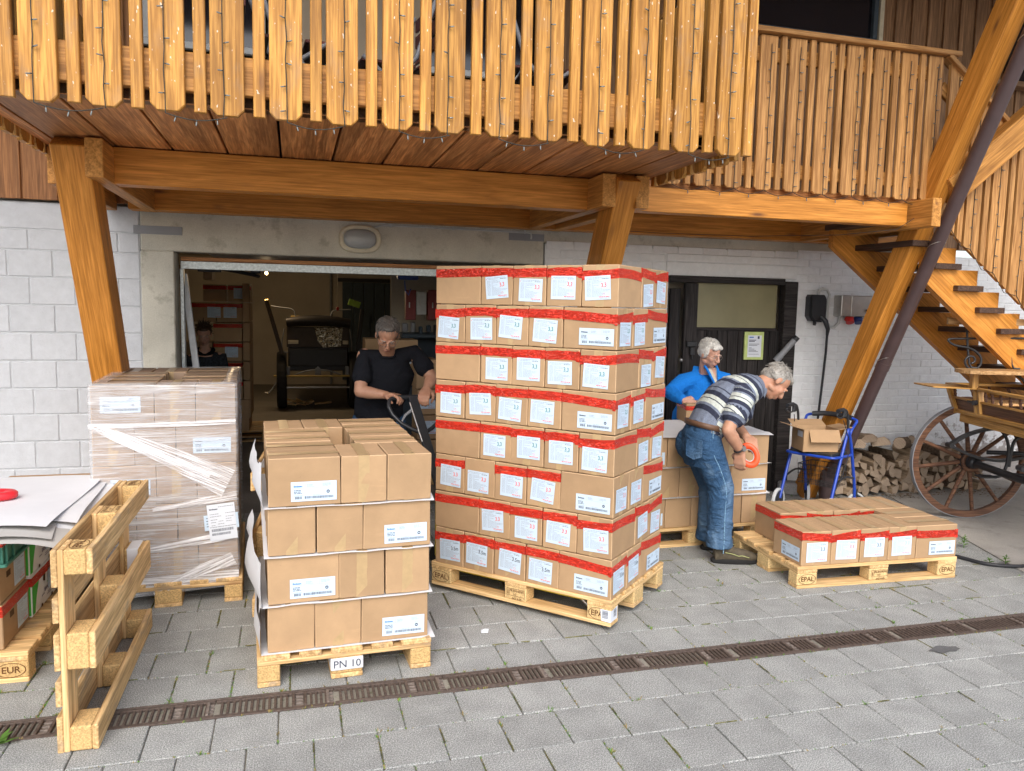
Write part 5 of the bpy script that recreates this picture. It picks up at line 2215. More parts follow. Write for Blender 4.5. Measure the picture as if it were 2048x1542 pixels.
for lay, (hang, bulge, dx, w) in enumerate(((0.0, 0.0, -0.035, 0.80), (0.11, 0.012, -0.028, 0.775), (0.0, 0.0, -0.02, 0.772), (0.0, 0.0, -0.02, 0.775))):
    nm = ['lowest white sheet on the pallet marked PN 10', 'white sheet under the third layer of the middle stack, curling at its corner', 'white sheet under the second layer of the middle stack', 'white sheet under the top layer of the middle stack, bent up on the left'][lay]
    slip_sheet(nm.replace(',', ''), M_s @ T(dx, 0.0, lay * (PH + 0.0015) - 0.0016), w, 1.185, hang, bulge, 0.012, lay + 1, 'white sheets in the middle stack', droop=.05 if lay == 0 else 1.0)
# upturned left rims of those sheets
def rim(label, M, h0, h1, out, d, seed):
    """paper standing up along the left side; bulges away from the boxes behind the near corner"""
    r = random.Random(seed)
    b_ = MB()
    fr = [0, .03, .07, .12, .18, .26, .38, .52, .68, .84, 1]
    prof = [(0, 0), (.45, .15), (1.0, .45), (.85, .75), (.5, 1.0)]
    vs = []
    for f in fr:
        hh = h0 + (h1 - h0) * f
        o_ = out * (.12 + .95 * min(1, f / .16) ** .7) * (1 + .18 * math.sin(9 * f + seed))
        for (px_, pz_) in prof:
            vs.append((-o_ * px_ - .002, d * f - .016 * (1 - min(1, f / .1)), hh * pz_ * (1 + (r.uniform(-.04, .04) if pz_ == 1 else 0))))
    n = len(prof)
    b_.add(vs, [(j * n + k, j * n + k + 1, (j + 1) * n + k + 1, (j + 1) * n + k) for j in range(len(fr) - 1) for k in range(n - 1)], None, 0, True)
    return tag(obj('sheet_flap', b_, None, M, 'white_sheet'), label, 'sheet', 'white sheets in the middle stack')


rim('white flap standing up the left side of the top layer of the middle stack', M_s @ T(-0.02, 0.004, 3 * (PH + .0015)), 0.20, 0.14, 0.045, 1.05, 2)
rim('white flap bulging out on the left of the third layer of the middle stack', M_s @ T(-0.028, 0.004, 1 * (PH + .0015) - .02), 0.23, 0.20, 0.060, 1.05, 4)
rim('small white flap on the left of the bottom layer of the middle stack', M_s @ T(-0.036, 0.004, 0), 0.15, 0.1, 0.022, 1.05, 6)

# old pallet standing on edge behind the middle stack
Mq = T(-0.12, 4.93, 0.43) @ RZ(R(86)) @ RX(R(90)) @ T(0, 0, -0.07)
pallet('worn pallet standing on edge behind the stack with white sheets', Mq, 'old_pallet_wood', 'chip_block', (None, None, None))

# ------------------------------------------------------------------ the stack wrapped in film
M_wp = T(-0.700, 4.665, 0) @ RZ(R(2.6)) @ T(0, 0.6, 0) @ RZ(R(90))
pallet('worn pallet under the stack wrapped in clear film', M_wp, 'old_pallet_wood', 'chip_block', (None, None, None))
M_w = T(-1.072, 4.68, 0.146) @ RZ(R(2.6))
for lay in range(5):
    mirror = lay % 2 == 1
    rn = ['bottom', 'fourth', 'third', 'second', 'top'][lay]
    for (cx_, cy_, rz, s, i) in pinwheel(2, 4, mirror):
        front = cy_ < PL / 2 + .01 and (s == 'front' or i == 0)
        right = s == 'right' or (s == 'front' and i == 1 and not mirror) or (s == 'back' and i == 1 and mirror)
        left = s == 'left' or (s == 'front' and i == 0 and mirror) or (s == 'back' and i == 0 and not mirror)
        if lay < 4 and not (front or right or left):
            continue
        M = M_w @ T(cx_, cy_, lay * PH) @ jit(.0012) @ RZ(R(rz))
        Bb = None
        if i == 0 and s in ('left', 'right') and cy_ < PL:
            M = M @ RZ(R(180)) if s == 'left' else M
            lab = 'wide box with long label behind clear film, %s layer of the wrapped stack' % rn
            if lay in (4, 3, 2):
                Bb = ('-y', lay, False)
        elif s == 'front':
            lab = '%s narrow box behind clear film, %s layer of the wrapped stack' % (('left' if i == 0 else 'right'), rn)
        elif s == 'back':
            lab = '%s box at the back of the wrapped stack, %s layer' % (('left' if i == 0 else 'right'), rn)
        else:
            lab = '%s box from the front along the %s side of the wrapped stack, %s layer' % (ORD[i], s, rn)
        o = carton(lab.replace(',', ''), M, None, None, None, 'boxes wrapped in clear film', 'cardboard_grey')
        if Bb:
            obj('box_label', get_B(lay, False), o, face_m(M, '-y', -0.01 if lay == 4 else 0.03, 0.115 if lay == 4 else 0.10, rnd.uniform(-.6, .6)))
# the film: a skin hugging the stack
fw, fd, fz0, fz1 = 2 * PW + PL + .006, 4 * PW + PL + .006, -0.085, 5 * PH + .002
b = MB()
peri = []
cr = .02
for (cx_, cy_, a0) in ((fw - cr, cr, -90), (fw - cr, fd - cr, 0), (cr, fd - cr, 90), (cr, cr, 180)):
    for k in range(4):
        a = R(a0 + k * 30)
        peri.append((cx_ + cr * math.cos(a), cy_ + cr * math.sin(a)))
n = len(peri)
zs = [fz0, -.04, 0.0]
for l_ in range(5):
    zs += [l_ * PH + .012, l_ * PH + .08, l_ * PH + .15, l_ * PH + .21]
zs += [fz1]
vs = []
for zz in zs:
    ph = (zz % PH) / PH
    off = .006 + .004 * math.sin(math.pi * ph) + rnd.uniform(-.001, .001)
    if zz <= -.04:
        off = .02
    for (x_, y_) in peri:
        vs.append((-.003 + x_ + (off if x_ > fw / 2 else -off), -.003 + y_ + (off if y_ > fd / 2 else -off), zz + (.035 * (x_ / fw) if zz == fz0 else 0)))
fs = [(i * n + k, i * n + (k + 1) % n, (i + 1) * n + (k + 1) % n, (i + 1) * n + k) for i in range(len(zs) - 1) for k in range(n)]
# rim folded onto the top
base = len(vs)
for (x_, y_) in peri:
    vs.append((x_ + (.07 if x_ < fw / 2 else -.07), y_ + (.07 if y_ < fd / 2 else -.07), fz1 + .004))
fs += [((len(zs) - 1) * n + k, (len(zs) - 1) * n + (k + 1) % n, base + (k + 1) % n, base + k) for k in range(n)]
b.add(vs, fs, None, 0, True)
fm = obj('stretch_film', b, None, M_w, 'stretch_film_mat')
tag(fm, 'clear stretch film wound round the left stack of boxes', 'film')
# bunched ropes of film on the near side
def ribbon(p0, p1, w0, w1, sag, out=.016):
    b_ = MB()
    A_, B_ = Vector(p0), Vector(p1)
    L_ = (B_ - A_).length
    n_ = 18
    # built with own X along the ribbon so that the streaks follow it
    X = (B_ - A_).normalized()
    Zn = Vector((0, -1, 0))
    Y = Zn.cross(X)
    M_ = Matrix(((X[0], Y[0], Zn[0], A_[0]), (X[1], Y[1], Zn[1], A_[1]), (X[2], Y[2], Zn[2], A_[2]), (0, 0, 0, 1)))
    vs_ = []
    for i in range(n_ + 1):
        f = i / n_
        w_ = w0 + (w1 - w0) * f
        for k in range(6):
            g_ = k / 5 - .5
            vs_.append((L_ * f, g_ * w_ - sag * math.sin(math.pi * f), .002 * math.sin(k * 2.1 + i * .6)))
    b_.add(vs_, [(i * 6 + k, i * 6 + k + 1, (i + 1) * 6 + k + 1, (i + 1) * 6 + k) for i in range(n_) for k in range(5)], None, 0, True)
    return obj('film_fold', b_, fm, M_w @ M_, 'film_bunch')


yo = -.017
ribbon((0.0, yo, 4 * PH + .0), (0.70, yo, 2 * PH + .10), .035, .17, -.015)
ribbon((0.05, yo - .002, 4 * PH - .01), (0.60, yo - .002, 3 * PH - .08), .03, .05, .0)
ribbon((-0.01, yo, 4 * PH), (0.745, yo, 4 * PH + .014), .022, .03, .006)
ribbon((0.30, yo, 2 * PH - .03), (0.745, yo, 2 * PH + .03), .02, .05, .0)
ribbon((0.20, yo, 1 * PH - .035), (0.745, yo, 1 * PH + .03), .02, .06, .006)
ribbon((-0.01, yo - .008, .02), (0.75, yo - .008, .0), .05, .09, .012)
ribbon((0.30, yo - .01, -.07), (0.725, yo - .01, .11), .03, .08, -.02)
# delivery note pasted over the fourth layer
b = MB()
r_ = random.Random(8)
w_, h_ = .150, .212
b.add([(-w_ / 2, -h_ / 2, 0), (w_ / 2, -h_ / 2, 0), (w_ / 2, h_ / 2, 0), (-w_ / 2, h_ / 2, 0)], [(0, 1, 2, 3)], None, 0)
vs, fs = text_geo('Simbasan', 0.0125, 0.0005)
b.add(vs, fs, T(-w_ / 2 + .034, h_ / 2 - .028, .0005), 1)
for (x_, y_, l_) in ((.055, .012, .085), (.006, .052, .05), (.09, .052, .05), (.006, .066, .06), (.09, .072, .045), (.008, .085, .035), (.09, .086, .03), (.05, .096, .025), (.008, .10, .03), (.09, .10, .03), (.045, .112, .035), (.01, .118, .02), (.0, .128, .14)):
    words(b, r_, -w_ / 2 + .006 + x_, h_ / 2 - y_ - .006, l_, .0024, 1)
bars(b, r_, -w_ / 2 + .014, -h_ / 2 + .052, .118, .016, 1)
bars(b, r_, -w_ / 2 + .014, -h_ / 2 + .030, .10, .014, 1)
tag(obj('delivery_note', b, None, M_w @ T(.665, -.021, 1 * PH + .105) @ RX(R(90)) @ RZ(R(5)), ['paper', 'ink']), 'tall printed note with two bar codes on the wrapped stack', 'note')
b = MB()
w_, h_ = .185, .09
b.add([(-w_ / 2, -h_ / 2, 0), (w_ / 2, -h_ / 2, 0), (w_ / 2, h_ / 2, 0), (-w_ / 2, h_ / 2, 0)], [(0, 1, 2, 3)], None, 0)
for k in range(4):
    words(b, r_, -w_ / 2 + .012, h_ / 2 - .02 - k * .016, .02, .004, 1)
tag(obj('under_label', b, None, M_w @ T(.66, -.0165, 1 * PH + .105) @ RX(R(90)) @ RZ(R(4)), ['paper_blue', 'ink']), 'wide label half covered by the note on the wrapped stack', 'label')

# ------------------------------------------------------------------ the low pallet on the right
M_low = T(3.655, 4.530, 0) @ RZ(R(-1.6))
pallet('pale new pallet lying on the right with one layer of boxes', M_low, blk='pale_chip_block')
X0, Y0 = -0.575, -0.395
seed = 40
low = []
for i in range(4):
    low.append((X0 + (i + .5) * .2125, Y0 + PL / 2, -90, 'front', i))
for i in range(2):
    low.append((X0 + 4 * .2125 + PL / 2, Y0 + (i + .5) * PW, 0, 'right', i))
for i in range(5):
    low.append((X0 + .125 + (i + .5) * .2095, Y0 + 2 * PW + PL / 2 + .015, 90, 'back', i))
for (cx_, cy_, rz, s, i) in low:
    seed += 1
    M = M_low @ T(cx_, cy_, 0.1455) @ jit(.001) @ RZ(R(rz))
    A = Bb = None
    if s == 'front':
        txt, ink = [('3.3', 'ink'), ('3.3', 'ink_red'), ('3.3', 'ink'), ('3 3', 'ink_grey')][i]
        A = ('+x', txt, ink, seed, rnd.uniform(-.008, .008), rnd.uniform(-.012, .006), rnd.uniform(-2, 1))
        lab = '%s box from the left in the front row on the low pallet' % ORD[i]
        if i == 0:
            Bb = ('-y', 3, False)
    elif s == 'right':
        lab = ('front' if i == 0 else 'rear') + ' wide box at the right end of the low pallet'
        if i == 0:
            Bb = ('-y', 2, False)
    else:
        lab = '%s box from the left in the back row on the low pallet' % ORD[i]
    carton(lab, M, ((seed % 9), ('-y', '+x', '+y', '-x')), A, Bb, 'boxes on the low pallet')

# ------------------------------------------------------------------ the stack behind the bending man
M_rp = T(2.855, 5.505, 0) @ RZ(R(1.5))
pallet('pale pallet under the half height stack behind the bending man', M_rp, blk='pale_chip_block', marks=(None, None, None))
X0, Y0 = -0.585, -0.385
seed = 60
for lay in range(3):
    mirror = lay == 1
    rn = ['bottom', 'middle', 'top'][lay]
    for (cx_, cy_, rz, s, i) in pinwheel(4, 2, mirror):
        tot = 4 * PW + PL
        front = cy_ < PL / 2 + .01 and (s == 'front' or i == 0)
        right = s == 'right' or (s == 'back' and i == 3 and mirror)
        if not (front or right):
            continue
        seed += 1
        M = M_rp @ T(X0 + cx_, Y0 + cy_, 0.146 + lay * (PH + .002)) @ jit(.001) @ RZ(R(rz))
        Bb = None
        if s == 'front':
            lab = '%s box from the left on the front of the half height stack %s layer' % (ORD[i + (0 if mirror else 1)], rn)
        elif s in ('left', 'right') and i == 0 and front:
            M = M @ RZ(R(180)) if s == 'left' else M
            Bb = ('-y', lay, False)
            lab = 'wide labelled box in the %s layer of the half height stack' % rn
        else:
            lab = '%s box on the right side of the half height stack %s layer' % ('farthest' if s == 'back' else ('near' if i == 0 else 'far'), rn)
        carton(lab, M, None, None, Bb, 'boxes in the half height stack')
for lay, (lab, h) in enumerate((('white sheet on top of the half height stack', 3), ('white sheet under the top layer of the half height stack', 2), ('white sheet under the middle layer of the half height stack', 1))):
    slip_sheet(lab, M_rp @ T(X0 - .01, Y0 - .004, 0.146 + h * (PH + .002) - .0008), 1.20, 0.77, 0, 0, 0.016, 10 + lay, 'white sheets in the half height stack')
b = MB()
for k, (x0, x1, hh) in enumerate(((1.0, 1.19, .035), )):
    b.add([(x0, -.02, 0), (x1, -.02, 0), (x1 + .005, -.028, hh), (x1 - .04, -.05, -.01), (x0, -.04, -.018)], [(0, 1, 2, 3, 4)])

# ------------------------------------------------------------------ pallet standing upright in the foreground
M_up = T(-0.741, 3.80, 0.402) @ RZ(R(90.4)) @ RX(R(90))
M_up = Matrix(((0, 0, -1, -0.741), (1, 0, 0, 3.80), (0, -1, 0, 0.402), (0, 0, 0, 1)))
pal_u = pallet('worn pallet standing upright on its long edge in the left foreground', M_up, 'old_pallet_wood', 'chip_block', ('EPAL', 'MID', 'EPAL'))
b = MB()
b.cbox((0.529, 0, 0.0613), (0.150, 0.150, 0.055), 0.004, M_up)
obj('paper_band', b, pal_u, None, 'white_sheet')

# ------------------------------------------------------------------ left edge: pallet with banana boxes, crates and sheets
M_le = T(-1.768, 4.272, 0) @ RZ(R(-0.5))
pallet('worn pallet with stamped corner block at the left edge under banana boxes', M_le, 'old_pallet_wood', 'chip_block', ('EUR', 'MID', 'EUR'))


def side_box(name, label, x0, x1, y0, y1, z0, z1, card='cardboard', red=None, sheet=True, hole=True, group=None):
    o = thing(name, label, 'box', T((x0 + x1) / 2, (y0 + y1) / 2, z0), group)
    b_ = MB()
    b_.cbox(((x0 + x1) / 2, (y0 + y1) / 2, (z0 + z1) / 2), (x1 - x0, y1 - y0, z1 - z0), .004)
    obj('box_body', b_, o, None, card)
    if red:
        b_ = MB()
        b_.box(((x0 + x1) / 2, (y0 + y1) / 2, z1 - red), (x1 - x0 + .003, y1 - y0 + .003, .05))
        obj('red_tape', b_, o, None, 'red_tape')
    if sheet:
        obj('delivery_sheet', get_A(1, '', 'ink'), o, T(x1 + .002, y1 - .10, z0 + .085) @ RZ(R(90)) @ RX(R(90)))
    if hole:
        b_ = MB()
        b_.box((x1 + .001, y0 + (y1 - y0) * .33, z0 + (z1 - z0) * .62), (.002, .05, .028))
        obj('hand_hole', b_, o, None, 'dark_inside')
    return o


side_box('cardboard_box', 'plain box with hand hole and red tape lowest in the left edge stack', -1.70, -1.278, 3.90, 4.262, .146, .352, red=.03)
side_box('cardboard_box', 'plain box with hand hole under the green crate at the left edge', -1.70, -1.285, 3.90, 4.262, .354, .535)
for k, (z0, z1, red, lab) in enumerate(((.146, .352, True, 'lower white and green banana box at the left edge, red tape round its top'), (.354, .560, False, 'upper white and green banana box at the left edge'))):
    x1, y0, y1 = -1.268 - .005 * k, 4.275, 4.675
    o = thing('banana_box', lab.replace(',', ''), 'box', T(-1.5, 4.47, z0), 'banana boxes at the left edge')
    b = MB()
    b.cbox((-1.5 - .0, (y0 + y1) / 2, (z0 + z1) / 2), (2 * (x1 + 1.5), y1 - y0, z1 - z0), .004)
    obj('box_body', b, o, None, 'banana_white')
    # green end with a leaf-shaped edge on the side that faces right
    pts = [(y0 - .0, z0 + .012)]
    n = 9
    edge = []
    for i in range(n + 1):
        f = i / n
        edge.append((y0 + .085 + .055 * f - .05 * math.sin(f * math.pi * .5) * (1 - f) * 1.5 - .045 * (1 - f) ** 2, z0 + .012 + (z1 - z0 - .024) * f))
    poly = [(y0 + .002, z0 + .012)] + edge + [(y0 + .002, z1 - .012)]
    b = MB()
    b.add([(x1 + .0025, y_, z_) for y_, z_ in poly], [tuple(range(len(poly)))])
    b.box((-1.5, y0 - .001, (z0 + z1) / 2), (2 * (x1 + 1.5) - .01, .003, z1 - z0 - .02))
    obj('green_print', b, o, None, 'leaf_green_print')
    b = MB()
    my = (y0 + y1) / 2
    vs, fs = text_geo('BANANA', .030, .0006)
    Mt = T(x1 + .003, my + .055, z0 + .075) @ RZ(R(90)) @ RX(R(90))
    b.add(vs, fs, Mt, 0)
    vs, fs = text_geo('bananas', .014, .0003)
    b.add(vs, fs, Mt @ T(.01, .028, 0), 1)
    vs, fs = text_geo('premium', .013, .0003)
    b.add(vs, fs, Mt @ T(-.085, -.016, 0), 0)
    r_ = random.Random(3 + k)
    Mp = Mt @ T(-.06, -.035, .0)
    bb = MB()
    words(bb, r_, .04, -.004, .07, .004, 0)
    words(bb, r_, .05, .006, .05, .003, 0)
    b.add(bb.v, bb.f, Mp, 0)
    # purple corner
    b.add([(x1 + .003, y1 - .075, z0 + .03), (x1 + .003, y1 - .002, z0 + .015), (x1 + .003, y1 - .002, z0 + .075), (x1 + .003, y1 - .05, z0 + .075)], [(0, 1, 2, 3)], None, 0)
    obj('printing', b, o, None, ['banana_purple', 'leaf_green_print'])
    b = MB()
    b.add([(x1 + .003, my - .025, z0 + .13), (x1 + .003, my + .01, z0 + .118), (x1 + .003, my + .022, z0 + .17), (x1 + .003, my + .005, z0 + .178), (x1 + .003, my - .02, z0 + .165)], [(0, 1, 2, 3, 4)])
    for yy in (y0 + .13, y1 - .1):
        b.add([(x1 + .003, yy, z0 + .004), (x1 + .003, yy + .03, z0 + .004), (x1 + .003, yy + .025, z0 + .02), (x1 + .003, yy + .005, z0 + .02)], [(0, 1, 2, 3)])
    obj('hand_hole', b, o, None, 'dark_inside')
    if red:
        b = MB()
        b.box((-1.5, my, z1 - .027), (2 * (x1 + 1.5) + .008, y1 - y0 + .006, .042))
        obj('red_tape', b, o, None, 'red_tape')
    obj('delivery_sheet', get_A(k, '', 'ink'), o, T(x1 + .004, y1 - .085, z0 + .115) @ RZ(R(90)) @ RX(R(90)) @ Matrix.Scale(.85, 4))
# green plastic crate, open, taped with red
cr_ = thing('plastic_crate', 'dark green plastic crate with a red tape band at the left edge', 'crate', T(-1.5, 4.1, .537))
b = MB()
x0, x1, y0, y1, z0, z1 = -1.70, -1.255, 3.87, 4.30, .537, .715
for (c, s) in (((x1 - .005, (y0 + y1) / 2, (z0 + z1) / 2), (.01, y1 - y0, z1 - z0)), ((x0 + .005, (y0 + y1) / 2, (z0 + z1) / 2), (.01, y1 - y0, z1 - z0)), (((x0 + x1) / 2, y0 + .005, (z0 + z1) / 2), (x1 - x0 - .02, .01, z1 - z0)), (((x0 + x1) / 2, y1 - .005, (z0 + z1) / 2), (x1 - x0 - .02, .01, z1 - z0)), (((x0 + x1) / 2, (y0 + y1) / 2, z0 + .006), (x1 - x0 - .02, y1 - y0 - .02, .01))):
    b.cbox(c, s, .002)
obj('crate_body', b, cr_, None, 'green_crate')
b = MB()
for z_ in (z0 + .012, z1 - .008):
    b.cbox((x1 + .008, (y0 + y1) / 2, z_), (.02, y1 - y0 + .03, .016), .003)
    b.cbox(((x0 + x1) / 2, y0 - .008, z_), (x1 - x0 + .03, .02, .016), .003)
for y_ in (y0 + .03, y0 + .12, y1 - .12, y1 - .03):
    b.cbox((x1 + .005, y_, (z0 + z1) / 2), (.012, .014, z1 - z0 - .03), .003)
obj('crate_rim', b, cr_, None, 'green_crate')
b = MB()
b.box(((x0 + x1) / 2, y0 + .06, z1 - .05), (x1 - x0 + .026, .20, .045))
obj('red_tape', b, cr_, None, 'red_tape')
b = MB()
b.cbox((-1.262, 4.22, z1 - .05), (.004, .035, .03), .001, RX(0))
obj('crate_tag', b, cr_, None, 'cream_plastic')
# third row behind on the floor
side_box('cardboard_box', 'dim cardboard box with red tape behind the banana boxes', -1.60, -1.17, 4.74, 5.10, .0, .70, red=.06, sheet=False, hole=False)

# heap of white slip sheets on top
def loose_sheet(label, M, w, d, droop, seed, mat):
    r = random.Random(seed)
    b_ = MB()
    nx, ny = 16, 14
    vs = []
    for j in range(ny + 1):
        for i in range(nx + 1):
            u, v = i / nx, j / ny
            zz = droop * max(0, u - .72) ** 2 * 7 * (1.0 - .6 * v) + droop * max(0, .25 - v) ** 2 * 5
            zz += .004 * math.sin(u * 6 + seed) * math.sin(v * 5 + seed)
            vs.append((-w + w * u, d * v, zz))
    fs = [(j * (nx + 1) + i, j * (nx + 1) + i + 1, (j + 1) * (nx + 1) + i + 1, (j + 1) * (nx + 1) + i) for j in range(ny) for i in range(nx)]
    b_.add(vs, fs, None, 0, True)
    o = obj('slip_sheet', b_, None, M, mat)
    return tag(o, label, 'sheet', 'heap of slip sheets at the left edge')


specs = [(-.985, 3.73, .722, 4, -.09, 'grey_sheet', 'lowest grey sheet of the heap at the left edge'),
         (-1.00, 3.80, .730, -6, -.10, 'white_sheet', 'second lowest sheet of the heap at the left edge'),
         (-1.03, 3.76, .738, 8, -.06, 'grey_sheet', 'middle grey sheet of the heap at the left edge'),
         (-.975, 3.95, .746, 2, -.05, 'white_sheet', 'second white sheet from the top of the heap at the left edge'),
         (-1.06, 3.80, .756, -2, -.03, 'white_sheet', 'topmost white sheet of the heap under the red dispenser')]
for k, (x_, y_, z_, a_, dr_, mt, lab) in enumerate(specs):
    loose_sheet(lab, T(x_, y_, z_) @ RZ(R(a_)), 0.85, 0.98 - .1 * (k == 3), dr_, k + 1, mt)
dsp = thing('tape_dispenser', 'flat red tape dispenser lying on the heap of white sheets', 'tape dispenser', T(-1.40, 4.26, .76))
b = MB()
prof = [(.001, .0), (.062, .0), (.07, .008), (.07, .028), (.062, .036), (.03, .036), (.028, .03), (.001, .03)]
b.lathe(prof, 24, 0, T(-1.40, 4.26, .762) @ Matrix.Diagonal((1.35, 1, 1, 1)))
obj('dispenser_body', b, dsp, None, 'dispenser_red')
# scrap of white paper on the paving
b = MB()
b.add([(0, 0, .004), (.035, -.01, .006), (.045, .02, .014), (.02, .012, .02), (.005, .03, .008)], [(0, 1, 3), (1, 2, 3), (0, 3, 4)])
tag(obj('paper_scrap', b, None, T(.95, 3.93, 0), 'paper'), 'small torn white paper scrap lying on the paving', 'scrap')
# ================================================================== FIREWOOD
def log_mesh(seed, ln=0.30):
    r = random.Random(seed)
    k = r.choice((3, 3, 4, 4, 5))
    R0 = r.uniform(.052, .078)
    a0 = r.uniform(0, 6.28)
    span = r.uniform(1.3, 2.4)
    # wedge of a round: tip plus an arc of bark
    poly = [(-R0 * .45, -R0 * .1)]
    n = 5
    for i in range(n):
        a = -span / 2 + span * i / (n - 1)
        poly.append((R0 * 1.25 * math.cos(a) - R0 * .45, R0 * 1.25 * math.sin(a) + r.uniform(-.004, .004)))
    poly = [(p[0] * math.cos(a0) - p[1] * math.sin(a0), p[0] * math.sin(a0) + p[1] * math.cos(a0)) for p in poly]
    m = len(poly)
    mb = MB()
    rings = []
    nr = 4
    for j in range(nr):
        f = j / (nr - 1)
        rings += [((f - .5) * ln + (r.uniform(-.008, .008) if j in (0, nr - 1) else 0), p[0] * r.uniform(.94, 1.06), p[1] * r.uniform(.94, 1.06)) for p in poly]
    mb.add(rings, [tuple(range(m))[::-1], tuple(range((nr - 1) * m, nr * m))], None, 1)
    for j in range(nr - 1):
        for i in range(m):
            l = (i + 1) % m
            bark = 0 < i < m - 1
            mb.add([rings[j * m + i], rings[j * m + l], rings[(j + 1) * m + l], rings[(j + 1) * m + i]], [(0, 1, 2, 3)], None, 2 if bark else 0)
    return mb.mesh('split_log', ['log_wood', 'log_end', 'bark'])


lms = [log_mesh(s) for s in range(14)]
cnt = 0
for row in range(5):
    z = 0.056 + row * 0.082
    x = 4.96 + (row % 2) * .05 + rnd.uniform(0, .03)
    xe = 6.75 - row * .09
    while x < xe:
        if row == 4 and rnd.random() < .35:
            x += .12
            continue
        M = T(x, 6.37 + rnd.uniform(-.025, .025), z + rnd.uniform(-.010, .010)) @ RZ(R(90 + rnd.uniform(-6, 6))) @ RX(rnd.uniform(0, 6.28))
        o = obj('split_log', lms[cnt % 14], None, M)
        tag(o, 'split firewood log packed in the stack along the white brick wall', 'log', 'firewood logs in the stack')
        cnt += 1
        x += rnd.uniform(.085, .112)
tops = [((4.99, 6.28, .46), 62, 'pale flat split log lying slanted on the left end of the firewood'), ((5.16, 6.31, .49), 58, 'second slanted split log from the left on top of the firewood'),
        ((5.31, 6.36, .53), 66, 'third slanted split log from the left on top of the firewood'), ((5.47, 6.31, .50), 52, 'barked split log lying on top near the middle of the firewood'),
        ((5.74, 6.30, .485), 38, 'long barked log lying askew on the firewood behind the wheel'), ((6.0, 6.36, .50), 18, 'thin birch log lying along the top of the firewood')]
for k, (p, a, lab) in enumerate(tops):
    mb = MB()
    ln = .42 if k in (1, 2, 4) else .36
    if k >= 4:
        pts = [Vector((-ln / 2 + ln * i / 5, rnd.uniform(-.006, .006), rnd.uniform(-.004, .004))) for i in range(6)]
        rr = .058 if k == 4 else .042
        mb.tube(pts, [rr * rnd.uniform(.93, 1.07) for _ in pts], 10, 2, caps=False)
        for e, sg in ((0, -1), (-1, 1)):
            mb.cyl(pts[e] - Vector((.002 * sg, 0, 0)), pts[e] + Vector((.002 * sg, 0, 0)), rr * .97, 10, 1)
        o = obj('firewood_log', mb, None, T(*p) @ RZ(R(a)) @ RY(R(6)), ['log_wood', 'log_end', 'white_brick' if k == 5 else 'bark'])
    else:
        r = random.Random(50 + k)
        prof = [(-.078, -.03), (.072, -.036), (.080, .004), (.03, .040), (-.04, .046), (-.082, .010)]
        n_ = len(prof)
        rings = []
        for j in range(4):
            f = j / 3 - .5
            rings += [(ln * f + r.uniform(-.006, .006), y_ * r.uniform(.88, 1.1), z_ * r.uniform(.85, 1.15)) for y_, z_ in prof]
        mb.add(rings, [tuple(range(n_))[::-1], tuple(range(3 * n_, 4 * n_))], None, 1)
        for j in range(3):
            for i in range(n_):
                l = (i + 1) % n_
                mb.add([rings[j * n_ + i], rings[j * n_ + l], rings[(j + 1) * n_ + l], rings[(j + 1) * n_ + i]], [(0, 1, 2, 3)], None, 2 if (i in (3, 4) and k in (1, 3)) else 0)
        o = obj('firewood_log', mb, None, T(*p) @ RZ(R(a)) @ RY(R(8)) @ RX(R(r.uniform(-15, 15))), ['log_wood', 'log_end', 'bark'])
    tag(o, lab, 'log', 'logs lying on top of the firewood')
# bark litter in front of the stack
b = MB()
for i in range(260):
    x, y = rnd.uniform(4.9, 7.0), 6.2 - abs(rnd.gauss(0, .10))
    a = rnd.uniform(0, 6.28)
    s = rnd.uniform(.006, .028)
    c_, s_ = math.cos(a) * s, math.sin(a) * s
    z = .009
    b.add([(x - c_, y - s_, z), (x + s_ * .3, y - c_ * .3, z + .003), (x + c_, y + s_, z + .004), (x - s_ * .3, y + c_ * .3, z + .006)], [(0, 1, 2, 3)])
tag(obj('bark_litter', b, None, None, 'litter'), kind='stuff')
# granite block by the door
b = MB()
b.cbox((0, 0, .055), (.26, .16, .115), .012)
o = obj('granite_block', b, None, T(4.60, 6.44, 0) @ RZ(R(-24)), 'granite')
tag(o, 'rough grey granite block on the paving at the foot of the door post', 'stone')

# ================================================================== HORSE WAGON
M_wg = T(5.55, 5.30, 0.006) @ RZ(R(-16))
wg = thing('horse_wagon', 'old honey coloured horse wagon with large spoked wheel at the right edge', 'wagon', M_wg)


def W(p):
    return M_wg @ Vector(p)


WXv, WYv = M_wg.to_3x3() @ Vector((1, 0, 0)), M_wg.to_3x3() @ Vector((0, 1, 0))


def wbeam(name, p0, p1, w, h, mat, up=(0, 0, 1), ch=.004):
    return beam2(name, wg, W(p0), W(p1), w, h, mat, M_wg.to_3x3() @ Vector(up), ch)


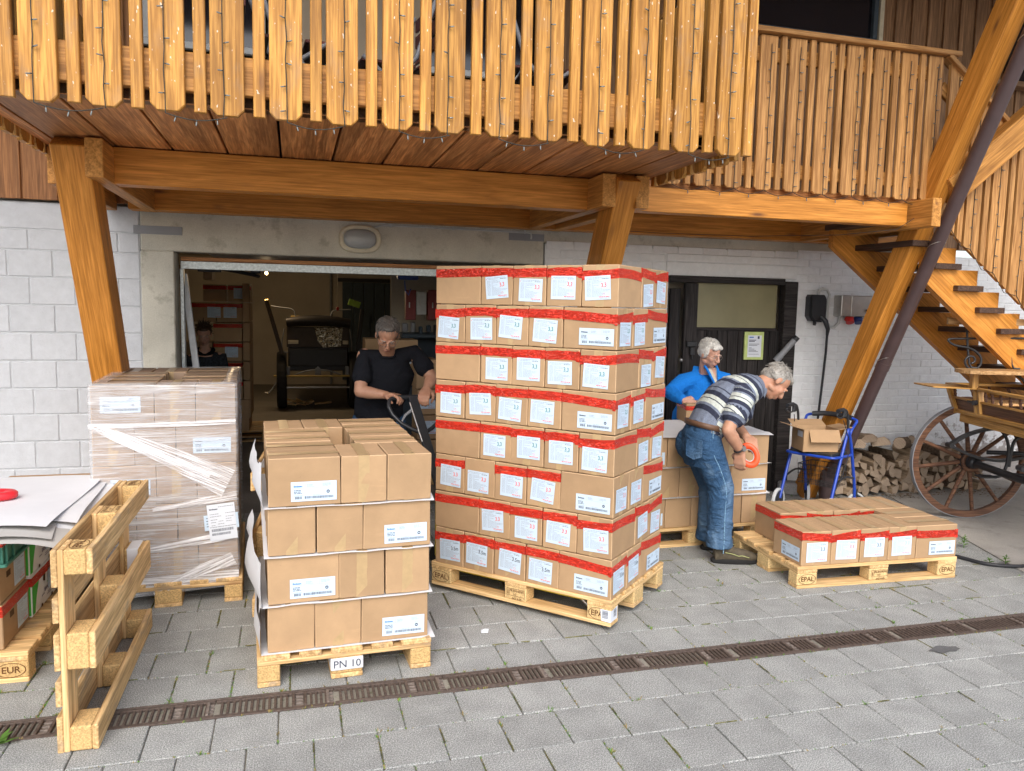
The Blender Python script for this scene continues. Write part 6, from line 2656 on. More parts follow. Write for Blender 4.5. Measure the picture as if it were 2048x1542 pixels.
def wheel(yl, xl, rad, label=None):
    M = M_wg @ T(xl, yl, rad) @ RX(R(90))
    root = bpy.data.objects.new('wheel', None)
    COL.objects.link(root)
    place(root, M, wg)
    b_ = MB()
    n = 48
    prof = [(rad - .006, -.024), (rad - .006, .024), (rad - .058, .020), (rad - .058, -.020), (rad - .006, -.024)]
    b_.lathe(prof, n, 0, None, False)
    obj('rim', b_, root, M, 'wheel_wood')
    b_ = MB()
    b_.lathe([(rad, -.024), (rad, .024), (rad - .006, .025), (rad - .006, -.025), (rad, -.024)], n, 0, None, False)
    obj('tyre', b_, root, M, 'grey_metal')
    for k in range(12):
        a = R(k * 30 + 8)
        c_, s_ = math.cos(a), math.sin(a)
        b_ = MB()
        b_.tube([(c_ * .06, s_ * .06, 0), (c_ * .14, s_ * .14, 0), (c_ * .30, s_ * .30, 0), (c_ * (rad - .05), s_ * (rad - .05), 0)], [.022, .019, .017, .016], 8)
        obj('spoke', b_, root, M, 'wheel_wood')
    b_ = MB()
    b_.lathe([(.001, .11), (.045, .11), (.052, .09), (.055, .04), (.085, .03), (.092, 0), (.085, -.03), (.055, -.04), (.052, -.10), (.04, -.12), (.001, -.12)], 20, 0)
    obj('hub', b_, root, M, 'black_iron')
    b_ = MB()
    b_.lathe([(.086, .034), (.088, .034), (.089, .046), (.075, .052), (.060, .052), (.058, .04)], 20, 0)
    obj('hub_ring', b_, root, M, 'wheel_wood')


wheel(.06, 0.0, .495)
wheel(-1.62, 0.0, .495)
# axle and springs
b = MB()
b.cyl(W((0, .02, .49)), W((0, -1.60, .49)), .03, 12)
obj('axle', b, wg, None, 'black_iron')
def spline(pts, k=4):
    P_ = [Vector(p) for p in pts]
    out = []
    for i in range(len(P_) - 1):
        p0, p1, p2, p3 = P_[max(i - 1, 0)], P_[i], P_[i + 1], P_[min(i + 2, len(P_) - 1)]
        for s in range(k):
            t_ = s / k
            out.append(.5 * ((2 * p1) + (p2 - p0) * t_ + (2 * p0 - 5 * p1 + 4 * p2 - p3) * t_ ** 2 + (3 * p1 - p0 - 3 * p2 + p3) * t_ ** 3))
    out.append(P_[-1])
    return out


def strip(name, pts, w, th, mat='black_iron'):
    P_ = spline(pts)
    b_ = MB()
    vs = []
    n = len(P_)
    for i, p in enumerate(P_):
        t_ = (P_[min(i + 1, n - 1)] - P_[max(i - 1, 0)]).normalized()
        y_ = Vector((0, 1, 0))
        nn = t_.cross(y_).normalized()
        for (a, c) in ((-w / 2, -th / 2), (w / 2, -th / 2), (w / 2, th / 2), (-w / 2, th / 2)):
            vs.append(W(p + y_ * a + nn * c))
    fs = [(i * 4 + k, i * 4 + (k + 1) % 4, (i + 1) * 4 + (k + 1) % 4, (i + 1) * 4 + k) for i in range(n - 1) for k in range(4)]
    fs += [(3, 2, 1, 0), (n * 4 - 4, n * 4 - 3, n * 4 - 2, n * 4 - 1)]
    b_.add(vs, fs)
    return obj(name, b_, wg, None, mat)


for yl in (-.12, -1.06):
    strip('spring_leaf', [(-.272, yl, .66), (-.14, yl, .745), (.042, yl, .80), (.21, yl, .80), (.39, yl, .745), (.52, yl, .66)], .05, .022)
    strip('spring_leaf', [(-.272, yl, .655), (-.09, yl, .575), (.076, yl, .54), (.20, yl, .54), (.347, yl, .575), (.52, yl, .655)], .05, .022)
    for x_ in (-.272, .52):
        b = MB()
        b.cyl(W((x_, yl - .035, .657)), W((x_, yl + .035, .657)), .022, 12)
        obj('spring_eye', b, wg, None, 'black_iron')
b = MB()
b.tube([W(p) for p in spline([(-.043, -.3, .845), (.031, -.3, .816), (.093, -.3, .72), (.105, -.3, .573), (.068, -.3, .455), (-.009, -.3, .432), (-.119, -.3, .445)])], .013, 8)
b.tube([W(p) for p in spline([(.29, -.3, .85), (.219, -.3, .784), (.146, -.3, .733), (.126, -.3, .623), (.118, -.3, .52)])], .013, 8)
b.cbox((-.08, -.33, .442), (.13, .10, .012), .003, M_wg)
obj('step_iron', b, wg, None, 'black_iron')
b = MB()
b.tube([W((.05, -.1, .60)), W((.5, -.5, .66)), W((1.2, -.55, .70))], .018, 8)
b.tube([W((.06, -.25, .46)), W((.7, -.45, .43)), W((1.4, -.55, .50))], .014, 8)
obj('perch_bar', b, wg, None, 'black_iron')
# box of the wagon: tail with a latched door between posts, flared sides
XR = -.15
for (y0, z0, y1, z1) in ((.02, .92, .19, 1.14), (-1.20, .92, -1.37, 1.14)):
    wbeam('corner_post', (XR, y0, z0), (XR, y1, z1), .045, .05, 'cart_wood', (1, 0, 0))
for yy in (-.225, -.275, -.92):
    wbeam('latch_post', (XR, yy - .045, .93), (XR, yy + .0, 1.13), .036, .045, 'cart_wood', (1, 0, 0))
wbeam('top_rail', (XR - .004, .20, 1.142), (XR - .004, -1.38, 1.142), .05, .024, 'cart_wood')
wbeam('middle_rail', (XR, .105, 1.040), (XR, -1.28, 1.040), .03, .018, 'cart_wood')
wbeam('bottom_rail', (XR, .03, .932), (XR, -1.21, .932), .05, .034, 'cart_wood')
wbeam('tail_panel', (XR + .006, .075, .99), (XR + .006, -1.25, .99), .014, .09, 'cart_panel_wood')
wbeam('sill_beam', (XR + .03, -.02, .878), (XR + .03, -1.16, .878), .07, .065, 'cart_wood')
for yy in (.06, -.36, -.45, -.56, -.68, -.80, -1.0, -1.12, -1.24):
    b = MB()
    y0 = yy + (.02 if yy > -.3 else 0)
    b.tube([W(p) for p in ((XR, y0 - .012, 1.045), (XR, y0 - .006, 1.063), (XR, y0 - .003, 1.07), (XR, y0, 1.082), (XR, y0 + .003, 1.095), (XR, y0 + .006, 1.102), (XR, y0 + .012, 1.132))], [.008, .011, .014, .009, .014, .011, .008], 10)
    obj('baluster', b, wg, None, 'wheel_wood')
for sg, yb, yt in ((1, .02, .19), (-1, -1.20, -1.37)):
    wbeam('side_panel', (XR + .05, yb + (yt - yb) * .3, .99), (2.3, yb + (yt - yb) * .3, .99), .016, .11, 'cart_panel_wood', (0, 0, 1))
    wbeam('side_rail', (XR, yt, 1.14), (2.3, yt, 1.14), .045, .026, 'cart_wood')
    wbeam('side_sill', (XR, yb, .93), (2.3, yb, .93), .05, .04, 'cart_wood')
    for i in range(14):
        x_ = .03 + i * .16
        b = MB()
        b.tube([W((x_, yb + (yt - yb) * f, .92 + .22 * f)) for f in (.5, .65, .72, .8, .97)], [.008, .013, .009, .013, .008], 8)
        obj('baluster', b, wg, None, 'wheel_wood')
wbeam('floor_board', (XR + .04, -.59, .915), (2.3, -.59, .915), 1.16, .022, 'bench_wood')
wbeam('inner_seat', (.0, -.12, 1.02), (2.2, -.12, 1.02), .30, .02, 'bench_wood')
b = MB()
b.cbox((XR - .035, -.245, 1.035), (.02, .13, .015), .003, M_wg)
b.cbox((XR - .04, -.285, 1.035), (.035, .03, .04), .004, M_wg)
obj('latch', b, wg, None, 'black_iron')
wbeam('tail_step', (-.53, -.12, 1.155), (XR - .02, -.12, 1.145), .32, .012, 'cart_wood')
# bench with turned-up back on iron rods
YB = -.12
b = MB()
poly = [(-.33, -.30), (-.335, -.24), (-.31, -.17), (-.26, -.13), (1.7, -.10), (1.7, -.42), (-.22, -.42), (-.30, -.38)]
b.prism(poly, 1.275, 1.303, M_wg)
obj('bench_seat', b, wg, None, 'bench_wood')
wbeam('bench_back', (-.372, YB, 1.687), (1.7, YB, 1.687), .03, .055, 'bench_wood')
for x_ in (-.217, .13, .62, 1.1):
    b = MB()
    b.tube([W((x_, YB - .012, 1.66)), W((x_ + .02, YB - .012, 1.48)), W((x_ + .045, YB - .012, 1.34)), W((x_ + .06, YB - .02, 1.31)), W((x_ + .10, YB - .04, 1.307))], .0085, 8)
    obj('back_rod', b, wg, None, 'black_iron')
    b = MB()
    b.cyl(W((x_ + .005, YB - .014, 1.69)), W((x_ + .005, YB - .024, 1.69)), .010, 10)
    obj('bolt', b, wg, None, 'black_iron')
b = MB()
sc = [(1.7, YB - .02, 1.565), (.277, YB - .02, 1.558), (-.25, YB - .02, 1.545), (-.345, YB - .02, 1.540), (-.362, YB - .02, 1.527), (-.309, YB - .02, 1.491), (-.172, YB - .02, 1.464), (-.093, YB - .02, 1.404), (-.085, YB - .02, 1.335), (-.133, YB - .02, 1.295), (-.19, YB - .02, 1.312), (-.213, YB - .02, 1.362), (-.187, YB - .02, 1.400), (-.145, YB - .02, 1.396), (-.133, YB - .02, 1.362), (-.160, YB - .02, 1.342)]
b.tube([W(p) for p in spline(sc, 5)], .009, 8)
obj('scroll_rail', b, wg, None, 'black_iron')
wbeam('bench_post', (-.19, -.25, 1.275), (-.19, -.25, 1.14), .05, .05, 'cart_wood', (1, 0, 0))
wbeam('bench_post', (1.5, -.25, 1.275), (1.5, -.25, 0.93), .05, .05, 'cart_wood', (1, 0, 0))
b = MB()
for sg in (-1, 1):
    b.tube([W(p) for p in spline([(.24 + sg * .13, -.30, 1.272), (.24 + sg * .06, -.30, 1.22), (.24 + sg * .02, -.30, 1.13), (.24, -.30, 1.03)])], .012, 8)
obj('bench_iron', b, wg, None, 'black_iron')
# near front wheel's place is out of the frame: the body rests on a fore-carriage
wheel(.06, 1.75, .42)
wheel(-1.62, 1.75, .42)

# ================================================================== WALKER WITH OPEN BOX
hd = Vector((.88, .47, 0)).normalized()
M_wk = Matrix(((hd.x, -hd.y, 0, 4.345), (hd.y, hd.x, 0, 5.74), (0, 0, 1, 0), (0, 0, 0, 1))) @ Matrix.Diagonal((.94, .94, 1.06, 1))
wk = thing('walker', 'blue wheeled walking frame with black handles carrying an open box', 'walker', M_wk)


def K(p):
    return M_wk @ Vector(p)


HWD = .235
for sy in (-1, 1):
    y_ = sy * HWD
    b = MB()
    b.tube([K(p) for p in spline([(-.22, y_, .12), (-.14, y_, .30), (-.02, y_, .55), (.055, y_, .70), (.06, y_, .73)])], .0135, 10)
    obj('rear_leg', b, wk, None, 'blue_paint')
    b = MB()
    b.tube([K(p) for p in spline([(.30, y_, .12), (.27, y_, .25), (.16, y_, .55), (.075, y_, .72)])], .0135, 10)
    obj('front_leg', b, wk, None, 'blue_paint')
    b = MB()
    b.tube([K(p) for p in spline([(.06, y_, .72), (.045, y_, .80), (.01, y_, .865), (-.05, y_, .885), (-.08, y_, .886)])], .011, 10)
    b.tube([K((-.06, y_, .886)), K((-.17, y_, .882))], [.0165, .017], 12)
    b.tube([K(p) for p in spline([(-.055, y_, .862), (-.06, y_, .83), (-.10, y_, .822), (-.17, y_, .835), (-.185, y_, .85), (-.17, y_, .858)])], .007, 8)
    b.cbox((-.035, y_, .85), (.05, .03, .06), .01, M_wk)
    obj('handle', b, wk, None, 'black_plastic')
    b = MB()
    b.tube([K(p) for p in spline([(.10, y_, .66), (.14, y_, .71), (.20, y_, .745), (.235, y_, .775), (.24, y_ * .8, .79)])], .012, 10)
    obj('back_tube', b, wk, None, 'blue_paint')
    Mx = M_wk @ T(-.22, y_ * 1.06, .10) @ RX(R(90))
    b = MB()
    b.lathe([(.100, -.014), (.100, .014), (.082, .014), (.082, -.014), (.100, -.014)], 24, 0, Mx)
    w_ = obj('wheel', b, wk, None, 'pale_plastic')
    b = MB()
    b.lathe([(.082, .010), (.03, .016), (.001, .018), (.001, -.018), (.03, -.016), (.082, -.010)], 18, 0, Mx)
    obj('wheel_disc', b, w_, None, 'black_plastic')
    Mx = M_wk @ T(.33, y_, .085) @ RZ(R(35 * sy)) @ RX(R(90))
    b = MB()
    b.lathe([(.085, -.013), (.085, .013), (.068, .013), (.068, -.013), (.085, -.013)], 22, 0, Mx)
    w_ = obj('wheel', b, wk, None, 'pale_plastic')
    b = MB()
    b.lathe([(.068, .010), (.001, .016), (.001, -.016), (.068, -.010)], 16, 0, Mx)
    obj('wheel_disc', b, w_, None, 'black_plastic')
    b = MB()
    b.tube([K((.30, y_, .20)), K((.305, y_, .15))], .021, 10)
    b.tube([K((.305, y_ + .02, .16)), K((.33, y_ + .022, .085))], .01, 8)
    b.tube([K((.305, y_ - .02, .16)), K((.33, y_ - .022, .085))], .01, 8)
    obj('caster_fork', b, wk, None, 'black_plastic')
    b = MB()
    b.tube([K(p) for p in spline([(-.15, y_, .29), (.05, y_, .33), (.25, y_, .30)])], .009, 8)
    obj('side_brace', b, wk, None, 'black_iron')
    b = MB()
    b.tube([K(p) for p in spline([(-.04, y_ * .98, .80), (.05, y_ * 1.1, .60), (-.02, y_ * 1.1, .40), (-.16, y_ * 1.02, .22)])], .0035, 6)
    obj('brake_cable', b, wk, None, 'cable_black')
b = MB()
b.tube([K(p) for p in spline([(.24, -.19, .79), (.275, -.1, .80), (.285, 0, .802), (.275, .1, .80), (.24, .19, .79)])], .022, 10)
obj('back_strap', b, wk, None, 'black_plastic')
b = MB()
b.cbox((.0, 0, .515), (.32, .40, .03), .012, M_wk)
obj('seat', b, wk, None, 'black_plastic')
b = MB()
b.tube([K(p) for p in spline([(.16, -HWD, .50), (-.10, -HWD * .98, .505), (-.17, -.19, .505), (-.18, 0, .505), (-.17, .19, .505), (-.10, HWD * .98, .505), (.16, HWD, .50)])], .012, 10)
obj('seat_tube', b, wk, None, 'blue_paint')
b = MB()
for k in range(9):
    y_ = -.17 + k * .0425
    b.tube([K((-.03, y_, .40)), K((-.01, y_, .24)), K((.22, y_, .24)), K((.24, y_, .40))], .002, 4)
for k in range(7):
    x_ = -.01 + k * .038
    b.tube([K((x_, -.17, .40)), K((x_, -.17, .24)), K((x_, .17, .24)), K((x_, .17, .40))], .002, 4)
for z_ in (.40, .36, .32, .28):
    b.tube([K((-.03, -.17, z_)), K((.24, -.17, z_)), K((.24, .17, z_)), K((-.03, .17, z_))], .002 if z_ < .4 else .004, 4, closed=True)
obj('wire_basket', b, wk, None, 'black_iron')
# the open box on the seat
M_ob = T(4.30, 5.735, .567) @ RZ(R(-12))
ob_ = thing('open_box', 'open cardboard box with flaps up standing on the blue walker', 'box', M_ob)
hx, hy, hz, th = .150, .12, .19, .004
b = MB()
for (c, s) in (((0, -hy, hz / 2), (2 * hx, th, hz)), ((0, hy, hz / 2), (2 * hx, th, hz)), ((-hx, 0, hz / 2), (th, 2 * hy - th, hz)), ((hx, 0, hz / 2), (th, 2 * hy - th, hz)), ((0, 0, th / 2), (2 * hx - th, 2 * hy - th, th))):
    b.cbox(c, s, .001, M_ob)
obj('box_wall', b, ob_, None, 'cardboard')


def flap(p, a, l, w, ax):
    b_ = MB()
    b_.cbox((0, 0, l / 2), (w, th, l) if ax == 'x' else (th, w, l), .001, M_ob @ T(*p) @ (RX(a) if ax == 'x' else RY(a)))
    return obj('flap', b_, ob_, None, 'cardboard')


flap((.02, -hy, hz), R(150), .115, .26, 'x')
flap((0, hy, hz), R(-70), .12, 2 * hx, 'x')
flap((-hx, 0, hz), R(-75), .12, 2 * hy, 'y')
flap((hx, 0, hz), R(80), .12, 2 * hy, 'y')
b = MB()
b.quad((-.05, 0, 0), (.05, 0, 0), (.05, 0, .05), (-.05, 0, .05))
obj('box_label', b, ob_, M_ob @ T(-hx - .0025, -.05, .12) @ RZ(R(-90)), 'paper')

# ================================================================== CABLE AND WEEDS AT THE APRON
b = MB()
b.tube(spline([(4.30, 4.75, .012), (4.50, 4.62, .014), (4.60, 4.42, .014), (4.66, 4.27, .014), (4.80, 4.19, .014), (4.95, 4.16, .018), (5.3, 4.15, .02), (6.2, 4.3, .02)]), .013, 10)
tag(obj('ground_cable', b, None, None, 'cable_black'), 'thick black cable lying in a curve on the paving behind the low pallet', 'cable')
for k, (x, y, h, n, lab) in enumerate(((4.66, 4.76, .05, 8, 'lowest pale weed beside the low pallet corner'), (4.86, 4.66, .10, 14, 'tallest leafy weed at the edge of the concrete apron'), (4.83, 4.27, .07, 9, 'middle weed at the edge of the concrete apron'), (4.72, 4.30, .045, 7, 'small weed by the black cable'), (4.78, 3.83, .06, 10, 'bushy weed at the right edge beside the drain'))):
    b = MB()
    r = random.Random(k)
    for i in range(n):
        f = i / n
        a = i * 2.4
        z = h * (.2 + .8 * f)
        l = .045 * (1.1 - .6 * f)
        w = .010
        p0 = Vector((x, y, z * .8))
        d_ = Vector((math.cos(a), math.sin(a), .35 + .5 * f)).normalized()
        sd = Vector((-math.sin(a), math.cos(a), 0)) * w
        m_ = p0 + d_ * l * .55
        b.add([p0, m_ + sd, p0 + d_ * l - Vector((0, 0, .008)), m_ - sd], [(0, 1, 2, 3)])
    b.tube([(x, y, -.01), (x + .004, y, h)], .0025, 5)
    tag(obj('weed', b, None, None, 'weed_green'), lab, 'weed', 'weeds at the concrete apron')
b = MB()
r = random.Random(4)
for i in range(16):
    a = i * 2.4
    l = r.uniform(.04, .085)
    d_ = Vector((math.cos(a), math.sin(a), .4))
    sd = Vector((-math.sin(a), math.cos(a), 0)) * .012
    p0 = Vector((-1.13, 3.33, 0)) + Vector((r.uniform(-.03, .03), r.uniform(-.03, .03), 0))
    b.add([p0, p0 + d_ * l * .6 + sd, p0 + d_ * l, p0 + d_ * l * .6 - sd], [(0, 1, 2, 3)])
tag(obj('weed', b, None, None, 'weed_green'), 'leafy weed growing by the drain in the bottom left corner', 'weed')
b = MB()
n = 18
b.add([(3.26 + .085 * math.cos(6.283 * k / n) * (1 + .2 * math.sin(k * 2.3)), 3.195 + .035 * math.sin(6.283 * k / n) * (1 + .3 * math.sin(k * 1.7)), .0085) for k in range(n)], [tuple(range(n))])
o = obj('oil_stain', b, None, None, 'tarmac_stain' if 'tarmac_stain' in MATS else 'ink_grey')
tag(o, 'small dark oil stain on the paving below the drain', 'stain')

# ================================================================== INSIDE THE GARAGE
def inner_box(x0, x1, y0, y1, z0, z1, label, red=True, lab_x=None, card='cardboard'):
    o = thing('cardboard_box', label, 'box', T((x0 + x1) / 2, y0, z0), 'boxes stored in the garage')
    b_ = MB()
    b_.cbox(((x0 + x1) / 2, (y0 + y1) / 2, (z0 + z1) / 2), (x1 - x0, y1 - y0, z1 - z0), .004)
    obj('box_body', b_, o, None, card)
    if red:
        b_ = MB()
        b_.box(((x0 + x1) / 2, (y0 + y1) / 2, z1 - .035), (x1 - x0 + .003, y1 - y0 + .003, .045))
        obj('red_tape', b_, o, None, 'red_tape')
    if lab_x is not None:
        obj('delivery_sheet', get_A(0, '', 'ink'), o, T(lab_x, y0 - .004, z0 + (z1 - z0) * .5) @ RX(R(90)))
    return o


yb = 10.0
for k, (x0, x1, z0, z1, red, lx_, nm) in enumerate((
        (-1.05, -.79, 1.715, 1.915, True, None, 'left box in the top row of the dim garage stack'),
        (-.77, -.515, 1.715, 1.915, True, -.63, 'right box in the top row of the dim garage stack'),
        (-1.18, -.90, 1.47, 1.70, True, -.92, 'left box in the second row of the dim garage stack'),
        (-.89, -.60, 1.47, 1.70, True, -.74, 'right box in the second row of the dim garage stack'),
        (-.93, -.61, 1.235, 1.46, True, None, 'box in the third row of the dim garage stack'),
        (-.93, -.61, 1.00, 1.225, True, -.73, 'box in the fourth row of the dim garage stack'),
        (-.93, -.61, .77, .99, True, None, 'box in the fifth row of the dim garage stack'),
        (-.93, -.61, .54, .76, True, None, 'box in the sixth row of the dim garage stack'),
        (-1.4, -.95, .14, 1.23, False, None, 'tall dark carton at the left of the dim garage stack'))):
    inner_box(x0, x1, yb + (.12 if k < 2 else 0), yb + .4, z0, z1, nm, red, lx_)
for k in range(7):
    inner_box(-.60, -.52, yb + .02, yb + .75, .30 + k * .235, .30 + k * .235 + .225, '%s box from the floor on the right side of the dim garage stack' % ORD[k], False)
inner_box(-.93, -.54, yb + .01, yb + .7, .15, .53, 'lowest box of the dim garage stack', False)
# pallets beneath are plain beams in the dark
pp = T(-.85, 10.45, 0)
pallet('dim pallet under the garage stack on the left', pp, 'old_pallet_wood', 'chip_block', (None, None, None))
for k, (x0, x1, z0, z1, y0, lab) in enumerate(((-1.28, -1.13, 1.9, 2.1, 9.2, 'upper reddish carton at the top left inside the garage'), (-.95, -.86, 1.95, 2.1, 9.2, 'small reddish carton beside the door arm inside the garage'))):
    inner_box(x0, x1, y0, y0 + .3, z0, z1, lab, False)
# boxes behind the man
for k, (x0, x1, z0, z1, y0, lx_, lab) in enumerate(((.93, 1.20, 1.02, 1.375, 7.9, 1.13, 'box behind the left shoulder of the man in black'), (1.12, 1.33, .93, 1.21, 7.45, None, 'upper box beside the arm of the man in black'), (1.13, 1.335, .68, .92, 7.45, 1.23, 'middle labelled box beside the arm of the man in black'), (1.13, 1.345, .44, .67, 7.45, 1.25, 'lower labelled box by the handle of the pallet jack'), (1.12, 1.345, .15, .43, 7.45, None, 'lowest box by the handle of the pallet jack'), (.72, .95, 1.10, 1.36, 8.4, None, 'box between the carriage and the man in black'))):
    inner_box(x0, x1, y0, y0 + .35, z0, z1, lab, False, lx_)
pallet('dim pallet in the garage behind the pallet jack', T(1.30, 8.0, 0) @ RZ(R(88)), 'old_pallet_wood', 'chip_block', (None, None, None))
# cabinets
for (x0, x1, z0, z1, m, lab) in ((1.17, 1.28, 1.56, 1.885, 'red_paint_dim', 'narrow red cabinet on the garage wall'), (1.285, 1.395, 1.62, 1.87, 'pale_plastic', 'pale switch box between two red cabinets'), (1.41, 1.56, 1.56, 1.89, 'red_paint_dim', 'wide red cabinet on the garage wall')):
    o = thing('wall_cabinet', lab, 'cabinet', T((x0 + x1) / 2, 8.6, z0))
    b = MB()
    b.cbox(((x0 + x1) / 2, 8.65, (z0 + z1) / 2), (x1 - x0, .12, z1 - z0), .006)
    obj('cabinet_body', b, o, None, m)
    b = MB()
    b.cbox((x0 + (x1 - x0) * .35, 8.585, (z0 + z1) / 2), (.012, .012, .06), .003)
    obj('cabinet_handle', b, o, None, 'steel')
o = thing('machine_bench', 'dark cluttered work bench inside the garage right of the man', 'bench', T(1.8, 8.8, 0))
b = MB()
b.cbox((1.9, 9.0, 1.38), (1.5, .5, .05), .01)
b.box((1.9, 9.2, .7), (1.4, .1, 1.3))
obj('bench_top', b, o, None, 'blue_grey_paint')
for k in range(10):
    b = MB()
    x = 1.2 + k * .09
    b.cbox((x, 8.9, 1.43 + rnd.uniform(0, .05)), (rnd.uniform(.03, .08), .1, rnd.uniform(.04, .12)), .01)
    obj('clutter', b, o, None, rnd.choice(('black_iron', 'grey_metal', 'blue_grey_paint')))
o = thing('partition_wall', 'dim plastered partition carrying the red cabinets', 'wall', T(2, 9.4, 0))
b = MB()
b.box((3.2, 9.4, 1.3), (4.2, .1, 2.6))
obj('partition_panel', b, o, None, 'garage_plaster')
# back wall things
o = thing('back_door', 'large dark blue grey door on the back wall of the garage', 'door', T(1.5, 17, 0))
for k in range(5):
    board('door_plank', o, (1.08 + k * .22, 16.94, 1.12), (2.05, .21, .04), 'blue_grey_paint', (0, 0, 1), (0, 1, 0))
b = MB()
b.box((1.52, 16.95, 2.19), (1.3, .06, .08))
obj('door_rail', b, o, None, 'black_iron')
for k, (xa, xb) in enumerate(((1.2, 1.4), (1.55, 1.35), (1.75, 1.70))):
    o2 = beam2('leaning_board', None, (xa, 16.7, .0), (xb, 16.85, 1.5 - .1 * k), .3, .03, 'blue_grey_paint', (0, 1, 0))
    tag(o2, ['left', 'middle', 'right'][k] + ' dark board leaning against the blue grey back door', 'board', 'boards leaning in the garage')
b = MB()
b.tube([(.74, 16.93, 0.0), (.74, 16.93, 2.55)], .025, 8)
tag(obj('wall_pipe', b, None, None, 'grey_plastic'), 'thin pipe running up the garage back wall beside the dark door', 'pipe')
b = MB()
b.tube([(.60, 11.6, 2.5), (.60, 11.6, 1.66)], .004, 5, 0)
b.ell((.60, 11.6, 1.64), (.022, .022, .03), 10, None, 1)
tag(obj('pull_cord', b, None, None, ['cream_plastic', 'red_plastic']), 'hanging pull cord with red grip inside the garage', 'cord')

# ---- two lit ceiling lamps
for k, (x, y, z, lab) in enumerate(((-.511, 13.0, 2.244, 'left lit warm lamp under the garage ceiling'), (-.415, 13.0, 2.161, 'lower lit warm lamp bulb under the garage ceiling'))):
    o = thing('ceiling_lamp', lab, 'lamp', T(x, y, z), 'lit lamps in the garage')
    b = MB()
    b.ell((x, y, z), (.06, .04, .028) if k == 0 else (.024, .024, .028), 12)
    obj('lamp_bulb', b, o, None, 'lit_bulb')
    b = MB()
    b.cyl((x, y, z + .02), (x, y, 2.6), .006, 6)
    b.cbox((x, y, z + .03), (.12, .06, .012), .004)
    obj('lamp_holder', b, o, None, 'black_plastic')
    ld = bpy.data.lights.new('lamp_light', 'POINT')
    ld.energy = 7.0
    ld.color = (1.0, .72, .42)
    ld.shadow_soft_size = .06
    lo = bpy.data.objects.new('lamp_light', ld)
    COL.objects.link(lo)
    place(lo, T(x, y - .09, z - .06), o)

# ---- the carriage, seen from behind
cg = thing('carriage', 'dark horse carriage parked at the back of the garage, seen from behind', 'carriage', T(.36, 13, 0))
cg['label'] = 'dark horse carriage with silver foil on its back parked deep in the garage'


def cbx(name, x0, x1, y0, y1, z0, z1, m, ch=.01):
    b_ = MB()
    b_.cbox(((x0 + x1) / 2, (y0 + y1) / 2, (z0 + z1) / 2), (x1 - x0, y1 - y0, z1 - z0), ch)
    return obj(name, b_, cg, None, m)


cbx('back_panel', -.12, .85, 13.0, 13.06, 1.0, 1.33, 'carriage_brown')
cbx('lower_panel', -.09, .83, 12.98, 13.1, .70, .98, 'carriage_dark')
cbx('body', -.10, .84, 13.06, 14.6, .62, 1.25, 'carriage_dark')
b = MB()
b.tube([(-.12, 13.02, 1.40), (.1, 13.0, 1.42), (.36, 12.99, 1.43), (.62, 13.0, 1.42), (.87, 13.02, 1.39)], [.07, .085, .09, .085, .075], 14)
obj('rolled_hood', b, cg, None, 'carriage_dark')
cbx('yellow_cover', -.06, .18, 12.99, 13.3, 1.455, 1.50, 'brass')
b = MB()
pts = [(.305, 1.32), (.75, 1.32), (.72, 1.02), (.44, 1.0), (.36, 1.10)]
nx = 8
b.prism([(x, z) for x, z in pts], 0, .012, T(0, 12.985, 0) @ RX(R(90)))
obj('foil_sheet', b, cg, None, 'foil')
for (x0, x1) in ((-.10, .06), (.75, .84)):
    cbx('pale_plate', x0, x1, 12.975, 12.99, 1.055, 1.115, 'cream_plastic', .003)
for xw in (-.20, .93):
    for (r0, m, wd) in ((.46, 'black_rubber', .15),):
        b = MB()
        b.lathe([(r0 - .02, -wd / 2), (r0, -wd / 2 + .03), (r0, wd / 2 - .03), (r0 - .02, wd / 2), (r0 - .14, wd / 2), (r0 - .14, -wd / 2), (r0 - .02, -wd / 2)], 32, 0, T(xw, 13.25, r0) @ RY(R(90)), False)
        w_ = obj('wheel', b, cg, None, m)
        b = MB()
        b.lathe([(r0 - .14, .03), (.06, .05), (.001, .06), (.001, -.06), (.06, -.05), (r0 - .14, -.03)], 20, 0, T(xw, 13.25, r0) @ RY(R(90)))
        obj('wheel_disc', b, w_, None, 'carriage_dark')
for (z, x0, x1, m) in ((.545, -.32, .98, 'brass'), (.365, -.16, .88, 'steel')):
    b = MB()
    b.tube([(x0, 12.93, z), (x1, 12.93, z)], .018, 8)
    obj('cross_bar', b, cg, None, m)
b = MB()
b.tube(spline([(-.0, 12.94, .56), (.15, 12.94, .62), (.36, 12.94, .645), (.57, 12.94, .62), (.72, 12.94, .56)]), .012, 6)
b.prism([(.31, .56), (.41, .56), (.40, .66), (.36, .70), (.32, .66)], 0, .05, T(0, 12.97, 0) @ RX(R(90)))
obj('spring', b, cg, None, 'grey_metal')
for x in (-.10, .82):
    cbx('bracket', x - .03, x + .03, 12.94, 13.0, .55, .70, 'grey_metal')
for sg, xo in ((-1, -.40), (1, 1.06)):
    b = MB()
    b.tube(spline([(xo + .15 * -sg, 12.93, .55), (xo + .12 * -sg, 12.93, .45), (xo + .02 * -sg, 12.92, .30), (xo - .06 * -sg, 12.92, .285)]), .014, 8)
    obj('step_iron', b, cg, None, 'steel')
beam2('side_arm', cg, (-.42, 12.95, 1.74), (-.19, 12.97, .90), .06, .14, 'carriage_brown', (0, 1, 0))
b = MB()
b.cbox((0, 0, 0), (.07, .05, .15), .01, T(-.40, 12.92, 1.68) @ RY(R(-15)))
obj('arm_pad', b, cg, None, 'brass')
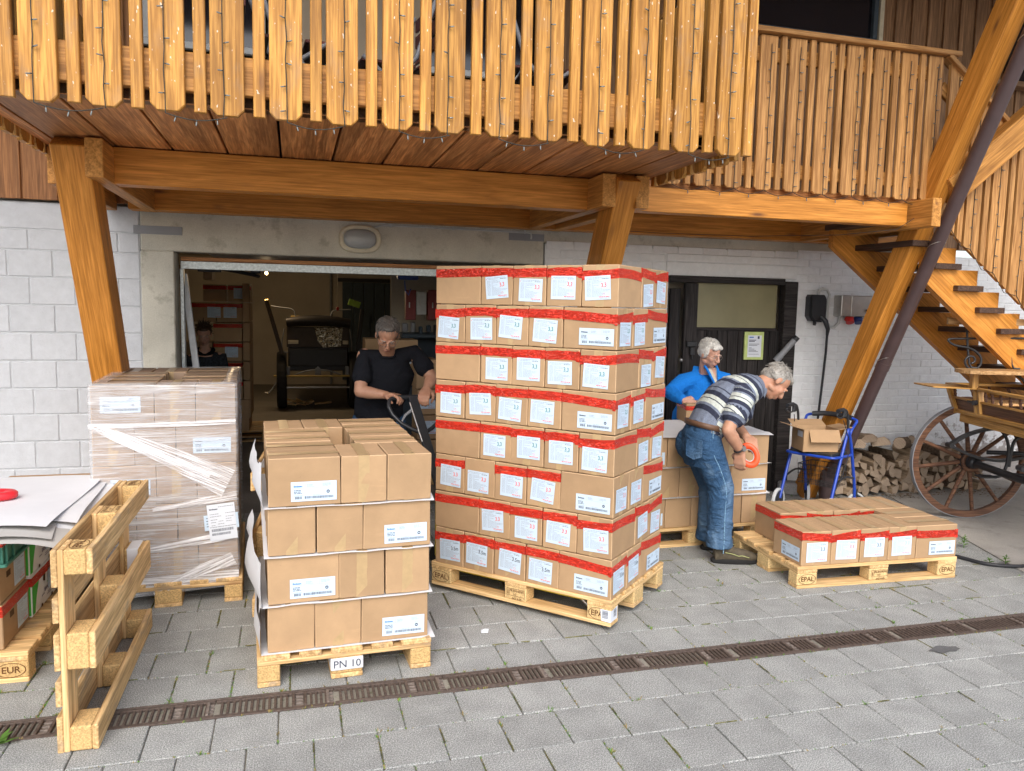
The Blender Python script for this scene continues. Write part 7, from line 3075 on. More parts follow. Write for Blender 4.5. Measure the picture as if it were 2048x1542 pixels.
for pts in ([(-.35, 12.95, 1.65), (-.22, 12.97, 1.63), (-.06, 13.0, 1.61), (0.0, 13.0, 1.57), (.02, 13.0, 1.48)], [(.56, 13.0, 1.46), (.58, 13.0, 1.56), (.64, 13.0, 1.60), (.88, 13.0, 1.615)], [(-.15, 12.95, 1.30), (-.19, 12.95, 1.1), (-.18, 12.95, .95), (-.10, 12.95, .92)], [(.86, 12.97, 1.30), (.89, 12.97, 1.1), (.89, 12.97, .95)]):
    b = MB()
    b.tube(spline(pts), .010, 6)
    obj('seat_iron', b, cg, None, 'grey_metal')
b = MB()
b.cbox((0, 0, 0), (.19, .02, .10), .003, T(.93, 12.9, 1.715) @ RY(R(18)))
obj('lime_plate', b, cg, None, 'lime_plate')
beam2('side_arm', cg, (1.06, 12.95, 1.62), (.98, 12.97, .95), .06, .08, 'carriage_dark', (0, 1, 0))
b = MB()
for k in range(9):
    p = Vector((rnd.uniform(-.05, .6), 13.6 + rnd.uniform(-.3, .3), .03))
    b.tube([p, p + Vector((rnd.uniform(-.3, .3), .05, rnd.uniform(0, .05)))], .02, 6)
tag(obj('loose_timbers', b, None, None, 'old_pallet_wood'), 'loose dark sticks lying on the floor under the carriage', 'sticks')
# ================================================================== PEOPLE
def fuse(name, mb, mat, parent, voxel=.007, smooth=3, post=None):
    """union of overlapping closed shapes as one smooth skin"""
    me = bpy.data.meshes.new(name)
    me.from_pydata(mb.v, [], mb.f)
    me.update()
    o = bpy.data.objects.new(name, me)
    COL.objects.link(o)
    rm = o.modifiers.new('r', 'REMESH')
    rm.mode = 'VOXEL'
    rm.voxel_size = voxel
    if smooth:
        sm = o.modifiers.new('s', 'SMOOTH')
        sm.iterations = smooth
        sm.factor = .5
    dg = bpy.context.evaluated_depsgraph_get()
    ev = o.evaluated_get(dg)
    out = bpy.data.meshes.new_from_object(ev)
    bpy.data.objects.remove(o)
    bpy.data.meshes.remove(me)
    out.name = name
    out.materials.clear()
    for m in (mat if isinstance(mat, (list, tuple)) else [mat]):
        out.materials.append(MATS[m])
    out.polygons.foreach_set('use_smooth', [True] * len(out.polygons))
    if post:
        post(out)
    res = bpy.data.objects.new(name, out)
    COL.objects.link(res)
    place(res, Matrix.Identity(4), parent)
    return res


def limb(mb, pts, rad, seg=14, round_end=True):
    P_ = [Vector(p) for p in pts]
    mb.tube(P_, rad, seg)
    mb.ell(P_[0], (rad[0],) * 3, 12)
    if round_end:
        mb.ell(P_[-1], (rad[-1],) * 3, 12)
    return mb


def etube(mb, pts, rads, side, seg=18):
    """tube with elliptical section; side = direction of the first half-axis"""
    P_ = [Vector(p) for p in pts]
    n = len(P_)
    S = Vector(side).normalized()
    vs = []
    for i in range(n):
        t_ = (P_[min(i + 1, n - 1)] - P_[max(i - 1, 0)]).normalized()
        s_ = (S - t_ * S.dot(t_)).normalized()
        f_ = t_.cross(s_)
        a, c = rads[i]
        for k in range(seg):
            g_ = 2 * math.pi * k / seg
            vs.append(P_[i] + s_ * a * math.cos(g_) + f_ * c * math.sin(g_))
    fs = [(i * seg + k, i * seg + (k + 1) % seg, (i + 1) * seg + (k + 1) % seg, (i + 1) * seg + k) for i in range(n - 1) for k in range(seg)]
    fs += [tuple(range(seg))[::-1], tuple(range((n - 1) * seg, n * seg))]
    mb.add(vs, fs)


def frame(origin, fwd, up):
    """own +Y looks forward, +Z up"""
    f_ = Vector(fwd).normalized()
    u_ = Vector(up)
    u_ = (u_ - f_ * u_.dot(f_)).normalized()
    r_ = f_.cross(u_)
    return Matrix(((r_.x, f_.x, u_.x, origin[0]), (r_.y, f_.y, u_.y, origin[1]), (r_.z, f_.z, u_.z, origin[2]), (0, 0, 0, 1)))


def head_shapes(mb, H, female=False):
    mb.ell((0, -.012, .032), (.074, .094, .082), 20, H)              # skull
    mb.ell((0, .036, -.035), (.060, .058, .078), 18, H)               # face
    mb.ell((0, .058, -.092), (.030 if not female else .026, .028, .020), 14, H)   # chin
    for sx in (-1, 1):
        mb.ell((sx * .036, .062, -.026), (.028, .026, .024), 12, H)   # cheek
        mb.ell((sx * .050, .010, -.068), (.016, .034, .020), 12, H)   # jaw
        mb.ell((sx * .079, -.006, -.012), (.010, .020, .033), 12, H @ T(0, 0, 0))   # ear
        mb.ell((sx * .030, .086, .017), (.024, .010, .008), 12, H)    # brow
        mb.ell((sx * .012, .104, -.035), (.010, .010, .008), 10, H)   # nostril
        mb.ell((sx * .031, .0755, -.001), (.015, .012, .010), 10, H)   # lid
    mb.tube([H @ Vector(p) for p in ((0, .088, .012), (0, .103, -.010), (0, .113, -.028), (0, .106, -.040))], [.009, .011, .0135, .010], 10)
    mb.ell((0, .111, -.029), (.013, .013, .011), 10, H)
    mb.ell((0, .090, -.060), (.026, .011, .0065), 12, H)
    mb.ell((0, .089, -.072), (.022, .011, .007), 12, H)


def face_bits(root, H, glasses=False, moustache=None):
    for sx in (-1, 1):
        b_ = MB()
        b_.ell((sx * .031, .0815, -.002), (.0105, .0072, .0048), 12, H, 0)
        b_.ell((sx * .031, .0862, -.002), (.0048, .0032, .0046), 10, H, 1)
        obj('eye', b_, root, None, ['eye_white', 'eye_dark'])
        b_ = MB()
        b_.tube([H @ Vector(p) for p in ((sx * .014, .094, .018), (sx * .030, .094, .024), (sx * .047, .082, .019))], [.003, .0042, .0025], 6)
        obj('eyebrow', b_, root, None, 'hair_grey')
    b_ = MB()
    b_.tube([H @ Vector(p) for p in ((-.024, .0935, -.066), (-.010, .1005, -.0655), (0, .1005, -.066), (.010, .1005, -.0655), (.024, .0935, -.066))], [.0015, .003, .003, .003, .0015], 6)
    obj('mouth', b_, root, None, 'lip')
    if glasses:
        b_ = MB()
        for sx in (-1, 1):
            ring = [H @ Vector((sx * .033 + .024 * math.cos(a), .101 + .003 * math.cos(a) * -sx, -.004 + .017 * math.sin(a))) for a in [6.283 * k / 18 for k in range(18)]]
            b_.tube(ring, .0016, 5, closed=True)
            b_.tube([H @ Vector(p) for p in ((sx * .057, .099, .0), (sx * .076, .06, .004), (sx * .082, .0, .004))], .0016, 5)
        b_.tube([H @ Vector(p) for p in ((-.009, .103, -.002), (0, .106, .001), (.009, .103, -.002))], .0016, 5)
        obj('spectacles', b_, root, None, 'spectacle_metal')


def hair(root, H, mat, style, seed=1, wild=.02):
    """cap of hair with many tapering locks"""
    r = random.Random(seed)
    mb = MB()
    mb.ell((0, -.026, .046), (.080, .092, .080), 18, H)
    mb.ell((0, -.060, .0), (.072, .052, .072), 16, H)
    for sx in (-1, 1):
        mb.ell((sx * .066, -.030, .020), (.020, .052, .050), 12, H)
        if style == 'bob':
            mb.ell((sx * .070, -.012, .010), (.019, .050, .058), 12, H)
            mb.ell((sx * .030, .056, .074), (.036, .026, .020), 12, H)
        if style in ('short', 'thin'):
            mb.ell((sx * .068, .004, .010), (.012, .022, .034), 10, H)
    if style == 'thin':
        mb.ell((0, .020, .094), (.050, .045, .020), 14, H)
    elif style in ('bob', 'curly'):
        mb.ell((0, .042, .084), (.056, .040, .024), 14, H)
    else:
        mb.ell((0, .040, .088), (.052, .045, .022), 14, H)
    base = fuse('hair', mb, mat, root, .006, 2)
    lk = MB()
    n = 420 if style != 'curly' else 420
    for i in range(n):
        th = r.uniform(0, 6.283)
        cz = r.uniform(-.45, 1)
        s_ = math.sqrt(1 - cz * cz)
        d_ = Vector((s_ * math.cos(th), s_ * math.sin(th), cz))
        if d_.y > .35 and d_.z < .62:
            continue
        if d_.z < -.05 and d_.y > -.1:
            continue
        p = Vector((d_.x * .079, d_.y * .090 - .026, d_.z * .079 + .046))
        if d_.z < .1:
            p = Vector((d_.x * .072, d_.y * .056 - .056, d_.z * .075 + .01))
        # locks lie along the head: from the crown outwards and down
        tang = Vector((d_.x, d_.y + .25, -.4)).normalized()
        tang = (tang - d_ * tang.dot(d_)).normalized()
        l = r.uniform(.025, .05)
        lift = r.uniform(.02, .30) * wild / .02
        if style == 'curly':
            tang = Vector((r.gauss(0, 1), r.gauss(0, 1), r.gauss(0, 1))).normalized()
            lift = .9
        q1 = p + tang * l * .5 + d_ * l * .14 * lift + d_ * .002
        q2 = p + tang * l + d_ * l * .30 * lift * (1 if r.random() < .8 else 2.4)
        w_ = r.uniform(.0020, .0042)
        pts = [H @ (p - d_ * .004), H @ q1, H @ q2]
        lk.tube(pts, [w_, w_ * .9, .0003], 4, caps=False)
    o = obj('hair_locks', lk, root, None, mat)
    o['kind'] = 'stuff'
    return base


def hand(mb, wrist, fwd, palm, curl=1.0, side=1, size=1.0, spread=.0, thumb_in=.5):
    """fwd: wrist to knuckles; palm: direction the palm faces; side: +1 puts the thumb on fwd x palm"""
    W_ = Vector(wrist)
    f_ = Vector(fwd).normalized()
    p_ = Vector(palm)
    p_ = (p_ - f_ * p_.dot(f_)).normalized()
    s_ = f_.cross(p_) * side
    L_ = .088 * size
    for k in range(5):
        u = (k - 2) / 2
        a = W_ + f_ * .005 + s_ * u * .020 * size
        c = W_ + f_ * L_ + s_ * u * .034 * size
        mb.tube([a, (a + c) / 2 - p_ * .004, c], [.015 * size, .0155 * size, .0125 * size], 10)
        mb.ell(c, (.0125 * size,) * 3, 10)
    lens = [.072, .082, .078, .062]
    for k in range(4):
        u = (1.5 - k) / 1.5
        base = W_ + f_ * L_ * .97 + s_ * u * .031 * size
        l = lens[k] * size
        d0 = f_ + s_ * u * spread
        angs = [.45 * curl, 1.35 * curl, 2.15 * curl]
        segs = [.46, .30, .24]
        pts = [base - f_ * .01, base]
        for a, s in zip(angs, segs):
            dr = d0.normalized() * math.cos(a) + p_ * math.sin(a)
            pts.append(pts[-1] + dr * l * s)
        mb.tube(pts, [.0105 * size, .0105 * size, .0098 * size, .0090 * size, .0078 * size], 9)
        mb.ell(pts[-1], (.0078 * size,) * 3, 8)
        mb.ell(pts[2], (.0104 * size,) * 3, 8)
    b0 = W_ + f_ * .018 * size + s_ * .024 * size
    b1 = b0 + (f_ * .6 + s_ * .75 + p_ * .25).normalized() * .040 * size
    b2 = b1 + (f_ * (1 - .5 * thumb_in) + s_ * (.3 - .6 * thumb_in) + p_ * .7).normalized() * .032 * size
    b3 = b2 + (f_ * .6 + s_ * (.0 - .9 * thumb_in) + p_ * .8).normalized() * .026 * size
    mb.tube([b0, b1, b2, b3], [.017 * size, .014 * size, .0115 * size, .009 * size], 9)
    mb.ell(b3, (.009 * size,) * 3, 8)


def boot(root, heel, toe, ankle_z=.13, mats=True, name='boot'):
    h_, t_ = Vector(heel), Vector(toe)
    d_ = (t_ - h_).normalized()
    s_ = Vector((-d_.y, d_.x, 0))
    L_ = (t_ - h_).length
    mb = MB()
    up_ = Vector((0, 0, 1))
    P_ = lambda f, z, s=0: h_ + d_ * L_ * f + up_ * z + s_ * s
    etube(mb, [P_(.04, .055), P_(.22, .060), P_(.45, .060), P_(.68, .055), P_(.86, .048), P_(.98, .040)], [(.036, .050), (.040, .055), (.042, .052), (.048, .044), (.046, .034), (.030, .022)], s_)
    limb(mb, [P_(.16, .06), P_(.17, .11), P_(.18, ankle_z)], [.044, .045, .046], 14)
    mb.ell(P_(.36, .090), (.045, .045, .040), 12)
    o = fuse(name, mb, 'boot_leather', root, .006, 2)
    mb = MB()
    n = 18
    poly = []
    for k in range(n):
        a = 2 * math.pi * k / n
        f = .5 + .515 * math.cos(a)
        w_ = .042 * abs(math.sin(a)) ** .6 * (1.0 + .18 * (f - .4)) * (1 if math.sin(a) >= 0 else -1)
        poly.append((f, w_))
    rings = []
    for z_, k_ in ((.0, .96), (.010, 1.03), (.026, 1.04), (.034, .98)):
        rings += [P_(.5 + (f - .5) * k_, z_ + (.012 * max(0, f - .8) * 5 * .4), w_ * k_) for f, w_ in poly]
    mb.add(rings, [tuple(range(n))[::-1], tuple(range(3 * n, 4 * n))] + [(j * n + k, j * n + (k + 1) % n, (j + 1) * n + (k + 1) % n, (j + 1) * n + k) for j in range(3) for k in range(n)])
    obj('sole', mb, o, None, 'boot_sole')
    mb = MB()
    sd = -1 if s_.y > 0 else 1
    mb.tube([P_(.25, .085, sd * .045), P_(.42, .075, sd * .047), P_(.55, .062, sd * .049), P_(.62, .066, sd * .049), P_(.78, .052, sd * .048)], .003, 6)
    obj('trim', mb, o, None, 'boot_lime')
    return o


# ------------------------------------------------------------------ the man in black at the handle
def man_in_black():
    root = thing('person', 'man in a black T-shirt and glasses leaning on the pallet jack handle', 'person', T(.62, 5.85, 0))
    headc = Vector((0.630, 5.560, 1.520))
    H = frame(headc, (-.06, -.70, -.62), (.03, -.55, .83)) @ Matrix.Scale(.97, 4)
    neck = Vector((0.646, 5.700, 1.377))
    sl, sr = Vector((0.483, 5.700, 1.362)), Vector((0.841, 5.700, 1.385))
    el, er = Vector((0.442, 5.580, 1.120)), Vector((0.955, 5.600, 1.211))
    wl, wr = Vector((0.618, 5.530, 1.099)), Vector((0.904, 5.530, 1.139))
    hip = Vector((.60, 5.84, .92))
    chest = Vector((0.655, 5.740, 1.239))
    body = MB()
    head_shapes(body, H)
    limb(body, [neck + Vector((0, .03, -.03)), H @ Vector((0, -.02, -.05))], [.060, .056])
    etube(body, [hip - Vector((0, 0, .05)), hip + Vector((0, 0, .1)), chest, neck + Vector((0, .04, -.02))], [(.15, .10), (.14, .10), (.16, .10), (.08, .06)], sr - sl)
    for s_, e_, w_, sg in ((sl, el, wl, 1), (sr, er, wr, -1)):
        limb(body, [s_, s_.lerp(e_, .5), e_], [.056, .050, .043])
        m_ = e_.lerp(w_, .35)
        limb(body, [e_, m_, e_.lerp(w_, .7), w_], [.043, .045, .036, .029])
    gl, gr = HT - rt_ * .072, HT + rt_ * .082
    hand(body, wl, (gl - wl) + Vector((0, -.02, .012)), (0.1, -.25, -1), 1.0, -1, 1.06)
    hand(body, wr, (gr - wr) + Vector((0, -.02, .008)), (-.1, -.3, -1), 1.0, 1, 1.06)
    for sx in (-.1, .1):
        limb(body, [hip + Vector((sx, 0, -.05)), hip + Vector((sx * 1.2, -.02, -.46)), hip + Vector((sx * 1.4, .06, -.84))], [.085, .06, .045])
    fuse('body', body, 'skin_tan', root, .006, 2)
    sh = MB()
    etube(sh, [hip - Vector((0, 0, .06)), hip + Vector((0, -.02, .10)), hip.lerp(chest, .62), chest, chest.lerp(neck, .55), neck + Vector((0, .03, -.012))], [(.185, .125), (.182, .128), (.188, .130), (.198, .125), (.15, .10), (.070, .066)], sr - sl)
    for s_, e_ in ((sl, el), (sr, er)):
        c_ = s_.lerp(e_, .60)
        limb(sh, [neck.lerp(s_, .45) - Vector((0, 0, .02)), s_, s_.lerp(e_, .35), c_], [.060, .063, .065, .068])
        etube(sh, [s_.lerp(e_, .4), c_, s_.lerp(e_, .66)], [(.066, .066), (.071, .071), (.072, .072)], Vector((0, 1, 0)))
    fuse('t_shirt', sh, 'black_cloth', root, .008, 3)
    b_ = MB()
    b_.tube([neck + Vector((.075 * math.cos(a), .005 + .07 * math.sin(a), -.004 + .018 * math.sin(a))) for a in [6.283 * k / 20 for k in range(20)]], .009, 6, closed=True)
    obj('collar', b_, root, None, 'black_cloth')
    tr = MB()
    etube(tr, [hip + Vector((0, 0, .06)), hip - Vector((0, 0, .10))], [(.165, .115), (.175, .12)], (1, 0, 0))
    for sx in (-.1, .1):
        limb(tr, [hip + Vector((sx, 0, -.05)), hip + Vector((sx * 1.2, -.02, -.46)), hip + Vector((sx * 1.4, .06, -.82))], [.10, .078, .07])
    fuse('jeans', tr, 'denim', root, .01, 3)
    for sx in (-.14, .14):
        boot(root, hip + Vector((sx, .13, -.92)), hip + Vector((sx, -.16, -.92)))
    hair(root, H, 'hair_dark_grey', 'thin', 3, .010)
    face_bits(root, H, True)


man_in_black()


# ------------------------------------------------------------------ the woman in blue fleece
def woman_in_blue():
    root = thing('person', 'white haired woman in a bright blue fleece and glasses holding a small box', 'person', T(2.97, 6.12, 0))
    headc = Vector((3.392, 5.970, 1.378))
    H = frame(headc, (.36, -.80, -.40), (.10, -.36, .92)) @ Matrix.Scale(.97, 4)
    neck = Vector((3.403, 6.050, 1.218))
    sl, sr = Vector((3.210, 6.080, 1.117)), Vector((3.615, 6.100, 1.134))
    el, er = Vector((3.061, 6.020, 1.038)), Vector((3.645, 6.020, 0.967))
    wl, wr = Vector((3.090, 5.830, 0.997)), Vector((3.348, 5.850, 0.929))
    hip = Vector((3.347, 6.160, 0.755))
    chest = Vector((3.412, 6.100, 1.026))
    body = MB()
    head_shapes(body, H, True)
    limb(body, [neck + Vector((0, .02, -.04)), H @ Vector((0, -.02, -.05))], [.052, .048])
    etube(body, [hip - Vector((0, 0, .05)), hip.lerp(chest, .5), chest, neck + Vector((0, .03, -.03))], [(.15, .10), (.13, .09), (.14, .09), (.06, .05)], sr - sl)
    for s_, e_, w_, in ((sl, el, wl), (sr, er, wr)):
        limb(body, [s_, e_], [.045, .038])
        limb(body, [e_, w_], [.038, .026])
    hand(body, wl, Vector((.55, -.35, -.32)), (.75, .1, -.45), .75, 1, .95)
    hand(body, wr, Vector((-.1, -.6, -.4)), (-1, 0, 0), .55, -1, .95)
    for sx in (-.09, .09):
        limb(body, [hip + Vector((sx, 0, -.05)), Vector((hip.x + sx, hip.y, .46)), Vector((hip.x + sx * 1.2, hip.y + .06, .06))], [.08, .055, .04])
    fuse('body', body, 'skin_light', root, .006, 2)
    sh = MB()
    etube(sh, [hip - Vector((0, 0, .08)), hip + Vector((0, 0, .06)), hip.lerp(chest, .6), chest, chest.lerp(neck, .55), neck + Vector((0, .03, -.035))], [(.185, .13), (.18, .13), (.175, .125), (.185, .12), (.14, .10), (.075, .068)], sr - sl)
    for s_, e_, w_ in ((sl, el, wl), (sr, er, wr)):
        limb(sh, [neck.lerp(s_, .5) - Vector((0, 0, .02)), s_, s_.lerp(e_, .5), e_, e_.lerp(w_, .5), e_.lerp(w_, .86)], [.07, .078, .072, .064, .056, .046])
    # standing collar, open in front
    etube(sh, [neck + Vector((-.03, .05, -.03)), neck + Vector((-.02, .055, .03))], [(.075, .035), (.07, .03)], sr - sl)
    fuse('fleece_jacket', sh, 'blue_fleece', root, .008, 3)
    # open neck: shirt and skin showing in a V
    f_ = Vector((.30, -.93, .12)).normalized()
    r_ = Vector((.93, .30, 0))
    c0 = neck + f_ * .085 + Vector((0, 0, -.03))
    b_ = MB()
    b_.add([c0 - r_ * .066 + Vector((0, 0, .045)) - f_ * .02, c0 - r_ * .030 + Vector((0, 0, .05)), c0 + Vector((.01, 0, -.055)) + f_ * .035, c0 + r_ * .030 + Vector((0, 0, .05)), c0 + r_ * .066 + Vector((0, 0, .045)) - f_ * .02, c0 + Vector((.012, 0, -.17)) + f_ * .052], [(0, 1, 2, 5), (2, 3, 4, 5)])
    obj('shirt_front', b_, root, None, 'cream_shirt')
    b_ = MB()
    b_.add([c0 - r_ * .034 + Vector((0, 0, .055)) - f_ * .006, c0 + Vector((.01, 0, -.05)) + f_ * .030, c0 + r_ * .034 + Vector((0, 0, .055)) - f_ * .006], [(0, 1, 2)])
    obj('neckline', b_, root, None, 'skin_light')
    b_ = MB()
    for sg in (-1, 1):
        b_.tube([c0 + r_ * sg * .072 + Vector((0, 0, .075)) - f_ * .035, c0 + r_ * sg * .064 + Vector((0, 0, .035)) - f_ * .004, c0 + r_ * sg * .034 + Vector((0, 0, -.06)) + f_ * .038, c0 + Vector((.012, 0, -.175)) + f_ * .055], [.011, .012, .010, .006], 8)
    obj('collar', b_, root, None, 'blue_fleece')
    tr = MB()
    etube(tr, [hip + Vector((0, 0, .0)), hip - Vector((0, 0, .16))], [(.165, .12), (.18, .13)], (1, 0, 0))
    for sx in (-.09, .09):
        limb(tr, [hip + Vector((sx, 0, -.08)), Vector((hip.x + sx, hip.y, .46)), Vector((hip.x + sx * 1.2, hip.y + .06, .08))], [.10, .075, .065])
    fuse('trousers', tr, 'blue_trousers', root, .01, 3)
    for sx in (-.11, .11):
        boot(root, Vector((hip.x + sx, hip.y + .10, 0)), Vector((hip.x + sx, hip.y - .15, 0)))
    hair(root, H, 'hair_white', 'bob', 5, .016)
    face_bits(root, H, True)
    # the box between her hands
    p = Vector((3.131, 5.800, 0.843))
    M = T(p.x + .05, 5.84, .822) @ RZ(R(80))
    carton('box with red tape held by the woman in the blue fleece', M @ Matrix.Diagonal((.8, .9, .72, 1)), (4, ('-y', '+x', '+y', '-x')), None, None, None)


woman_in_blue()


# ------------------------------------------------------------------ the bending man
def bending_man():
    root = thing('person', 'grey haired man in a striped polo shirt and jeans bending down with a tape dispenser', 'person', T(2.93, 4.80, 0))
    headc = Vector((3.318, 4.900, 1.242))
    H = frame(headc, (.50, -.22, -.84), (.85, -.02, .52)) @ Matrix.Scale(1.04, 4)
    neck = Vector((3.213, 4.930, 1.215))
    hip = Vector((2.728, 4.860, 0.904))
    belly = Vector((2.814, 4.860, 1.050))
    chest = Vector((2.997, 4.900, 1.148))
    lat = Vector((-.25, -.96, .05)).normalized()               # towards the camera: his right side
    s1, s2 = Vector((2.963, 4.720, 1.183)), Vector((3.219, 5.100, 1.190))
    e1, e2 = Vector((2.792, 4.630, 0.946)), Vector((3.113, 5.040, 0.881))
    w1, w2 = Vector((2.914, 4.660, 0.794)), Vector((3.077, 4.860, 0.860))
    k1, k2 = Vector((2.826, 4.740, 0.527)), Vector((2.891, 4.970, 0.471))
    a1, a2 = Vector((2.833, 4.740, 0.112)), Vector((2.907, 5.020, 0.074))
    body = MB()
    head_shapes(body, H)
    limb(body, [chest.lerp(neck, .75), H @ Vector((0, -.03, -.045))], [.062, .060])
    etube(body, [hip.lerp(belly, .4), belly, chest, neck], [(.10, .06), (.12, .08), (.15, .10), (.07, .07)], lat)
    for s_, e_, w_ in ((s1, e1, w1), (s2, e2, w2)):
        limb(body, [s_, s_.lerp(e_, .55), e_], [.054, .049, .043])
        limb(body, [e_, e_.lerp(w_, .35), e_.lerp(w_, .75), w_], [.043, .046, .036, .029])
    ring = Vector((3.019, 4.720, 0.749))
    hand(body, w1, (Vector((2.911, 4.660, 0.705)) - w1), (.75, .5, -.25), .75, -1, 1.0)
    hand(body, w2, (Vector((3.073, 4.780, 0.817)) - w2), (.1, -.3, -1), .55, 1, 1.0)
    for h_, k_, a_ in ((hip + lat * .07 - Vector((0, 0, .14)), k1, a1), (hip - lat * .07 - Vector((0, 0, .14)), k2, a2)):
        limb(body, [hip.lerp(belly, .4), h_, k_, a_], [.06, .075, .058, .045])
    fuse('body', body, 'skin_tan', root, .006, 2)

    axis = (neck - hip).normalized()

    def stripes(me):
        at = me.attributes.new('stripe', 'FLOAT', 'POINT')
        vals = []
        arm_d = (e1 - s1).normalized()
        for v in me.vertices:
            p = v.co
            q = (p - s1)
            f = q.dot(arm_d)
            near_arm = (q - arm_d * f).length < .085 and f > .01 and (p - hip).dot(lat) > .10
            if near_arm:
                vals.append(.16 + f / .215)
            else:
                vals.append((p - hip).dot(axis) / .265 + .06 + (p - hip).dot(Vector((.64, 0, -.76))) * .10)
        at.data.foreach_set('value', vals)

    sh = MB()
    up_ = Vector((-.5, 0, .86))
    etube(sh, [hip + Vector((.0, 0, -.02)), belly + Vector((.012, 0, -.02)), belly.lerp(chest, .5) + up_ * .01, chest + up_ * .012, chest.lerp(neck, .5) + up_ * .01, neck - axis * .025], [(.172, .125), (.18, .145), (.185, .145), (.195, .14), (.165, .115), (.085, .082)], lat)
    for s_, e_ in ((s1, e1), (s2, e2)):
        limb(sh, [chest.lerp(s_, .6), s_, s_.lerp(e_, .4), s_.lerp(e_, .62)], [.085, .085, .084, .086])
        etube(sh, [s_.lerp(e_, .4), s_.lerp(e_, .62), s_.lerp(e_, .69)], [(.084, .084), (.088, .088), (.090, .090)], Vector((1, 0, 0)))
    fuse('polo_shirt', sh, 'striped_cloth', root, .007, 2, stripes)
    # collar
    b_ = MB()
    cx_ = neck - axis * .012
    sd_ = axis.cross(lat).normalized()
    ring1 = []
    for k in range(20):
        a = 6.283 * k / 20
        ring1.append(cx_ + lat * .078 * math.cos(a) + sd_ * .076 * math.sin(a))
    ring2 = [p + axis * .035 - (p - cx_) * .08 for p in ring1]
    ring3 = [p - axis * .03 + (p - cx_) * .22 for p in ring1]
    n = 20
    b_.add(ring3 + ring2, [(k, (k + 1) % n, n + (k + 1) % n, n + k) for k in range(n)], None, 0, True)
    o = obj('collar', b_, root, None, 'collar_cloth')
    # jeans
    tr = MB()
    ha = (hip - k1).normalized()
    etube(tr, [hip + Vector((.02, 0, .045)), hip + Vector((.0, 0, -.02)), hip + Vector((-.005, 0, -.12)), hip + Vector((.01, 0, -.22))], [(.165, .118), (.178, .135), (.18, .140), (.165, .12)], lat)
    tr.ell(hip + Vector((-.05, -.07, -.10)), (.10, .10, .12), 14)
    tr.ell(hip + Vector((-.05, .08, -.10)), (.10, .10, .12), 14)
    for h_, k_, a_ in ((hip + lat * .088 + Vector((0, 0, -.08)), k1, a1), (hip - lat * .088 + Vector((0, 0, -.08)), k2, a2)):
        limb(tr, [h_, h_.lerp(k_, .5), k_, k_.lerp(a_, .35), k_.lerp(a_, .8), a_ + Vector((0, 0, .045)), a_ + Vector((.0, 0, .0))], [.118, .105, .090, .088, .084, .090, .092], 18, False)
        rr = random.Random(int(a_.x * 1000))
        for q in range(7):                    # folds gathered above the shoe and behind the knee
            f_ = .55 + q * .07
            c_ = k_.lerp(a_, f_)
            aa = rr.uniform(0, 6.28)
            b0 = Vector((math.cos(aa), math.sin(aa), 0)) * .075
            tt = Vector((-math.sin(aa), math.cos(aa), rr.uniform(-.5, .5))).normalized() * .05
            tr.tube([c_ + b0 - tt, c_ + b0 * 1.12, c_ + b0 + tt], [.006, .016, .006], 8)
        for q in range(5):
            c_ = k_ + Vector((0, 0, rr.uniform(-.06, .08)))
            aa = rr.uniform(2.2, 4.2)
            b0 = Vector((math.cos(aa), math.sin(aa), 0)) * .078
            tt = Vector((-math.sin(aa), math.cos(aa), rr.uniform(-.6, .6))).normalized() * .045
            tr.tube([c_ + b0 - tt, c_ + b0 * 1.1, c_ + b0 + tt], [.005, .013, .005], 8)
    fuse('jeans', tr, 'denim', root, .008, 3)
    # seam, pocket, belt, shoes, watch
    b_ = MB()
    hh = hip + lat * .088 + Vector((0, 0, -.08))
    pts = [hip + lat * .182 + Vector((.03, 0, .02)), hh + lat * .117 + Vector((.035, 0, -.05)), hh.lerp(k1, .5) + lat * .106 + Vector((.02, 0, 0)), k1 + lat * .089 + Vector((.012, 0, 0)), k1.lerp(a1, .4) + lat * .087 + Vector((.01, 0, 0)), a1 + lat * .090 + Vector((.008, 0, .05)), a1 + lat * .092 + Vector((.006, 0, -.03))]
    b_.tube(spline(pts, 6), .0035, 5)
    obj('side_seam', b_, root, None, 'ink_grey' if False else 'seam_blue')
    b_ = MB()
    n = 28
    rings = []
    for z_, g_ in ((.034, 1.0), (.034, 1.045), (.072, 1.04), (.072, .99)):
        for k in range(n):
            a = 6.283 * k / n
            fd_ = Vector((.96, -.25, 0))
            rings.append(hip + Vector((.016, 0, z_ - .01 + .0)) + lat * .174 * g_ * math.cos(a) + fd_ * .130 * g_ * math.sin(a) + Vector((0, 0, -.10)) * (.5 * math.sin(a)) * .55)
    b_.add(rings, [(j * n + k, j * n + (k + 1) % n, (j + 1) * n + (k + 1) % n, (j + 1) * n + k) for j in range(3) for k in range(n)], None, 0, True)
    obj('belt', b_, root, None, 'leather_belt')
    pk = MB()
    c_ = hip + lat * .150 + Vector((-.092, 0, -.10))
    px_, pz_ = Vector((.62, -.78, 0)).normalized(), Vector((0, 0, 1))
    out_ = Vector((-.78, -.62, 0)).normalized()
    fr = [(-.055, .06), (.055, .06), (.055, -.05), (.0, -.075), (-.055, -.05)]
    pk.tube([c_ + px_ * x_ + pz_ * z_ + out_ * .012 for x_, z_ in fr], .004, 5, closed=True)
    pk.add([c_ + px_ * x_ + pz_ * z_ + out_ * .012 for x_, z_ in fr], [(0, 1, 2, 3, 4)])
    obj('back_pocket', pk, root, None, 'denim')
    boot(root, Vector((2.783, 4.740, 0.044)).xy.to_3d(), (Vector((2.783, 4.740, 0.044)).xy + Vector((.30, -.085))).to_3d(), .13)
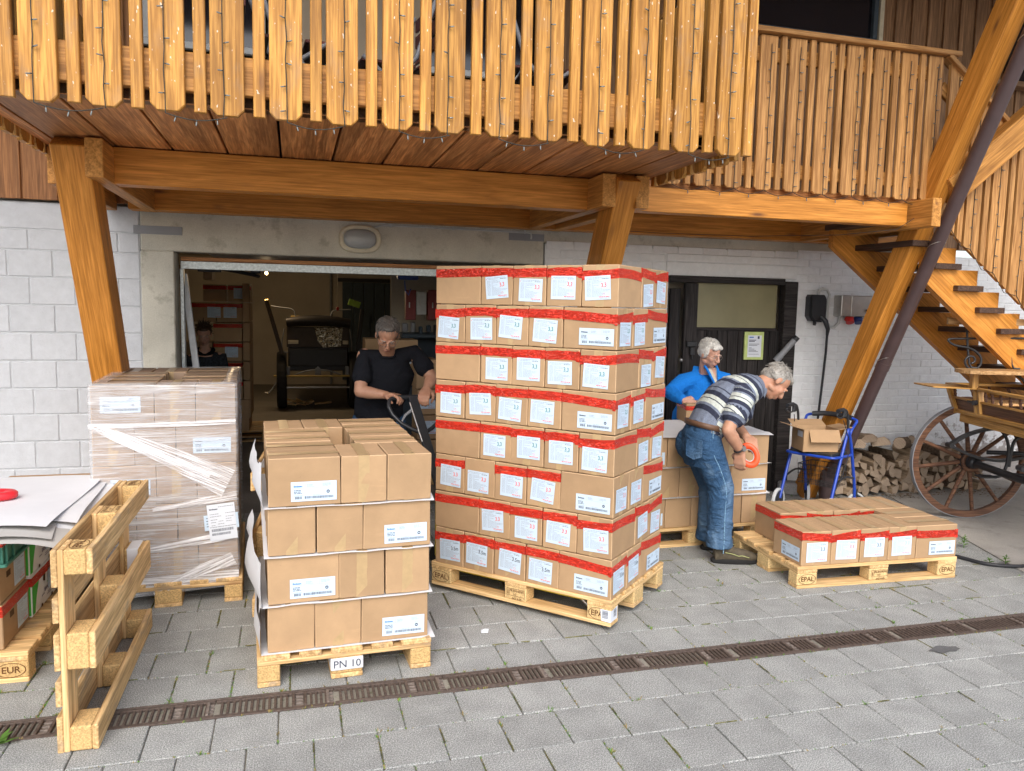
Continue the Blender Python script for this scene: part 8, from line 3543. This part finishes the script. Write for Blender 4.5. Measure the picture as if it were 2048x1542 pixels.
    boot(root, Vector((2.857, 5.020, 0.025)).xy.to_3d(), (Vector((2.857, 5.020, 0.025)).xy + Vector((.28, -.07))).to_3d(), .13)
    b_ = MB()
    dw = (w1 - e1).normalized()
    wc = w1 - dw * .022
    u_ = dw.orthogonal().normalized()
    v_ = dw.cross(u_)
    b_.tube([wc + u_ * .034 * math.cos(a) + v_ * .034 * math.sin(a) for a in [6.283 * k / 18 for k in range(18)]], .007, 6, 0, closed=True)
    od = (lat + Vector((.6, 0, .2)) - dw * (lat + Vector((.6, 0, .2))).dot(dw)).normalized()
    b_.cyl(wc + od * .030, wc + od * .043, .019, 14, 1)
    obj('wrist_watch', b_, root, None, ['black_rubber', 'watch_steel'])
    hair(root, H, 'hair_grey', 'short', 9, .034)
    face_bits(root, H, False)
    # the dispenser in his hands
    td = thing('tape_dispenser', 'orange red ring shaped tape dispenser in the hands of the bending man', 'tape dispenser', T(*ring))
    nrm = Vector((-.55, -.80, .18)).normalized()
    ux = Vector((0, 0, 1))
    ux = (ux - nrm * ux.dot(nrm)).normalized()
    uy = nrm.cross(ux)
    ux2 = (ux * .9 + uy * .42).normalized()
    uy2 = nrm.cross(ux2)
    Mr = Matrix(((uy2.x, ux2.x, nrm.x, ring.x), (uy2.y, ux2.y, nrm.y, ring.y), (uy2.z, ux2.z, nrm.z, ring.z), (0, 0, 0, 1)))
    b_ = MB()
    n = 32
    prof = [(.036, -.026), (.066, -.026), (.070, -.020), (.070, .020), (.066, .026), (.036, .026), (.034, .0), (.036, -.026)]
    b_.lathe(prof, n, 0, Mr @ Matrix.Diagonal((1.0, 1.28, 1, 1)))
    obj('dispenser_body', b_, td, None, 'orange_plastic')
    b_ = MB()
    b_.lathe([(.0345, -.02), (.0345, .02), (.030, .02), (.030, -.02), (.0345, -.02)], n, 0, Mr @ Matrix.Diagonal((1.0, 1.28, 1, 1)))
    obj('tape_core', b_, td, None, 'pale_plastic')


bending_man()


# ------------------------------------------------------------------ the woman deep in the garage
def dim_woman():
    root = thing('person', 'dark haired woman in a grey fleece standing in the dim garage', 'person', T(-1.05, 9.6, 0))
    headc = Vector((-0.985, 9.500, 1.347))
    H = frame(headc, (.10, -.88, -.42), (0, -.3, .95))
    neck = Vector((-0.982, 9.550, 1.180))
    sl, sr = Vector((-1.133, 9.600, 1.073)), Vector((-0.838, 9.600, 1.091))
    hip = Vector((-0.991, 9.650, 0.635))
    chest = Vector((-0.985, 9.600, 0.987))
    body = MB()
    head_shapes(body, H, True)
    limb(body, [neck - Vector((0, 0, .05)), H @ Vector((0, -.02, -.05))], [.055, .05])
    etube(body, [hip, chest, neck], [(.14, .1), (.15, .1), (.06, .05)], (1, 0, 0))
    for sx in (-.09, .09):
        limb(body, [hip + Vector((sx, 0, -.02)), Vector((hip.x + sx, hip.y, .45)), Vector((hip.x + sx, hip.y + .04, .06))], [.08, .055, .04])
    for s_, sg in ((sl, -1), (sr, 1)):
        e_ = s_ + Vector((sg * .06, .02, -.28))
        w_ = e_ + Vector((-sg * .05, -.18, -.16))
        limb(body, [s_, e_, w_], [.045, .04, .028])
        hand(body, w_, (0, -.6, -.6), (-sg, 0, -.3), .6, sg, .95)
    fuse('body', body, 'skin_light', root, .008, 2)
    sh = MB()
    etube(sh, [hip - Vector((0, 0, .05)), hip.lerp(chest, .5), chest, chest.lerp(neck, .6)], [(.20, .14), (.19, .135), (.20, .13), (.12, .09)], (1, 0, 0))
    for s_, sg in ((sl, -1), (sr, 1)):
        e_ = s_ + Vector((sg * .06, .02, -.28))
        w_ = e_ + Vector((-sg * .05, -.18, -.16))
        limb(sh, [chest.lerp(s_, .7), s_, e_, e_.lerp(w_, .9)], [.08, .085, .07, .05])
    fuse('fleece_jacket', sh, 'grey_fleece', root, .01, 3)
    b_ = MB()
    b_.tube([neck + Vector((.085 * math.sin(a), .02 - .05 * math.cos(a), -.015 - .05 * max(0, math.cos(a)))) for a in [R(-150) + R(300) * k / 14 for k in range(15)]], .026, 8)
    obj('collar', b_, root, None, 'dark_collar')
    tr = MB()
    for sx in (-.09, .09):
        limb(tr, [hip + Vector((sx, 0, .0)), Vector((hip.x + sx, hip.y, .45)), Vector((hip.x + sx, hip.y + .04, .07))], [.11, .08, .07])
    fuse('trousers', tr, 'black_cloth', root, .012, 2)
    for sx in (-.1, .1):
        boot(root, Vector((hip.x + sx, hip.y + .12, 0)), Vector((hip.x + sx, hip.y - .13, 0)))
    hair(root, H, 'hair_brown', 'curly', 11, .03)
    face_bits(root, H, False)


dim_woman()
